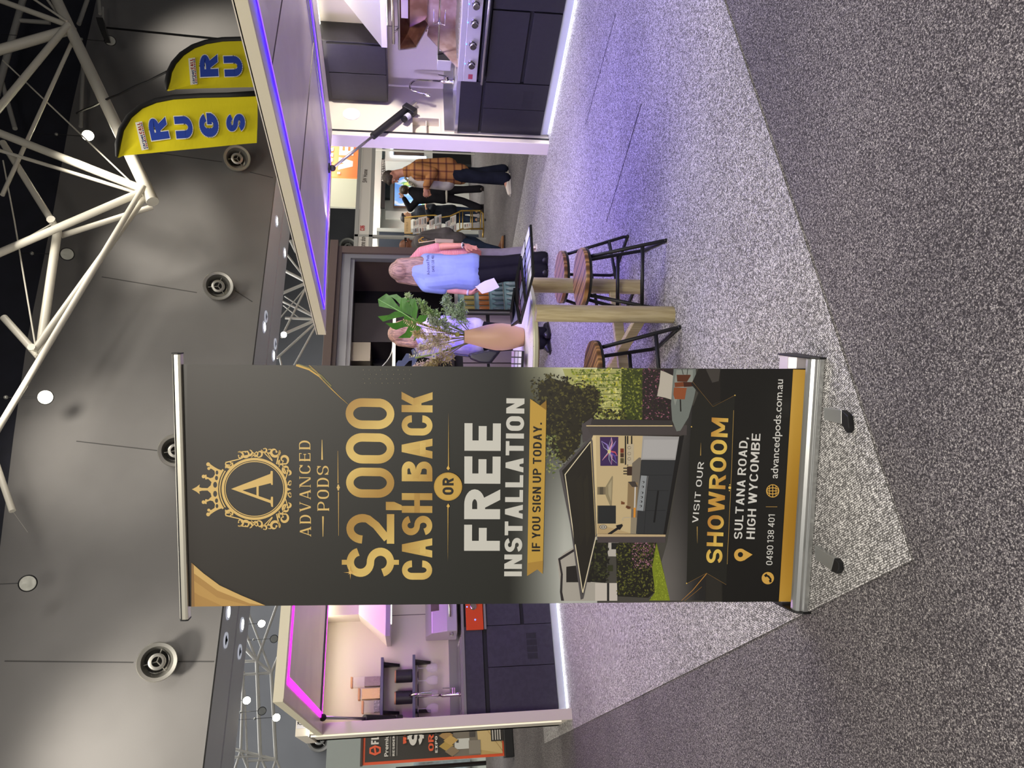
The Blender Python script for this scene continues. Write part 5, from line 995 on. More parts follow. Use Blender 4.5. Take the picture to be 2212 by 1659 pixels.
# stools
m, nt, b = nodes('striped_acacia', .4); tc = nt.nodes.new('ShaderNodeTexCoord'); w_ = nt.nodes.new('ShaderNodeTexWave'); w_.inputs['Scale'].default_value = 4.5; w_.inputs['Distortion'].default_value = 3.5; w_.inputs['Detail'].default_value = 3; w_.inputs['Detail Scale'].default_value = .6
nt.links.new(tc.outputs['Object'], w_.inputs['Vector']); nt.links.new(ramp(nt, w_.outputs[0], [(.1, (96, 66, 40)), (.45, (150, 106, 64)), (.8, (186, 142, 92)), (1, (110, 78, 48))]), b.inputs['Base Color']); ACA = m
def stool(c, s, label):
    c = Vector((c[0], c[1], 0)); s = Vector((s[0], s[1], 0)).normalized(); p = Vector((s.y, -s.x, 0)); t = thing('stool', c, label, 'stool', 'round wooden stools on black sled frames')
    part(MB().lathe([(.150, .421), (.166, .426), (.168, .436), (.164, .447), (0, .449)], c, n=56), 'seat', ACA, t, smooth=True, flat_ang=35)
    part(MB().lathe([(.155, .408), (.167, .412), (.167, .424), (.10, .424)], c, n=56), 'seat_rim', BLK, t, smooth=True, flat_ang=40)
    leg = {}
    for i in (-1, 1):
        top = [c+s*(.095*j)+p*(.105*i)+Vector((0, 0, .415)) for j in (-1, 1)]; bot = [c+s*(.195*j)+p*(.19*i)+Vector((0, 0, .012)) for j in (-1, 1)]
        for j in (0, 1):
            q = bot[1-j]-bot[j]; q.normalize(); part(MB().tube([top[j], top[j].lerp(bot[j], .5), bot[j]+(top[j]-bot[j])*.07, bot[j]+(top[j]-bot[j])*.02+q*.008, bot[j]+q*.03], .0105, 10), 'leg', BLK, t, smooth=True); leg[i, j] = (top[j], bot[j])
        part(MB().tube([bot[0], bot[1]], .0105, 10), 'floor_runner', BLK, t, smooth=True)
    for j, f in ((0, .70), (1, .58)):
        a, b2 = leg[-1, j], leg[1, j]; part(MB().tube([a[0].lerp(a[1], f), b2[0].lerp(b2[1], f)], .0105, 10), 'footrest', BLK, t, smooth=True)
stool((2.54, 3.25), (.526, .85), 'nearest full stool, its purple-lit seat in front of the other one beside the table')
stool((2.90, 3.71), (-.04, 1), 'stool just behind the fully visible one, its pink-lit seat crossed by a table leg')
stool((1.94, 3.28), (.27, .96), 'stool half hidden behind the edge of the promotional banner')
# sample boards
GLZ = [(150, 150, 200), (120, 115, 205), (178, 178, 205), (198, 178, 215), (212, 212, 222), (200, 196, 226), (136, 100, 140), (110, 100, 150)]
def board(corners, nx, ny, label, pal, dz=.012):
    a, b_, c, d = [pz(*q[:2], q[2]) for q in corners]; n = (b_-a).cross(d-a).normalized()
    if n.z < 0: n = -n
    t = thing('sample_board', a, label, 'sample board', 'black framed sample boards on the table'); part(MB().prism([a, b_, c, d], -n*dz), 'frame', mat('board_black', (20, 20, 22), .45), t)
    B = lambda u, v: (a.lerp(b_, u)).lerp(d.lerp(c, u), v)
    for i in range(nx):
        for j in range(ny):
            g = .10; q = [B((i+g)/nx, (j+g)/ny), B((i+1-g)/nx, (j+g)/ny), B((i+1-g)/nx, (j+1-g)/ny), B((i+g)/nx, (j+1-g)/ny)]
            k = pal[(i*ny+j) % len(pal)]; part(MB().prism(q, n*.0015), 'swatch', mat(f'swatch_{k}', GLZ[k], .5), t)
board([(1150, 591, .79), (1144, 485, .80), (1125, 545, .83), (1122, 700, .80)], 5, 2, 'largest black sample board with pale swatches, overhanging the table towards the two women', [4, 3, 5, 1, 2, 1, 0, 0, 4, 5])
board([(1133, 652, .815), (1122.5, 553, .84), (1112, 607, .87), (1120, 700, .82)], 4, 2, 'middle black sample board with plum and blue swatches', [7, 6, 0, 6, 6, 7, 1, 6])
board([(1121, 697, .83), (1109, 622, .86), (1101, 675, .885), (1104, 705, .85)], 1, 1, 'rearmost sample board, one large blue-grey pane, beside the vase', [0])
board([(1128, 758, .79), (1126, 800, .79), (1104, 800, .82), (1105, 757, .82)], 3, 3, 'sample board with white and magenta swatches between the vase and the banner', [4, 5, 3])

# vase
VC = Vector((2.271, 3.454, .758)); vt = thing('vase', VC, 'blush terracotta vase on the round table, full of foliage', 'vase')
VAS = mat('blush_ceramic', (216, 172, 146), .5, bump=.02, bscale=120)
vprof = [(.048, 0), (.052, .004), (.058, .03), (.070, .07), (.0765, .12), (.0755, .16), (.066, .21), (.052, .26), (.041, .30), (.0355, .334), (.031, .334), (.035, .29), (.055, .22), (.06, .1)]
part(MB().lathe(vprof, VC, n=48), 'body', VAS, vt, smooth=True, flat_ang=60)
MOUTH = VC+Vector((0, 0, .33))
def dp(X, Y, d): return EYE+ray(X, Y)*(d/FL)
CP = lambda x, y: (800+x/5.82, 600+y/5.82)
LEAF = mat('monstera_green', (48, 98, 24), .4, c2=(66, 118, 36), nscale=12, bump=.15, bscale=24); STEM = mat('stem_green', (110, 128, 60), .5)
lobes = [[(95, 270), (200, 198), (262, 240), (330, 330), (420, 440), (360, 430), (305, 400), (240, 385), (108, 360)], [(232, 222), (330, 205), (390, 250), (425, 330), (450, 450), (405, 425), (365, 372), (372, 335), (318, 275)],
         [(385, 255), (470, 240), (525, 330), (525, 490), (440, 445), (430, 360)], [(478, 262), (562, 262), (600, 380), (575, 540), (515, 490), (516, 360)], [(90, 485), (230, 468), (305, 425), (360, 425), (450, 480), (400, 490), (320, 505), (160, 552)],
         [(190, 570), (330, 565), (415, 530), (430, 470), (580, 560), (545, 610), (420, 620), (325, 655), (278, 640)], [(345, 757), (440, 690), (480, 610), (575, 575), (575, 640), (500, 757)], [(540, 802), (578, 700), (570, 590), (650, 630), (602, 742)], [(570, 540), (620, 470), (715, 470), (700, 540), (630, 575), (590, 575)]]
def bend(x, y, d0):
    X, Y = CP(x, y); return dp(X, Y, d0-.0006*(x-330)*.35+.00000045*((y-450)**2)*.5)
ml = thing('monstera_leaf', MOUTH, 'large split green monstera leaf rising from the vase', 'leaf'); mb = MB()
for L2 in lobes:
    pts = [bend(x, y, 4.12) for x, y in L2]; mb.prism(pts, FW*.0015)
part(mb, 'blade', LEAF, ml); part(MB().tube([MOUTH-Vector((0, 0, .12)), dp(985, 722, 4.15), dp(925, 705, 4.13), bend(590, 560, 4.118)], .006, 8), 'stalk', STEM, ml, smooth=True)
part(MB().tube([bend(590, 560, 4.112), bend(420, 450, 4.112), bend(105, 275, 4.112)], [.005, .003, .001], 8), 'midrib', mat('midrib', (128, 178, 92), .5), ml, smooth=True)
bl2 = thing('blue_leaf', MOUTH, 'bluish split leaf at the banner edge of the arrangement', 'leaf'); CB = lambda x, y: (810+x/10.37, 640+y/10.37)
mb = MB()
for L2 in ([(810, 1210), (860, 1170), (900, 1220), (1010, 1310), (900, 1400), (840, 1300)], [(480, 1500), (520, 1440), (600, 1440), (700, 1280), (760, 1280), (800, 1360), (980, 1330), (900, 1420), (760, 1450), (640, 1580), (540, 1620), (470, 1620)], [(820, 1620), (830, 1440), (960, 1360), (930, 1450), (880, 1620)]):
    mb.prism([dp(*CB(x, y), 4.22+(x-700)*.0001) for x, y in L2], FW*.0015)
part(mb, 'blade', mat('blue_leaf', (112, 124, 168), .45, c2=(150, 160, 176), nscale=14), bl2); part(MB().tube([MOUTH-Vector((0, 0, .12)), dp(940, 765, 4.2), dp(*CB(900, 1380), 4.21)], .006, 8), 'stalk', STEM, bl2, smooth=True)
def spray(name, label, tip, d0, d1, col, n, spread, leaf, seed, mode='frond', base=None, group=None):
    rn = random.Random(seed); t = thing(name, MOUTH, label, 'foliage', group); a = MOUTH-Vector((0, 0, .06)); tipp = dp(*tip, d1); mid = a.lerp(tipp, .5)+Vector((0, 0, .03)); mid = dp(*base, (d0+d1)/2) if base else mid
    def cv(t_): return a*(1-t_)**2+mid*2*t_*(1-t_)+tipp*t_*t_
    part(MB().tube([cv(k/10) for k in range(11)], [.0035-.0025*k/10 for k in range(11)], 6), 'stem', mat(name+'_stem'+str(seed), tuple(int(c*.7) for c in col), .6), t, smooth=True)
    mb = MB(); up = Vector((0, 0, 1))
    def lf(p, dr, L, w):
        s = dr.cross(Vector((rn.uniform(-1, 1), rn.uniform(-1, 1), rn.uniform(-1, 1)))).normalized()*w; mb.add([p, p+dr*L*.5+s, p+dr*L, p+dr*L*.5-s], [(0, 1, 2, 3)])
    for k in range(n):
        t_ = .38+.62*(k+rn.random())/n; p = cv(t_); ax = (cv(min(t_+.02, 1))-cv(t_-.02)).normalized()
        if mode == 'fern':
            s = RT if k % 2 else -RT; dr = (s*.9+ax*.45+FW*rn.uniform(-.1, .1)).normalized(); L = leaf*(1.15-t_)*2.4
            for q in (0,): lf(p, dr, L, leaf*.08)
        else:
            dr = (ax*rn.uniform(.2, 1)+Vector((rn.gauss(0, 1), rn.gauss(0, 1), rn.gauss(0, .8))).normalized()).normalized(); L = spread*rn.uniform(.4, 1)*(1.25-t_)
            e = p+dr*L
            if rn.random() < .5: mb.tube([p, e], .0007, 3, caps=False)
            for q in range(9):
                u = rn.uniform(.25, 1); d2 = (dr+Vector((rn.gauss(0, .8), rn.gauss(0, .8), rn.gauss(0, .8)))).normalized(); lf(p.lerp(e, u), d2, leaf*rn.uniform(.6, 1.2), leaf*.16)
    part(mb, 'leaflets', mat(name+'_leaf'+str(seed), col, .6, c2=tuple(min(255, int(c*1.15)+8) for c in col), nscale=30), t)
SG = 'silver-green sprays in the vase'; DG = 'dried beige sprays in the vase'
spray('dusty_miller_stem', 'silver-green spray reaching highest, against the black pod interior', (880, 637), 4.15, 4.10, (160, 178, 134), 70, .075, .020, 1, base=(925, 690), group=SG)
spray('dusty_miller_stem', 'silver-green spray in the middle, beside the monstera leaf', (906, 652), 4.15, 4.08, (142, 168, 112), 80, .09, .02, 2, base=(940, 690), group=SG)
spray('dusty_miller_stem', 'silver-green spray with frosty tips leaning towards the woman in blue', (962, 640), 4.15, 4.12, (146, 162, 136), 90, .10, .020, 3, base=(975, 690), group=SG)
spray('dusty_miller_stem', 'lowest silver-green spray, spreading out over the vase mouth', (998, 655), 4.15, 4.06, (138, 156, 128), 90, .10, .020, 4, base=(985, 690), group=SG)
spray('dusty_miller_stem', 'greyish spray filling the heart of the arrangement', (930, 690), 4.15, 4.05, (152, 162, 138), 80, .08, .018, 5, base=(965, 710), group=SG)
spray('dried_spray', 'dense dried beige spray in front of the blonde woman', (895, 722), 4.1, 4.02, (190, 176, 140), 80, .07, .016, 6, base=(950, 735), group=DG)
spray('dried_spray', 'whitish dried spray in the lower middle of the arrangement', (905, 752), 4.1, 4.03, (206, 190, 178), 110, .085, .016, 7, base=(950, 745), group=DG)
spray('dried_spray', 'brownish dried spray beside the banner edge', (920, 792), 4.1, 4.1, (160, 146, 104), 110, .085, .016, 8, base=(960, 775), group=DG)
spray('dried_spray', 'pinkish white dried spray at the banner edge below the blue leaf', (895, 794), 4.1, 4.14, (206, 188, 176), 70, .06, .015, 9, base=(940, 780), group=DG)
spray('fern_frond', 'small pinkish fern frond over the monstera leaf', (872, 692), 4.1, 4.0, (210, 176, 140), 40, .05, .030, 10, 'fern', base=(920, 715))
spray('fern_frond', 'golden fern frond below the monstera leaf', (893, 722), 4.1, 4.0, (186, 160, 88), 44, .05, .030, 11, 'fern', base=(930, 715))
spray('fern_frond', 'pale fern frond with comb-like leaflets above the blue leaf', (884, 770), 4.1, 4.0, (214, 208, 176), 60, .05, .034, 12, 'fern', base=(935, 745))
spray('fern_frond', 'cream fern frond next to the blonde hair', (905, 745), 4.1, 4.0, (216, 206, 170), 50, .05, .030, 13, 'fern', base=(940, 735))
tg = dp(937, 770, 4.0); tag(MB().obox(tg, RT*.013, UP*.011, FW*.002, 0).obox(tg-FW*.0025, RT*.004, UP*.004, FW*.0006, 1).build('price_tag', [mat('tag_cream', (206, 196, 180), .6), mat('tag_blue_dot', (90, 84, 210), .5)]), 'small cream tag with a blue dot clipped among the dried sprays', 'tag')
for k, (X, Y) in enumerate(((988, 723), (966, 732))):
    tag(MB().obox(dp(X, Y, 4.1), RT*.012, UP*.012, FW*.006).build('flower_clip', mat('olive_clip', (150, 144, 40), .4), bevel=.003), ('olive green clip holding stems right above the vase mouth', 'olive green clip on the stems, the one farther from the vase mouth')[k], 'clip', 'olive clips on the stems')
# ================================================================ stands behind: flooring banner (left) and the home-show booths (right)
FBY = 11.257
fb = thing('rollup_banner', py(1112, 1612, FBY), 'black flooring roll-up banner with an orange border, beyond the left kitchen pod', 'banner')
FQ = lambda X, Y: py(X, Y, FBY); CFb = lambda x, y: (760+x/5.53, 1500+y/5.53)
def q3(x, y): return FQ(*CFb(x, y))
x0 = q3(130, 850).x; x1 = x0+.95; zt = q3(130, 700).z; zb = .12
part(MB().box((x0, FBY+.002, zb), (x1, FBY+.006, zt)), 'banner_sheet', mat('orange_border', (222, 84, 40), .5), fb)
part(MB().box((x0-.01, FBY-.02, zt), (x1+.01, FBY+.02, zt+.03)), 'top_rail', mat('brown_rail', (60, 46, 40), .4), fb); part(MB().box((x0-.02, FBY-.1, 0), (x1+.02, FBY+.12, .13)), 'base', BLK, fb, bevel=.01)
pr = Print(.0004, .002); N = Vector((0, -1, 0)); A_ = lambda u, z: Vector((x0+u, FBY, z))
rw = zt-zb
def Pf(pts, col): pr.put([A_(*p) for p in pts], col, N)
def Z(x): return q3(x, 700).z
Pf([(.035, zb+.03), (.915, zb+.03), (.915, zt-.03), (.035, zt-.03)], (52, 48, 42)); Pf([(.035, zb+.03), (.915, zb+.03), (.915, Z(1215)), (.035, Z(1215))], (120, 112, 98)); Pf([(.035, zb+.03), (.915, zb+.03), (.915, Z(1590)), (.035, Z(1540))], (190, 160, 100)); Pf([(.035, zb+.03), (.5, zb+.03), (.4, Z(1500)), (.1, Z(1520))], (206, 180, 124))
for k in range(9): Pf([(.06+k*.1, zb+.03), (.075+k*.1, zb+.03), (.45+k*.04, Z(1560)), (.44+k*.04, Z(1560))], (168, 136, 84))
Pf([(.12, Z(1410)), (.25, Z(1410)), (.25, Z(1230)), (.12, Z(1230))], (206, 206, 196)); Pf([(.2, Z(1280)), (.24, Z(1280)), (.24, Z(1250)), (.2, Z(1250))], (60, 60, 60)); Pf([(.05, Z(1540)), (.22, Z(1540)), (.22, Z(1400)), (.05, Z(1400))], (140, 132, 118)); Pf([(.26, Z(1480)), (.46, Z(1480)), (.46, Z(1410)), (.26, Z(1410))], (74, 70, 64)); Pf([(.5, Z(1530)), (.72, Z(1520)), (.7, Z(1400)), (.56, Z(1410))], (92, 86, 80)); Pf([(.7, Z(1600)), (.915, Z(1600)), (.915, Z(1530)), (.74, Z(1540))], (160, 160, 156))
for a, b, c in ((1080, 620, (176, 140, 84)), (1080, 700, (196, 156, 60)), (1100, 820, (150, 130, 100))):
    pass
for k, (uc, xc, col) in enumerate(((.17, 1130, (182, 150, 76)), (.30, 1130, (168, 132, 80)), (.10, 1200, (140, 120, 92)), (.43, 1130, (176, 140, 84)), (.235, 1185, (196, 160, 90)))): z_ = Z(xc); Pf([(uc-.065, z_), (uc, z_-.1), (uc+.065, z_), (uc, z_+.1)], col)
Pf([(.19, Z(1855)), (.7, Z(1850)), (.7, Z(1665)), (.19, Z(1670))], (46, 42, 38))
for k, x in enumerate((1690, 1722, 1750, 1778, 1826)): Pf([(.205, Z(x+8)), (.36+.3*(k % 2)*.5+.2, Z(x+8)), (.36+.3*(k % 2)*.5+.2, Z(x-4)), (.205, Z(x-4))], (206, 200, 190))
def Tf(s, u, z, w, h, col, **k): pr.text(s, A_(u, z), Vector((w, 0, 0)), Vector((0, 0, h)), N, col, **k)
OR = (226, 92, 52); W2 = (214, 210, 200)
cx = .172; hz = Z(278)
for q in stroke([(cx+.05*cos(a*pi/3+.0), hz+.075*sin(a*pi/3+.0)) for a in range(6)], .026, .03, True): Pf(q, OR)
Pf([(cx-.035, hz-.02), (cx+.035, hz-.006), (cx+.035, hz+.02), (cx-.035, hz+.006)], OR)
Tf('FLOORING', .245, Z(320), .46, Z(228)-Z(320), W2, T=.24, W=.6); pr.layer(); fonttext('Premium Hybrid', A_(.088, Z(435)), Vector((.62, 0, 0)), Vector((0, 0, Z(388)-Z(435))), N, W2, pr, .02)
Pf([(.088, Z(461)), (.8, Z(461)), (.8, Z(458)), (.088, Z(458))], W2); Tf('RESIDENTIAL |', .088, Z(512), .42, Z(486)-Z(512), W2, T=.2, W=.6); Pf([(.088, Z(541)), (.8, Z(541)), (.8, Z(538)), (.088, Z(538))], W2)
Tf('WOW', .225, Z(652), .26, Z(612)-Z(652), OR, T=.26, W=.62); Tf('$1', .20, Z(845), .34, Z(680)-Z(845), W2, T=.24, W=.66); Tf('ORDER', .118, Z(978), .52, Z(915)-Z(978), OR, T=.2, W=.66); Tf('EXPO SPECIAL', .092, Z(1024), .56, Z(995)-Z(1024), W2, T=.22, W=.62)
pr.build('printed_artwork', PRINT, fb)
tag(MB().tube([py(1050, 1648, 12), py(855, 1662, 12)], .03, 8).build('handrail', BLK), 'black slanted rail beside the flooring banner at the left edge', 'rail')
struct(MB().box((-6, 15.6, 0), (4.6, 15.66, 2.95)), 'wall_partition_1', mat('pale_partition', (176, 186, 180), .4)); 
tag(MB().box((-2.0, 15.5, .3), (.75, 15.55, 1.35)).build('display_screen', mat('blurred_display', (150, 170, 180), .5, c2=(90, 90, 86), nscale=3)), 'pale blue display panel low at the left edge of the hall', 'display')
# ---- right booths: frame line at y 10.7
ALF = mat('booth_aluminium', (190, 188, 180), .4, .3); PAN = mat('fascia_white', (222, 216, 204), .5); SLATE = mat('slate_partition', (70, 78, 92), .6); WHW = mat('white_partition', (212, 214, 206), .5)
BY = 10.7
def zb_(X, Y, y=BY): return py(X, Y, y).z
xr = 15.0; xl = 7.2; z0 = zb_(803, 335); z1 = zb_(782, 335)
bo = thing('fascia_frame', (9.23, BY, 0), 'white exhibition booth frame with home show and SW Home name boards', 'booth frame')
part(MB().box((xl, BY, z1+.005), (xr, BY+.04, z1+.075)), 'top_rail', ALF, bo); part(MB().box((xl, BY, z0-.07), (xr, BY+.04, z0)), 'bottom_rail', ALF, bo); xp = 9.232
for x in (xp, xl, 12.4): part(MB().box((x-.02, BY, 0), (x+.03, BY+.05, z1+.07)), 'post', ALF, bo)
part(MB().box((xl, BY+.01, z0), (xp-.02, BY+.02, z1)), 'name_board', PAN, bo); nb = part(MB().box((xp+.03, BY+.01, z0), (xr, BY+.02, z1)), 'name_board', PAN, bo)
pr = Print(.0005, .002)
O = Vector((py(795, 536, BY).x, BY+.008, z0+.06)); fonttext('home show', O, Vector((py(790, 508, BY).x-O.x, 0, 0)), Vector((0, 0, .10)), N, (60, 50, 46), pr, .01)
O = Vector((py(793, 498, BY).x, BY+.008, z0+.08)); pr.text('C06', O, Vector((py(793, 487, BY).x-O.x, 0, 0)), Vector((0, 0, .085)), N, (190, 40, 44), T=.2, W=.62)
O = Vector((py(795, 394, BY).x, BY+.008, z0+.075)); pr.layer(); fonttext('SW Home', O, Vector((py(795, 366, BY).x-O.x, 0, 0)), Vector((0, 0, .085)), N, (60, 50, 46), pr, .01)
pr.build('board_lettering', PRINT, bo)
# slate partition and what stands in front of it
tag(MB().box((xl, 11.9, 0), (xp+1.15, 11.96, 2.05)).build('partition', SLATE), 'slate blue booth partition behind the literature rack', 'partition'); tag(MB().box((xp+1.15, 11.88, 0), (xp+1.24, 15.5, 2.1)).build('partition', WHW), 'white edge of the booth partition between slate panel and map screen', 'partition')
ar = tag(MB().box((8.42, 11.86, 1.20), (8.95, 11.89, 1.93)).build('framed_print', [mat('frame_white', (196, 200, 200), .5)]), 'white framed print with a black scroll drawing on the slate partition', 'picture')
pr = Print(.001, .002)
for k in range(3): 
    for q in stroke([(8.5+.05*cos(a*.6)*(1-a*.05), 1.86-k*.055+.022*sin(a*.6)) for a in range(12)], .008, .008): pr.put([Vector((a, 11.86, b)) for a, b in q], (40, 44, 50), N)
for q in stroke([(8.55, 1.3), (8.85, 1.3), (8.9, 1.55), (8.7, 1.75), (8.5, 1.6)], .012, .012, True): pr.put([Vector((a, 11.86, b)) for a, b in q], (190, 160, 90), N)
pr.put([Vector(v) for v in ((8.62, 11.86, 1.32), (8.82, 11.86, 1.32), (8.82, 11.86, 1.62), (8.62, 11.86, 1.62))], (60, 80, 96), N); pr.build('drawing', PRINT, ar)
tag(MB().lathe([(.02, 0), (.10, .03), (.14, .1), (.14, .2), (.1, .27), (.04, .3)], (8.95, 11.5, 1.45), n=24).tube([(8.95, 11.5, 1.745), (8.95, 11.5, 1.80), (8.95, 11.9, 1.80)], .012, 8).build('lamp_globe', mat('smoked_glass', (70, 72, 76), .2, .3), smooth=True), 'smoked round lamp shade in front of the slate partition', 'lamp')
tag(MB().obox(py(815, 538, 11.8), RT*.05, UP*.03, FW*.01).build('wall_bracket', mat('tan_wood', (190, 150, 110), .5)), 'small tan wooden bracket on the slate partition by the brown pod post', 'bracket')
# literature rack
GOLD = mat('brass_wire', (170, 138, 66), .35, .7)
RD = 13.95
def R_(X, Y, d=0): return dp(X, Y, RD+d)
rk = thing('literature_rack', R_(1044, 480), 'brass wire literature rack filled with leaflets beside the booth post', 'rack')
CR = lambda x, y: (860+x/11.06, 435+y/11.06)
for nm, pts in (('side_frame', [(150, 390), (690, 335), (880, 330), (1040, 380), (1240, 355), (1510, 225), (1960, 220), (2030, 290), (2040, 640)]), ('side_frame', [(160, 760), (690, 770), (900, 790), (1300, 770), (1520, 660), (2040, 655)]), ('side_frame', [(2040, 655), (2020, 900)]), ('side_frame', [(150, 830), (700, 850), (1250, 850), (2020, 900)])):
    part(MB().tube([R_(*CR(*p), .02) for p in pts], .016, 8), nm, GOLD, rk, smooth=True)
for x, ya, yb in ((1470, 240, 660), (1545, 230, 655), (1735, 225, 655), (1775, 225, 655), (1970, 225, 655)): part(MB().tube([R_(*CR(x, ya)), R_(*CR(x, yb))], .010, 6), 'wire_bar', GOLD, rk, smooth=True)
pr = Print(.001, .002)
hdp = [R_(*CR(*p), -.03) for p in ((150, 400), (300, 395), (300, 765), (145, 765))]; part(MB().prism(hdp, FW*.02), 'header_board', mat('header_tan', (206, 172, 118), .5), rk)
O = R_(*CR(235, 712), -.032); pr.text('FOTILE', O, R_(*CR(235, 490), -.032)-O, R_(*CR(190, 712), -.032)-O, -FW, (120, 96, 56), T=.1, W=.55, gap=.12)
for ci, (x, y, w_, h_) in enumerate(((360, 425, 115, 190), (480, 360, 205, 240), (350, 620, 140, 150), (495, 590, 180, 185), (745, 430, 110, 200), (870, 330, 165, 250), (745, 640, 110, 130), (870, 560, 170, 165), (1130, 465, 110, 190), (1245, 340, 140, 220), (1170, 640, 70, 110), (1245, 560, 150, 190), (1570, 520, 170, 120))):
    a = x; sk_ = -50 if 700 < x < 1500 else -20; q = [R_(*CR(*p), -.01) for p in ((a, y+30), (a+w_, y+sk_*.5), (a+w_, y+h_+sk_*.3), (a, y+h_+20))]
    lt = part(MB().prism(q, FW*.008), 'leaflet', mat('leaflet_paper' + str(ci % 3), ((206, 200, 186), (196, 184, 174), (176, 174, 170))[ci % 3], .5), rk)
    for r_ in range(3):
        u0 = .15+.3*r_; c0 = (60, 56, 56) if (ci+r_) % 3 == 0 else ((160, 120, 110) if (ci+r_) % 3 == 1 else (150, 150, 156)); pr.put([q[0].lerp(q[1], u0).lerp(q[3].lerp(q[2], u0), .2), q[0].lerp(q[1], u0+.13).lerp(q[3].lerp(q[2], u0+.13), .2), q[0].lerp(q[1], u0+.13).lerp(q[3].lerp(q[2], u0+.13), .75), q[0].lerp(q[1], u0).lerp(q[3].lerp(q[2], u0), .75)], c0, -FW)
pr.build('leaflet_printing', PRINT, rk)
for x in (9.5, 9.75): part(MB().ball(R_(1048, 475 if x < 9.6 else 517), .025, 8), 'castor', BLK, rk)
# white booth behind with map screen and black name band
tag(MB().box((xp+1.245, 13.4, 0), (22, 13.5, 2.46)).build('partition', WHW), 'white back partition carrying the map screen', 'partition')
SY = 13.3
a, c = py(852, 444, SY), py(905, 356, SY); sc = thing('map_screen', (a.x, SY, 1.2), 'large screen showing a blue and green map on the white partition', 'screen')
xs0, xs1, zs0, zs1 = a.x, c.x, 1.05, a.z
part(MB().box((xs0-.03, SY, zs0-.03), (xs1+.03, SY+.05, zs1+.03)), 'bezel', mat('screen_bezel', (120, 96, 80), .5), sc)
m, nt, b = nodes('map_picture', .3); tc = nt.nodes.new('ShaderNodeTexCoord'); n_ = nt.nodes.new('ShaderNodeTexNoise'); n_.inputs['Scale'].default_value = 2.2; n_.inputs['Detail'].default_value = 6; n_.inputs['Distortion'].default_value = .8
nt.links.new(tc.outputs['Object'], n_.inputs['Vector']); o_ = ramp(nt, n_.outputs[0], [(.40, (110, 160, 235)), (.5, (140, 188, 250)), (.56, (236, 240, 250)), (.60, (90, 170, 120)), (.68, (210, 220, 120))]); nt.links.new(o_, b.inputs['Base Color']); nt.links.new(o_, b.inputs['Emission Color']); b.inputs['Emission Strength'].default_value = .75
part(MB().box((xs0, SY-.005, zs0), (xs1, SY, zs1)), 'picture', m, sc)
bt_ = thing('black_sign', py(835, 400, 12.9), 'black sign with white lettering under the booth ceiling', 'sign'); a, b_ = py(821, 342, 12.9), py(832, 448, 12.9)
zz0, zz1 = py(832, 400, 12.9).z, py(823, 400, 12.9).z; part(MB().box((b_.x, 12.9, zz0), (a.x, 12.95, zz1)), 'panel', mat('sign_black', (30, 28, 28), .5), bt_)
pr = Print(.001, .002); O = Vector((py(828, 392, 12.9).x, 12.9, (zz0+zz1)/2)); pr.text('AUDESTONE', O, Vector((py(828, 346, 12.9).x-O.x, 0, 0)), Vector((0, 0, (zz1-zz0)*.36)), N, (214, 212, 206), T=.2, W=.62, gap=.12); pr.text('INTERNATIONAL', O-Vector((0, 0, (zz1-zz0)*.36)), Vector((py(828, 346, 12.9).x-O.x, 0, 0)), Vector((0, 0, (zz1-zz0)*.22)), N, (200, 198, 192), T=.2, W=.62, gap=.2)
pr.build('sign_lettering', PRINT, bt_)
tag(MB().box((xp+1.30, 12.95, zz1), (20, 13.38, 2.45)).build('bulkhead', WHW), 'white bulkhead over the map screen booth', 'bulkhead')
tag(MB().box((py(850, 420, 13.2).x, 13.32, 1.9), (py(850, 386, 13.2).x, 13.4, 2.04)).build('dark_panel', mat('dark_logo_panel', (40, 46, 44), .5)), 'narrow dark panel with a white mark above the map screen', 'sign')
cn = thing('display_cabinet', (py(880, 345, 12.6).x, 12.6, 0), 'white lit display cabinet of small items beyond the man in plaid', 'cabinet'); cx0 = py(880, 350, 12.6).x
part(MB().box((cx0, 12.6, .9), (cx0+2.2, 12.95, 2.0)), 'carcass', WHW, cn); part(MB().box((cx0+.2, 12.595, 1.1), (cx0+2.0, 12.6, 1.8)), 'niche', mat('niche_dark', (96, 84, 76), .5, c2=(30, 30, 30), nscale=3, ncut=(.5, .55)), cn); part(MB().tube([(cx0+.15, 12.58, 1.05), (cx0+.15, 12.58, 1.85), (cx0+2, 12.58, 1.85)], .03, 8), 'niche_light', mat('niche_led', (230, 240, 255), .5, emit=(220, 235, 255), es=2), cn); part(MB().box((cx0-.1, 12.5, 0), (cx0+2.2, 12.95, .9)), 'plinth', BLK, cn)
tag(MB().box((py(850, 468, 13.3).x, 13.36, 1.0), (py(850, 452, 13.3).x, 13.4, 2.0)).build('white_poster', mat('poster_white', (226, 226, 216), .5, emit=(226, 226, 216), es=.15)), 'blank white poster beside the map screen', 'poster')
# pale wall behind the fascia, orange hanging sign
y_ = 15.5; q = [py(688, 380, y_), py(688, 434, y_), py(790, 462, y_), py(790, 330, y_), py(690, 300, y_)]
tag(MB().box((py(735, 447, y_).x, y_, 0), (24, y_+.06, py(686, 400, y_).z)).build('partition', mat('pale_green_wall', (236, 234, 208), .6)), 'tall pale partition rising behind the booth name boards', 'partition')
og = thing('orange_sign', py(775, 360, 11.6), 'orange sign with grey lettering above the booth name boards', 'sign'); oa, ob = py(703, 381, 11.6), py(775, 300, 11.6)
oz0, oz1 = py(775, 375, 11.6).z, py(700, 375, 11.6).z; [part(MB().tube([(oa.x+u_, 11.66, oz1+.2), (oa.x+u_, 11.66, 0)], .02, 8), 'support_post', ALF, og) for u_ in (.9, 1.6)]; part(MB().box((oa.x, 11.6, oz0), (oa.x+1.8, 11.64, oz1+.3)), 'panel', mat('orange_sign', (224, 92, 34), .55), og)
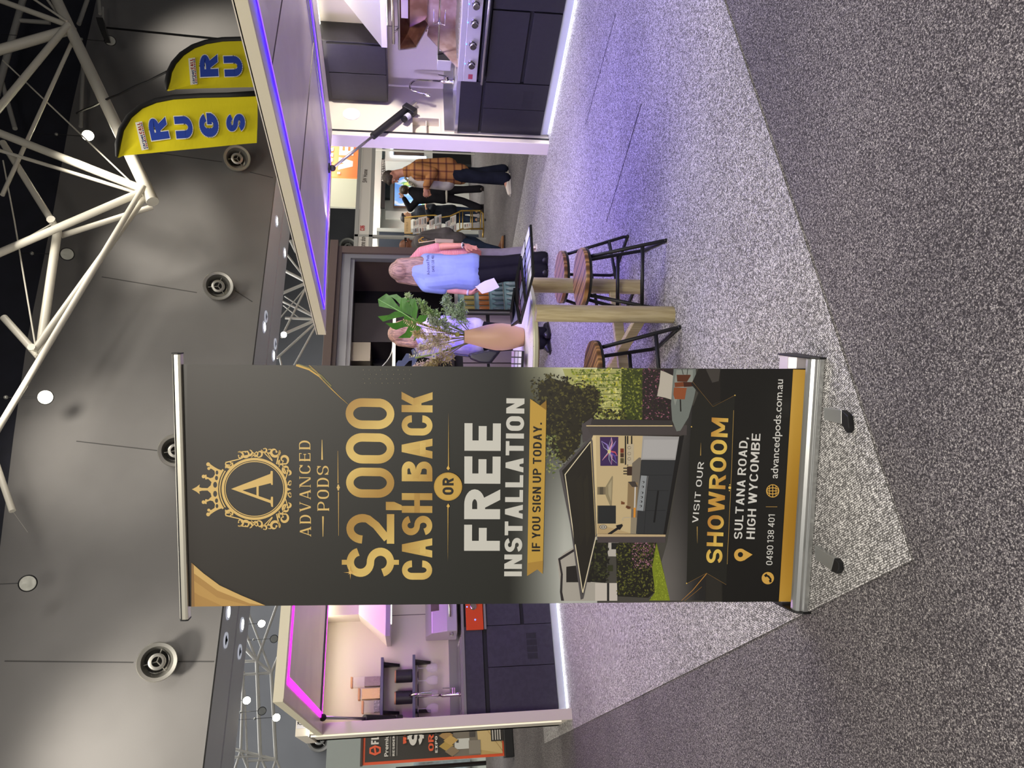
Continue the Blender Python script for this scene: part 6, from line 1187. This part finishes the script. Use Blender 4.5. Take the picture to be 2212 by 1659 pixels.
pr = Print(.001, .002); O = Vector((oa.x+.20, 11.6, oz0+.13)); GR = (168, 160, 152)
pr.text('VEE', O+Vector((.0, 0, .0)), Vector((1.15, 0, 0)), Vector((0, 0, .30)), N, GR, T=.26, W=.7); pr.text('MAT', O+Vector((-.05, 0, .42)), Vector((1.0, 0, 0)), Vector((0, 0, .22)), N, GR, T=.24, W=.7); pr.put([Vector((oa.x+.06, 11.6, oz0+.38)), Vector((oa.x+.12, 11.6, oz0+.38)), Vector((oa.x+.12, 11.6, oz0+.44)), Vector((oa.x+.06, 11.6, oz0+.44))], GR, N)
pr.build('sign_lettering', PRINT, og)
# ================================================================ people
def skinmesh(fn, name, m, parent, voxel=.010, smooth=3, org=None, tagd=None):
    """overlapping rounded limbs fused into one continuous surface"""
    mb = MB(); fn(mb); me = bpy.data.meshes.new('tmp'); me.from_pydata([tuple(v) for v in mb.v], [], mb.f)
    bm = bmesh.new(); bm.from_mesh(me); bmesh.ops.recalc_face_normals(bm, faces=bm.faces); bm.to_mesh(me); bm.free()
    o = bpy.data.objects.new('tmp', me); COL.objects.link(o); r = o.modifiers.new('r', 'REMESH'); r.mode = 'VOXEL'; r.voxel_size = voxel; r.use_smooth_shade = True
    s = o.modifiers.new('s', 'SMOOTH'); s.iterations = smooth; s.factor = .6
    dg = bpy.context.evaluated_depsgraph_get(); dg.update(); me2 = bpy.data.meshes.new_from_object(o.evaluated_get(dg)); bpy.data.objects.remove(o)
    me2.name = name; base = base_of(parent) if parent is not None else Vector(org)
    me2.transform(Matrix.Translation(-base)); me2.materials.clear(); me2.materials.append(m); me2.shade_smooth()
    q = bpy.data.objects.new(name, me2); COL.objects.link(q)
    if parent is not None: q.parent = parent
    else: q.location = base
    return q
def skin(name, c): return mat('skin_'+name, c, .5, c2=tuple(int(v*.92) for v in c), nscale=14, spec=.3)
def cloth(name, c, c2=None, ns=5, bump=.5, bs=9, rough=.85, stretch=None): return MATS.get('cloth_'+name) or mat('cloth_'+name, c, rough, c2=c2 or tuple(int(v*.85) for v in c), nscale=ns, bump=bump, bscale=bs, nstretch=stretch, spec=.2)
def hair_mat(name, c, c2): return mat('hair_'+name, c, .5, c2=c2, nscale=9, nstretch=(9, 9, .8), bump=.6, bscale=24, ncut=(.35, .65))
def hand(mb, w, d, palm_n, s=1., curl=.5, spread=1., point=False):
    """palm and five bent fingers; w wrist, d towards the fingers, palm_n out of the palm"""
    d = d.normalized(); n = (palm_n-d*palm_n.dot(d)).normalized(); sd = d.cross(n)
    R = Matrix((sd, d, n)).transposed(); mb.ball(w+d*.045*s, .04*s, 12, sc=(1.0, 1.25, .42), R=R); mb.cone(w, w+d*.03*s, .024*s, .026*s, 10)
    for k, (off, L) in enumerate(((.030, .066), (.011, .074), (-.010, .070), (-.029, .055))):
        p = w+d*.082*s+sd*off*s; dd = (d+sd*off*2.2*spread).normalized(); c_ = curl if not (point and k == 0) else .05
        for q in range(3):
            a = c_*(q+.6)*.75; e_ = (dd*cos(a)+n*sin(a)).normalized(); e = p+e_*L*s*(.46, .32, .26)[q]; mb.cone(p, e, (.0092, .0085, .0078)[q]*s, (.0085, .0078, .007)[q]*s, 8); p = e
    p = w+d*.025*s+sd*.028*s+n*.006; e = p+(d*.65+sd*.75+n*.25).normalized()*.036*s; mb.cone(p, e, .013*s, .011*s, 8); mb.cone(e, e+(d*.95+sd*.2+n*.35*curl).normalized()*.032*s, .011*s, .009*s, 8)
def person(J, label, skinc, top, bottom, r=1., sleeves='short', male=True, face=None, shoes=None, hair=None, hands=((None, None), (None, None)), legr=1., hemdrop=.06, flare=0, voxel=.009, hide_legs=False, curl=(.6, .6), point=(False, False), name='person', topr=1., cuff=0, extra=()):
    base = (J['anL']+J['anR'])/2; base = Vector((base.x, base.y, 0)); t = thing(name, base, label, 'person'); f = face.normalized()
    hd = J['head']; nk = J['neck']; side = f.cross(Vector((0, 0, 1))).normalized(); up = side.cross(f).normalized()
    hipc = (J['hipL']+J['hipR'])/2; chest = (J['shL']+J['shR'])/2
    def body(mb):
        R = Matrix((side, f, up)).transposed()
        mb.ball(hd, .098, 18, sc=(.80, .98, 1.06), R=R); mb.ball(hd+f*.035-up*.045, .07, 14, sc=(.82, .85, 1.05), R=R); mb.ball(hd+f*.05-up*.095, .035, 10)   # skull, face, chin
        mb.cone(hd+f*.088+up*.012, hd+f*.112-up*.028, .010, .015, 8); mb.ball(hd+f*.088-up*.062, .016, 8, sc=(1.5, .6, .55), R=R)                           # nose, mouth
        mb.cone(hd+f*.078+side*.035+up*.026, hd+f*.078-side*.035+up*.026, .014, .014, 8)
        for s_ in (-1, 1): mb.ball(hd+side*.08*s_-up*.01-f*.004, .026, 8, sc=(.4, .75, 1.15), R=R)                                                         # ears
        mb.cone(hd-up*.06-f*.01, nk, .052*r, .056*r, 14); mb.cone(nk, chest, .058*r, .085*r, 14)
        mb.cone(J['shL'], J['shR'], .055*r, .055*r, 14); mb.cone(chest, hipc, .10*r, .105*r, 16); mb.cone(J['hipL'], J['hipR'], .09*r, .09*r, 14)
        for s_ in 'LR':
            mb.cone(J['sh'+s_], J['el'+s_], .050*r, .040*r, 12); mb.cone(J['el'+s_], J['wr'+s_], .041*r, .026*r, 12)
            i = 0 if s_ == 'L' else 1; hdir, hn = hands[i]; hand(mb, J['wr'+s_], hdir or (J['wr'+s_]-J['el'+s_]), hn or f, 1.0, curl[i], point=point[i])
            mb.cone(J['hip'+s_], J['kn'+s_], .082*r*legr, .052*r*legr, 14); mb.cone(J['kn'+s_], J['an'+s_], .053*r*legr, .036*r, 12)
            to = J['toe'+s_]; mb.cone(J['an'+s_]-Vector((0, 0, .0)), to, .036, .026, 10)
    bo = skinmesh(body, 'body', skin(name+str(len(MATS)), skinc), t, voxel)
    for s_ in (-1, 1):
        e = hd+f*.080+side*.031*s_+up*.008; ey = MB().ball(e, .0125, 12).build('eye', mat('eye_white', (225, 222, 216), .3), parent=t, smooth=True); MB().ball(e+f*.0085, .0062, 8).build('iris', mat('iris_dark', (44, 32, 26), .2), parent=ey, smooth=True)
    MB().cone(hd+f*.098-up*.062+side*.02, hd+f*.098-up*.062-side*.02, .0045, .0045, 6).build('lips', mat('lips_'+('m' if male else 'f'), (150, 92, 84) if male else (170, 86, 88), .5), parent=t, smooth=True)
    tr = topr*r
    def shirt(mb):
        cs = (J['shL']-J['shR']).normalized(); w = .062*tr
        mb.cone(J['shL']-cs*.01, J['shR']+cs*.01, .066*tr, .066*tr, 14); mb.cone(nk-(nk-chest)*(.25 if male else -.05), chest, .064*tr, .10*tr, 14)
        hem = hipc-Vector((0, 0, hemdrop))
        if not male:
            for q_ in (J['shL'], J['shR']): mb.cone(nk.lerp(q_, .12), q_, .066*tr, .066*tr, 14)
            mb.cone(nk.lerp(chest, .2), chest, .085*tr, .10*tr, 14)
        for s_ in (-1, 1):
            mb.cone(chest+cs*.085*s_-Vector((0, 0, .05)), hipc+cs*.065*s_+Vector((0, 0, .12)), .098*tr, .098*tr, 16); mb.cone(hipc+cs*.065*s_+Vector((0, 0, .12)), hem+cs*.07*s_, .104*tr, max(.112*tr, .112*r*(legr*.5+.5)), 16)
        if not male: mb.ball(chest+f*.07*tr-Vector((0, 0, .10)), .085*tr, 14, sc=(1.3, .8, .8), R=Matrix((side, f, up)).transposed())
        mb.cone(chest-Vector((0, 0, .03)), hipc, .112*tr, .112*tr, 14)
        for e_ in extra: mb.cone(*e_, 14)
        for s_ in 'LR':
            a, b = J['sh'+s_], J['el'+s_]
            if sleeves == 'short': mb.cone(a, a.lerp(b, .72), .066*tr, .058*tr, 14)
            else: mb.cone(a, b, .066*tr, .056*tr, 14); mb.cone(b, b.lerp(J['wr'+s_], .93), .056*tr, .043*tr, 14)
    sh = skinmesh(shirt, 'shirt', top, t, voxel)
    def pants(mb):
        for s_ in (-1, 1): mb.cone(hipc+(J['hipL']-J['hipR']).normalized()*.05*s_+Vector((0, 0, .06)), hipc+(J['hipL']-J['hipR']).normalized()*.05*s_-Vector((0, 0, .04)), .086*r, .096*r*legr, 16)
        for s_ in 'LR': mb.cone(J['hip'+s_]-Vector((0, 0, .03)), J['kn'+s_], .094*r*legr, .070*r*legr, 14); mb.cone(J['kn'+s_], J['an'+s_]+Vector((0, 0, cuff)), .070*r*legr, (.054+flare)*r, 14)
    pa = skinmesh(pants, 'trousers', bottom, t, voxel)
    if shoes:
        for s_ in 'LR':
            a = J['an'+s_]; b = J['toe'+s_]; d = (b-a); d.z = 0; d.normalize(); sd = d.cross(Vector((0, 0, 1))); z0 = min(a.z, b.z)-.03; g = Vector((a.x, a.y, max(z0, .012)))
            L = (Vector((b.x, b.y, 0))-Vector((a.x, a.y, 0))).length+.03
            def fo(mb):
                mb.cone(g-d*.05+Vector((0, 0, .03)), g+d*L*.55+Vector((0, 0, .03)), .040, .036, 12); mb.cone(g+d*L*.55+Vector((0, 0, .026)), g+d*L+Vector((0, 0, .018)), .040, .026, 12); mb.cone(g-d*.02+Vector((0, 0, .04)), g+Vector((0, 0, .085)), .040, .040, 12)
            sx = skinmesh(fo, 'shoe', shoes, t, .008)
            MB().obox(g+d*(L*.5-.02)-Vector((0, 0, g.z-.010)), d*(L*.5+.05), sd*.038, Vector((0, 0, .010))).build('sole', mat('sole_'+shoes.name, (200, 194, 180) if 'white' in shoes.name else (30, 26, 24), .7), parent=sx, bevel=.006)
    if hair: hair(t, hd, f, side, up)
    return t, bo, sh
def short_hair(m, bald=0):
    def h(t, hd, f, side, up):
        R = Matrix((side, f, up)).transposed()
        def g(mb): mb.ball(hd-f*.014+up*.022, .104, 18, sc=(.84, .98, .98), R=R); mb.cone(hd-f*.05-up*.02, hd-f*.045-up*.055, .05, .035, 12); mb.cone(hd+f*.055+up*.075-side*.03, hd+f*.055+up*.078+side*.03, .028, .028, 10)
        skinmesh(g, 'hair', m, t, .008)
    return h
def long_hair(m, L=.36, w=1.):
    def h(t, hd, f, side, up):
        R = Matrix((side, f, up)).transposed(); dn = Vector((0, 0, -1))
        def g(mb):
            mb.ball(hd-f*.018+up*.02, .112, 18, sc=(.92*w, .98, 1.0), R=R)
            for k in range(7): a = (k-3)/3; p = hd-f*(.055-.03*abs(a))+side*.085*a*w+up*.02; mb.cone(p, p+dn*(L*.55)-f*.03+side*.03*a*w, .045, .042, 10); mb.cone(p+dn*(L*.55)-f*.03+side*.03*a*w, p+dn*(L-.03*abs(a))-f*.02+side*.035*a*w, .042, .018, 10)
        skinmesh(g, 'hair', m, t, .008)
    return h
def DP(d):
    return lambda X, Y, z=0.: dp(X, Y, d+z)
def low(v, z): return Vector((v.x, v.y, z))
def onfloor(X, Y, z=.04): return pz(X, Y, z)
BLKC = cloth('black', (20, 19, 24), (14, 13, 18)); NAVY = cloth('dark_denim', (30, 33, 48), (22, 25, 38), bump=.6)
# plaid shirt
m, nt, b = nodes('cloth_plaid', .85); tc = nt.nodes.new('ShaderNodeTexCoord'); sep = nt.nodes.new('ShaderNodeSeparateXYZ'); nt.links.new(tc.outputs['Object'], sep.inputs[0])
def stripes(src, sc, w_, nt=nt):
    a = nt.nodes.new('ShaderNodeMath'); a.operation = 'MULTIPLY'; a.inputs[1].default_value = sc; nt.links.new(src, a.inputs[0]); f_ = nt.nodes.new('ShaderNodeMath'); f_.operation = 'FRACT'; nt.links.new(a.outputs[0], f_.inputs[0])
    g = nt.nodes.new('ShaderNodeMath'); g.operation = 'LESS_THAN'; g.inputs[1].default_value = w_; nt.links.new(f_.outputs[0], g.inputs[0]); return g.outputs[0]
ad = nt.nodes.new('ShaderNodeMath'); ad.operation = 'SUBTRACT'; nt.links.new(sep.outputs[0], ad.inputs[0]); nt.links.new(sep.outputs[1], ad.inputs[1])
s1, s2 = stripes(sep.outputs[2], 9, .22), stripes(ad.outputs[0], 6.5, .2); ml_ = nt.nodes.new('ShaderNodeMath'); ml_.operation = 'ADD'; nt.links.new(s1, ml_.inputs[0]); nt.links.new(s2, ml_.inputs[1]); dv = nt.nodes.new('ShaderNodeMath'); dv.operation = 'MULTIPLY'; dv.inputs[1].default_value = .5; nt.links.new(ml_.outputs[0], dv.inputs[0])
nt.links.new(ramp(nt, dv.outputs[0], [(0, (176, 120, 66)), (.5, (124, 72, 44)), (1, (84, 44, 32))]), b.inputs['Base Color']); PLAID = m
# pink stripes
m, nt, b = nodes('cloth_pink_stripe', .85); tc = nt.nodes.new('ShaderNodeTexCoord'); w_ = nt.nodes.new('ShaderNodeTexWave'); w_.bands_direction = 'Z'; w_.inputs['Scale'].default_value = 22; w_.inputs['Distortion'].default_value = 2
nt.links.new(tc.outputs['Object'], w_.inputs['Vector']); nt.links.new(ramp(nt, w_.outputs[0], [(.3, (206, 160, 166)), (.6, (178, 70, 92))]), b.inputs['Base Color']); PINK = m
V = Vector
# --- man in plaid, facing left, looking down at his hands
D = DP(10.6); L = -RT; Fh = V((FW.x, FW.y, 0)).normalized()
c6 = lambda x, y: (760+x/6.144, 330+y/6.144)
J = dict(head=D(*c6(520, 322)), neck=D(*c6(690, 262)), shL=D(*c6(850, 215), -.17), shR=D(*c6(860, 250), .17), elL=D(*c6(1075, 255), -.22), elR=D(*c6(1060, 330), .2), wrL=D(*c6(985, 452), -.12), wrR=D(*c6(1000, 470), .1),
         hipL=D(*c6(1330, 275), -.09), hipR=D(*c6(1330, 285), .09), knL=D(*c6(1690, 330), -.12), knR=D(*c6(1690, 275), .10), anL=D(*c6(2035, 345), -.12), anR=D(*c6(2035, 235), .12), toeL=D(*c6(2090, 520), -.2), toeR=D(*c6(2080, 330), .05))
for a, z_ in (('anL', .08), ('anR', .08), ('toeL', .03), ('toeR', .03)): J[a].z = z_
plm, bo, sh = person(J, 'man in an orange plaid overshirt and dark jeans looking down at his hands', (196, 140, 116), PLAID, NAVY, r=1.08, sleeves='long', face=(L*.9-Fh*.25-V((0, 0, .75))), shoes=mat('white_shoe', (214, 204, 186), .6), hair=short_hair(hair_mat('brown', (58, 44, 32), (40, 30, 22))), hands=((-RT*.9+V((0, 0, .05)), Fh), (-RT*.8-V((0, 0, .2)), -Fh)), curl=(.55, .8), hemdrop=.12, topr=1.16, legr=1.12, flare=.03, voxel=.008, extra=((D(*c6(900, 190)), D(*c6(1290, 185)), .115, .13), (D(*c6(880, 330)), D(*c6(1280, 350)), .11, .12)))
ly = skinmesh(lambda mb: mb.tube([D(*c6(700, 330), -.16), D(*c6(760, 385), -.19), D(*c6(850, 450), -.2)], .016, 8), 'lanyard', cloth('lanyard_dark', (40, 38, 30), (170, 160, 130), ns=60, bump=0), plm, .006)
skinmesh(lambda mb: (mb.cone(D(*c6(820, 375), .0), D(*c6(1270, 405), .0), .085, .105, 14)), 't_shirt', cloth('white_tee', (206, 200, 188)), plm, .01)
# --- woman in black seen from behind, one hand raised to her head
D = DP(14.4)
J = dict(head=D(*c6(708, 492)), neck=D(*c6(790, 505)), shL=D(*c6(880, 620)), shR=D(*c6(880, 470)), elL=D(*c6(775, 745), .03), elR=D(*c6(1040, 450)), wrL=D(*c6(690, 600), .05), wrR=D(*c6(1170, 470), .12), hipL=D(*c6(1190, 590)), hipR=D(*c6(1190, 500)), knL=D(*c6(1470, 640)), knR=D(*c6(1480, 490)), anL=D(*c6(1745, 735)), anR=D(*c6(1770, 480)), toeL=D(*c6(1800, 790), -.03), toeR=D(*c6(1800, 470), .15))
for a, z_ in (('anL', .08), ('anR', .08), ('toeL', .03), ('toeR', .03)): J[a].z = z_
wb, bo, sh = person(J, 'woman in black with a low bun, seen from behind with one hand to her head', (206, 160, 138), BLKC, cloth('black_slacks', (22, 20, 26)), r=1.0, sleeves='long', male=False, face=(Fh*.9+RT*.25), shoes=mat('black_sandal', (40, 26, 26), .5), hair=lambda t, hd, f, s_, up: (short_hair(hair_mat('dark', (44, 34, 28), (84, 66, 44)))(t, hd, f, s_, up), skinmesh(lambda mb: mb.ball(hd-f*.11+up*.02, .045, 12), 'hair_bun', hair_mat('dark', 0, 0), t, .008)), hands=((V((0, 0, .6))-RT*-.8, Fh), (None, None)), hemdrop=.04, topr=1.12, flare=.02, voxel=.011)
skinmesh(lambda mb: mb.ball(D(*c6(1256, 555)), .19, 20, sc=(1, .8, .16)), 'white_hem', cloth('white_tee', 0), wb, .012)
# --- man in a dark shirt behind the rack
D = DP(15.2)
J = dict(head=D(*c6(722, 858)), neck=D(*c6(800, 835)), shL=D(*c6(900, 900)), shR=D(*c6(880, 750)), elL=D(*c6(1060, 890), -.1), elR=D(*c6(1080, 720), -.1), wrL=D(*c6(1000, 760), -.25), wrR=D(*c6(1020, 860), -.22), hipL=D(*c6(1300, 870)), hipR=D(*c6(1300, 770)), knL=D(*c6(1520, 880)), knR=D(*c6(1520, 770)), anL=D(*c6(1700, 890)), anR=D(*c6(1700, 780)), toeL=D(*c6(1760, 890), -.2), toeR=D(*c6(1760, 760), -.2))
for a, z_ in (('anL', .08), ('anR', .08), ('toeL', .03), ('toeR', .03)): J[a].z = z_
person(J, 'man in a charcoal shirt with folded arms, partly behind the literature rack', (206, 156, 120), cloth('charcoal', (44, 48, 56)), cloth('blue_jeans', (48, 60, 82), (34, 44, 62)), r=1.05, sleeves='long', face=(RT*.75-Fh*.5), shoes=mat('grey_shoe', (70, 66, 64), .6), hair=short_hair(hair_mat('black', (26, 24, 26), (38, 36, 36))), topr=1.15, voxel=.011)
# --- man with glasses and a grey tee, walking to the right
D = DP(11.1); c11 = lambda x, y: (860+x/11.06, 435+y/11.06)
J = dict(head=D(*c11(190, 1055)), neck=D(*c11(360, 1060)), shL=D(*c11(500, 950), -.16), shR=D(*c11(500, 1010), .17), elL=D(*c11(900, 1060), -.2), elR=D(*c11(880, 900), .2), wrL=D(*c11(1220, 1060), -.15), wrR=D(*c11(1150, 840), .2), hipL=D(*c11(1340, 960), -.08), hipR=D(*c11(1340, 940), .09), knL=D(*c11(1800, 1040), -.08), knR=D(*c11(1800, 960), .1), anL=D(1077, 541), anR=D(1079, 552, .1), toeL=D(1086, 517), toeR=D(1084, 528, .1))
for a, z_ in (('anL', .09), ('anR', .09), ('toeL', .035), ('toeR', .035)): J[a].z = z_
gm, bo, sh = person(J, 'bald man with dark glasses, grey tee and blue jeans walking to the right', (120, 78, 54), cloth('grey_tee', (104, 98, 96)), cloth('navy_jeans', (44, 56, 74), (34, 44, 58)), r=1.06, sleeves='short', face=(RT*.8-Fh*.55-V((0, 0, .1))), shoes=mat('tan_boot', (140, 96, 52), .5), topr=1.12, voxel=.008, extra=((D(*c11(640, 880)), D(*c11(1150, 850)), .11, .15),))
hd = J['head']; f = (RT*.8-Fh*.55).normalized(); sd = f.cross(V((0, 0, 1)))
for s_ in (-1, 1): MB().obox(hd+f*.1+sd*.034*s_+V((0, 0, .008)), sd*.027, V((0, 0, .018)), f*.003).build('glasses_lens', BLK, parent=gm, bevel=.004); MB().tube([hd+f*.1+sd*.06*s_+V((0, 0, .012)), hd-f*.02+sd*.084*s_+V((0, 0, .012))], .004, 6).build('glasses_arm', BLK, parent=gm)
for q in (0,):
    pr = Print(.0006, .001); c = dp(911, 520, 10.86)
    for k in range(2):
        for qd in stroke([(.03*cos(a*.5)+.02*k, .045*sin(a*.5)-.03*k) for a in range(10)], .014, .014): pr.put([c+RT*a+V((0, 0, b)) for a, b in qd], (206, 156, 60), -FW)
    pr.build('chest_print', PRINT, gm)
pk = thing('handbag', dp(976, 519, 10.6), 'pale pink leather handbag hanging at the side of the man with glasses', 'bag')
def bag(mb): a = [dp(*c11(x, y), 10.62) for x, y in ((870, 880), (880, 990), (1330, 1010), (1330, 900))]; mb.prism(a, FW*.14)
skinmesh(bag, 'bag_body', mat('pink_leather', (226, 196, 186), .45, bump=.1, bscale=40), pk, .012, 4); MB().tube([dp(*c11(900, 930), 10.66), dp(*c11(700, 960), 10.75), dp(*c11(500, 985), 10.85)], .008, 6).build('strap', mat('pink_leather', 0), parent=pk, smooth=True)
# --- woman in the striped pink top, arm with a watch
D = DP(8.3)
J = dict(head=D(872, 577, .05), neck=D(893, 566), shL=D(914, 592, .1), shR=D(912, 545, -.04), elL=D(965, 600, .15), elR=D(957, 532, -.12), wrL=D(1000, 590, .2), wrR=D(1003, 530, -.18), hipL=D(1010, 578), hipR=D(1008, 556), knL=D(1085, 576), knR=D(1082, 552), anL=D(1145, 574), anR=D(1143, 550), toeL=D(1160, 562, .1), toeR=D(1156, 540, -.05))
for a, z_ in (('anL', .08), ('anR', .08), ('toeL', .03), ('toeR', .03)): J[a].z = z_
pw, bo, sh = person(J, 'woman in a pink striped top and grey trousers, wearing a watch, behind the blue tee', (196, 134, 118), PINK, cloth('grey_trousers', (124, 118, 128), (110, 104, 114), bump=.6, bs=6), r=.98, sleeves='short', male=False, face=(RT*.5+Fh*.7), shoes=mat('white_patterned_shoe', (222, 210, 196), .6, c2=(120, 100, 90), nscale=40), hair=short_hair(hair_mat('blonde', (176, 150, 118), (136, 112, 84))), hands=((None, None), (V((0, 0, -1))-RT*.35, -Fh+RT*.3)), curl=(.6, .5), point=(False, True), topr=1.02, legr=1.15, flare=.05, voxel=.007)
a = J['elR'].lerp(J['wrR'], .93); d = (J['wrR']-J['elR']).normalized(); ws = MB().lathe([(.029, -.009), (.032, -.007), (.032, .007), (.029, .009), (.029, -.009)], a, d, 24).build('watch_strap', mat('watch_white', (206, 204, 206), .4), parent=pw, smooth=True); MB().obox(a-Fh*.030, d*.015, d.cross(Fh).normalized()*.014, Fh*.004).build('watch_face', mat('watch_dark', (34, 34, 40), .2), parent=ws, bevel=.002)
ph = thing('phone', J['wrR']+d*.12, 'reddish brown phone case held in the hand of the woman in pink', 'phone'); MB().obox(dp(1030, 545, 8.12), (V((0, 0, -1))-RT*.2).normalized()*.05, RT*.028, FW*.006).build('case', mat('phone_case', (120, 62, 56), .5), parent=ph, bevel=.004)
# --- woman in the light blue tee, seen from behind
D = DP(7.6); c5 = lambda x, y: (820+x/5.53, 490+y/5.53)
J = dict(head=D(*c5(262, 520), .02), neck=D(*c5(430, 525)), shL=D(*c5(560, 700)), shR=D(*c5(560, 400)), elL=D(*c5(830, 745), .02), elR=D(*c5(800, 390), .1), wrL=D(*c5(1085, 785), -.02), wrR=D(*c5(940, 430), .24), hipL=D(*c5(1090, 615)), hipR=D(*c5(1090, 470)), knL=D(*c5(1480, 560)), knR=D(*c5(1480, 440)), anL=D(*c5(1975, 535)), anR=D(*c5(1935, 385)), toeL=D(*c5(1990, 500), .15), toeR=D(*c5(1950, 350), .15))
for a, z_ in (('anL', .08), ('anR', .08), ('toeL', .03), ('toeR', .03)): J[a].z = z_
TEE = cloth('light_blue_tee', (128, 144, 186), (120, 134, 178), bump=.8, bs=5)
bw, bo, sh = person(J, 'woman with long blonde hair and a light blue printed tee, holding paper, seen from behind', (206, 146, 128), TEE, BLKC, r=1.08, sleeves='short', male=False, face=(Fh*.93+RT*.3), shoes=mat('black_shoe', (18, 17, 19), .5), hair=long_hair(hair_mat('ash_blonde', (160, 128, 106), (104, 80, 70)), .40), hands=((V((0, 0, -1))+RT*.25, RT), (None, None)), curl=(1.0, .6), topr=1.02, legr=1.10, flare=.022, cuff=-.03, hemdrop=.02, voxel=.007)
a = J['elL'].lerp(J['wrL'], .9); d = (J['wrL']-J['elL']).normalized(); MB().lathe([(.029, -.010), (.033, -.008), (.033, .008), (.029, .010), (.029, -.010)], a, d, 24).build('wrist_band', mat('lilac_band', (190, 184, 214), .4), parent=bw, smooth=True)
pa_ = [dp(*c5(x, y), 7.52) for x, y in ((1138, 712), (1250, 650), (1350, 583), (1432, 722), (1330, 770), (1225, 800))]; pp_ = MB(); pp_.prism(pa_, FW*.0015)
pp_.build('paper_sheet', mat('paper_white', (206, 202, 216), .7))['label'] = 'sheet of white paper held low by the woman in the light blue tee'
bpy.data.objects['paper_sheet']['category'] = 'paper'
def fontpolys(s):
    c = bpy.data.curves.new('t', 'FONT'); c.body = s; c.offset = .012; c.space_character = 1.1; o = bpy.data.objects.new('t', c); COL.objects.link(o); me = o.to_mesh()
    xs = [v.co.x for v in me.vertices]; x0, x1 = min(xs), max(xs); out = [[[((me.vertices[i].co.x-x0)/(x1-x0), me.vertices[i].co.y/.72) for i in p.vertices] for p in me.polygons]]
    o.to_mesh_clear(); bpy.data.objects.remove(o); bpy.data.curves.remove(c); return out, 1.
def project_text(tt, target, O, EX, EY, parent, col, name, **k):
    """lettering laid on a garment: every corner dropped onto the cloth along the direction square to the lettering"""
    from mathutils.bvhtree import BVHTree
    me = target.data; mw = Matrix.Translation(base_of(target)); bv = BVHTree.FromPolygons([mw @ v.co for v in me.vertices], [p.vertices[:] for p in me.polygons])
    n = EX.cross(EY).normalized(); st, w = fontpolys(tt); pr = Print(.00001, .0)
    for S in st:
        for q in S:
            pts = []
            for p in q:
                P0 = O+EX*(p[0]/w)+EY*p[1]; h = bv.ray_cast(P0+n*.4, -n)
                if h[0] is None: break
                pts.append(h[0]+n*.003)
            if len(pts) == len(q): pr.put(pts, col, n, False)
    if pr.v: pr.build(name, PRINT, parent)
c = 5.53
for tt, l_, r_, u_ in (('Advanced Pods', (596, 566), (580, 318), (560, 570)), ('0490 138 401', (655, 530), (640, 322), (622, 533))):
    O = D(*c5(*l_), -.15); EX = D(*c5(*r_), -.15)-O; EY = D(*c5(*u_), -.15)-O; project_text(tt, sh, O, EX, EY, sh, (34, 34, 60), 'back_print', T=.22, W=.62, gap=.14)
# --- blonde woman behind the foliage
D = DP(7.43)
J = dict(head=D(866, 722, 0), neck=D(896, 728), shL=D(918, 756), shR=D(915, 702), elL=D(965, 768, .05), elR=D(965, 694, .05), wrL=D(990, 752, .24), wrR=D(992, 700, .24), hipL=D(1014, 742), hipR=D(1014, 714), knL=D(1098, 741), knR=D(1098, 717), anL=D(1170, 743), anR=D(1172, 718), toeL=D(1185, 752, -.02), toeR=D(1183, 706, .08))
for a, z_ in (('anL', .08), ('anR', .08), ('toeL', .03), ('toeR', .03)): J[a].z = z_
person(J, 'blonde woman in a white and lilac patterned top standing behind the vase of foliage', (210, 156, 136), cloth('white_lilac', (206, 200, 218), (150, 138, 206), ns=6), BLKC, r=1.04, sleeves='long', male=False, face=(Fh*.95-RT*.2), shoes=mat('black_boot', (22, 21, 26), .35), hair=long_hair(hair_mat('golden_blonde', (190, 150, 118), (126, 98, 86)), .26), topr=1.1, legr=1.08, voxel=.009)
bg_ = thing('shoulder_bag', dp(1085, 775, 7.3), 'black leather shoulder bag of the blonde woman behind the vase', 'bag')
def bag2(mb): mb.prism([dp(*CP(x, y), 7.25) for x, y in ((1230, 955), (1250, 1020), (1370, 1070), (1510, 1080), (1640, 920), (1500, 900))], FW*.12)
skinmesh(bag2, 'bag_body', mat('black_leather', (26, 25, 30), .35), bg_, .012, 3); MB().tube([dp(*CP(1240, 985), 7.3), dp(*CP(1030, 960), 7.35)], .012, 8).build('strap', mat('black_leather', 0), parent=bg_)
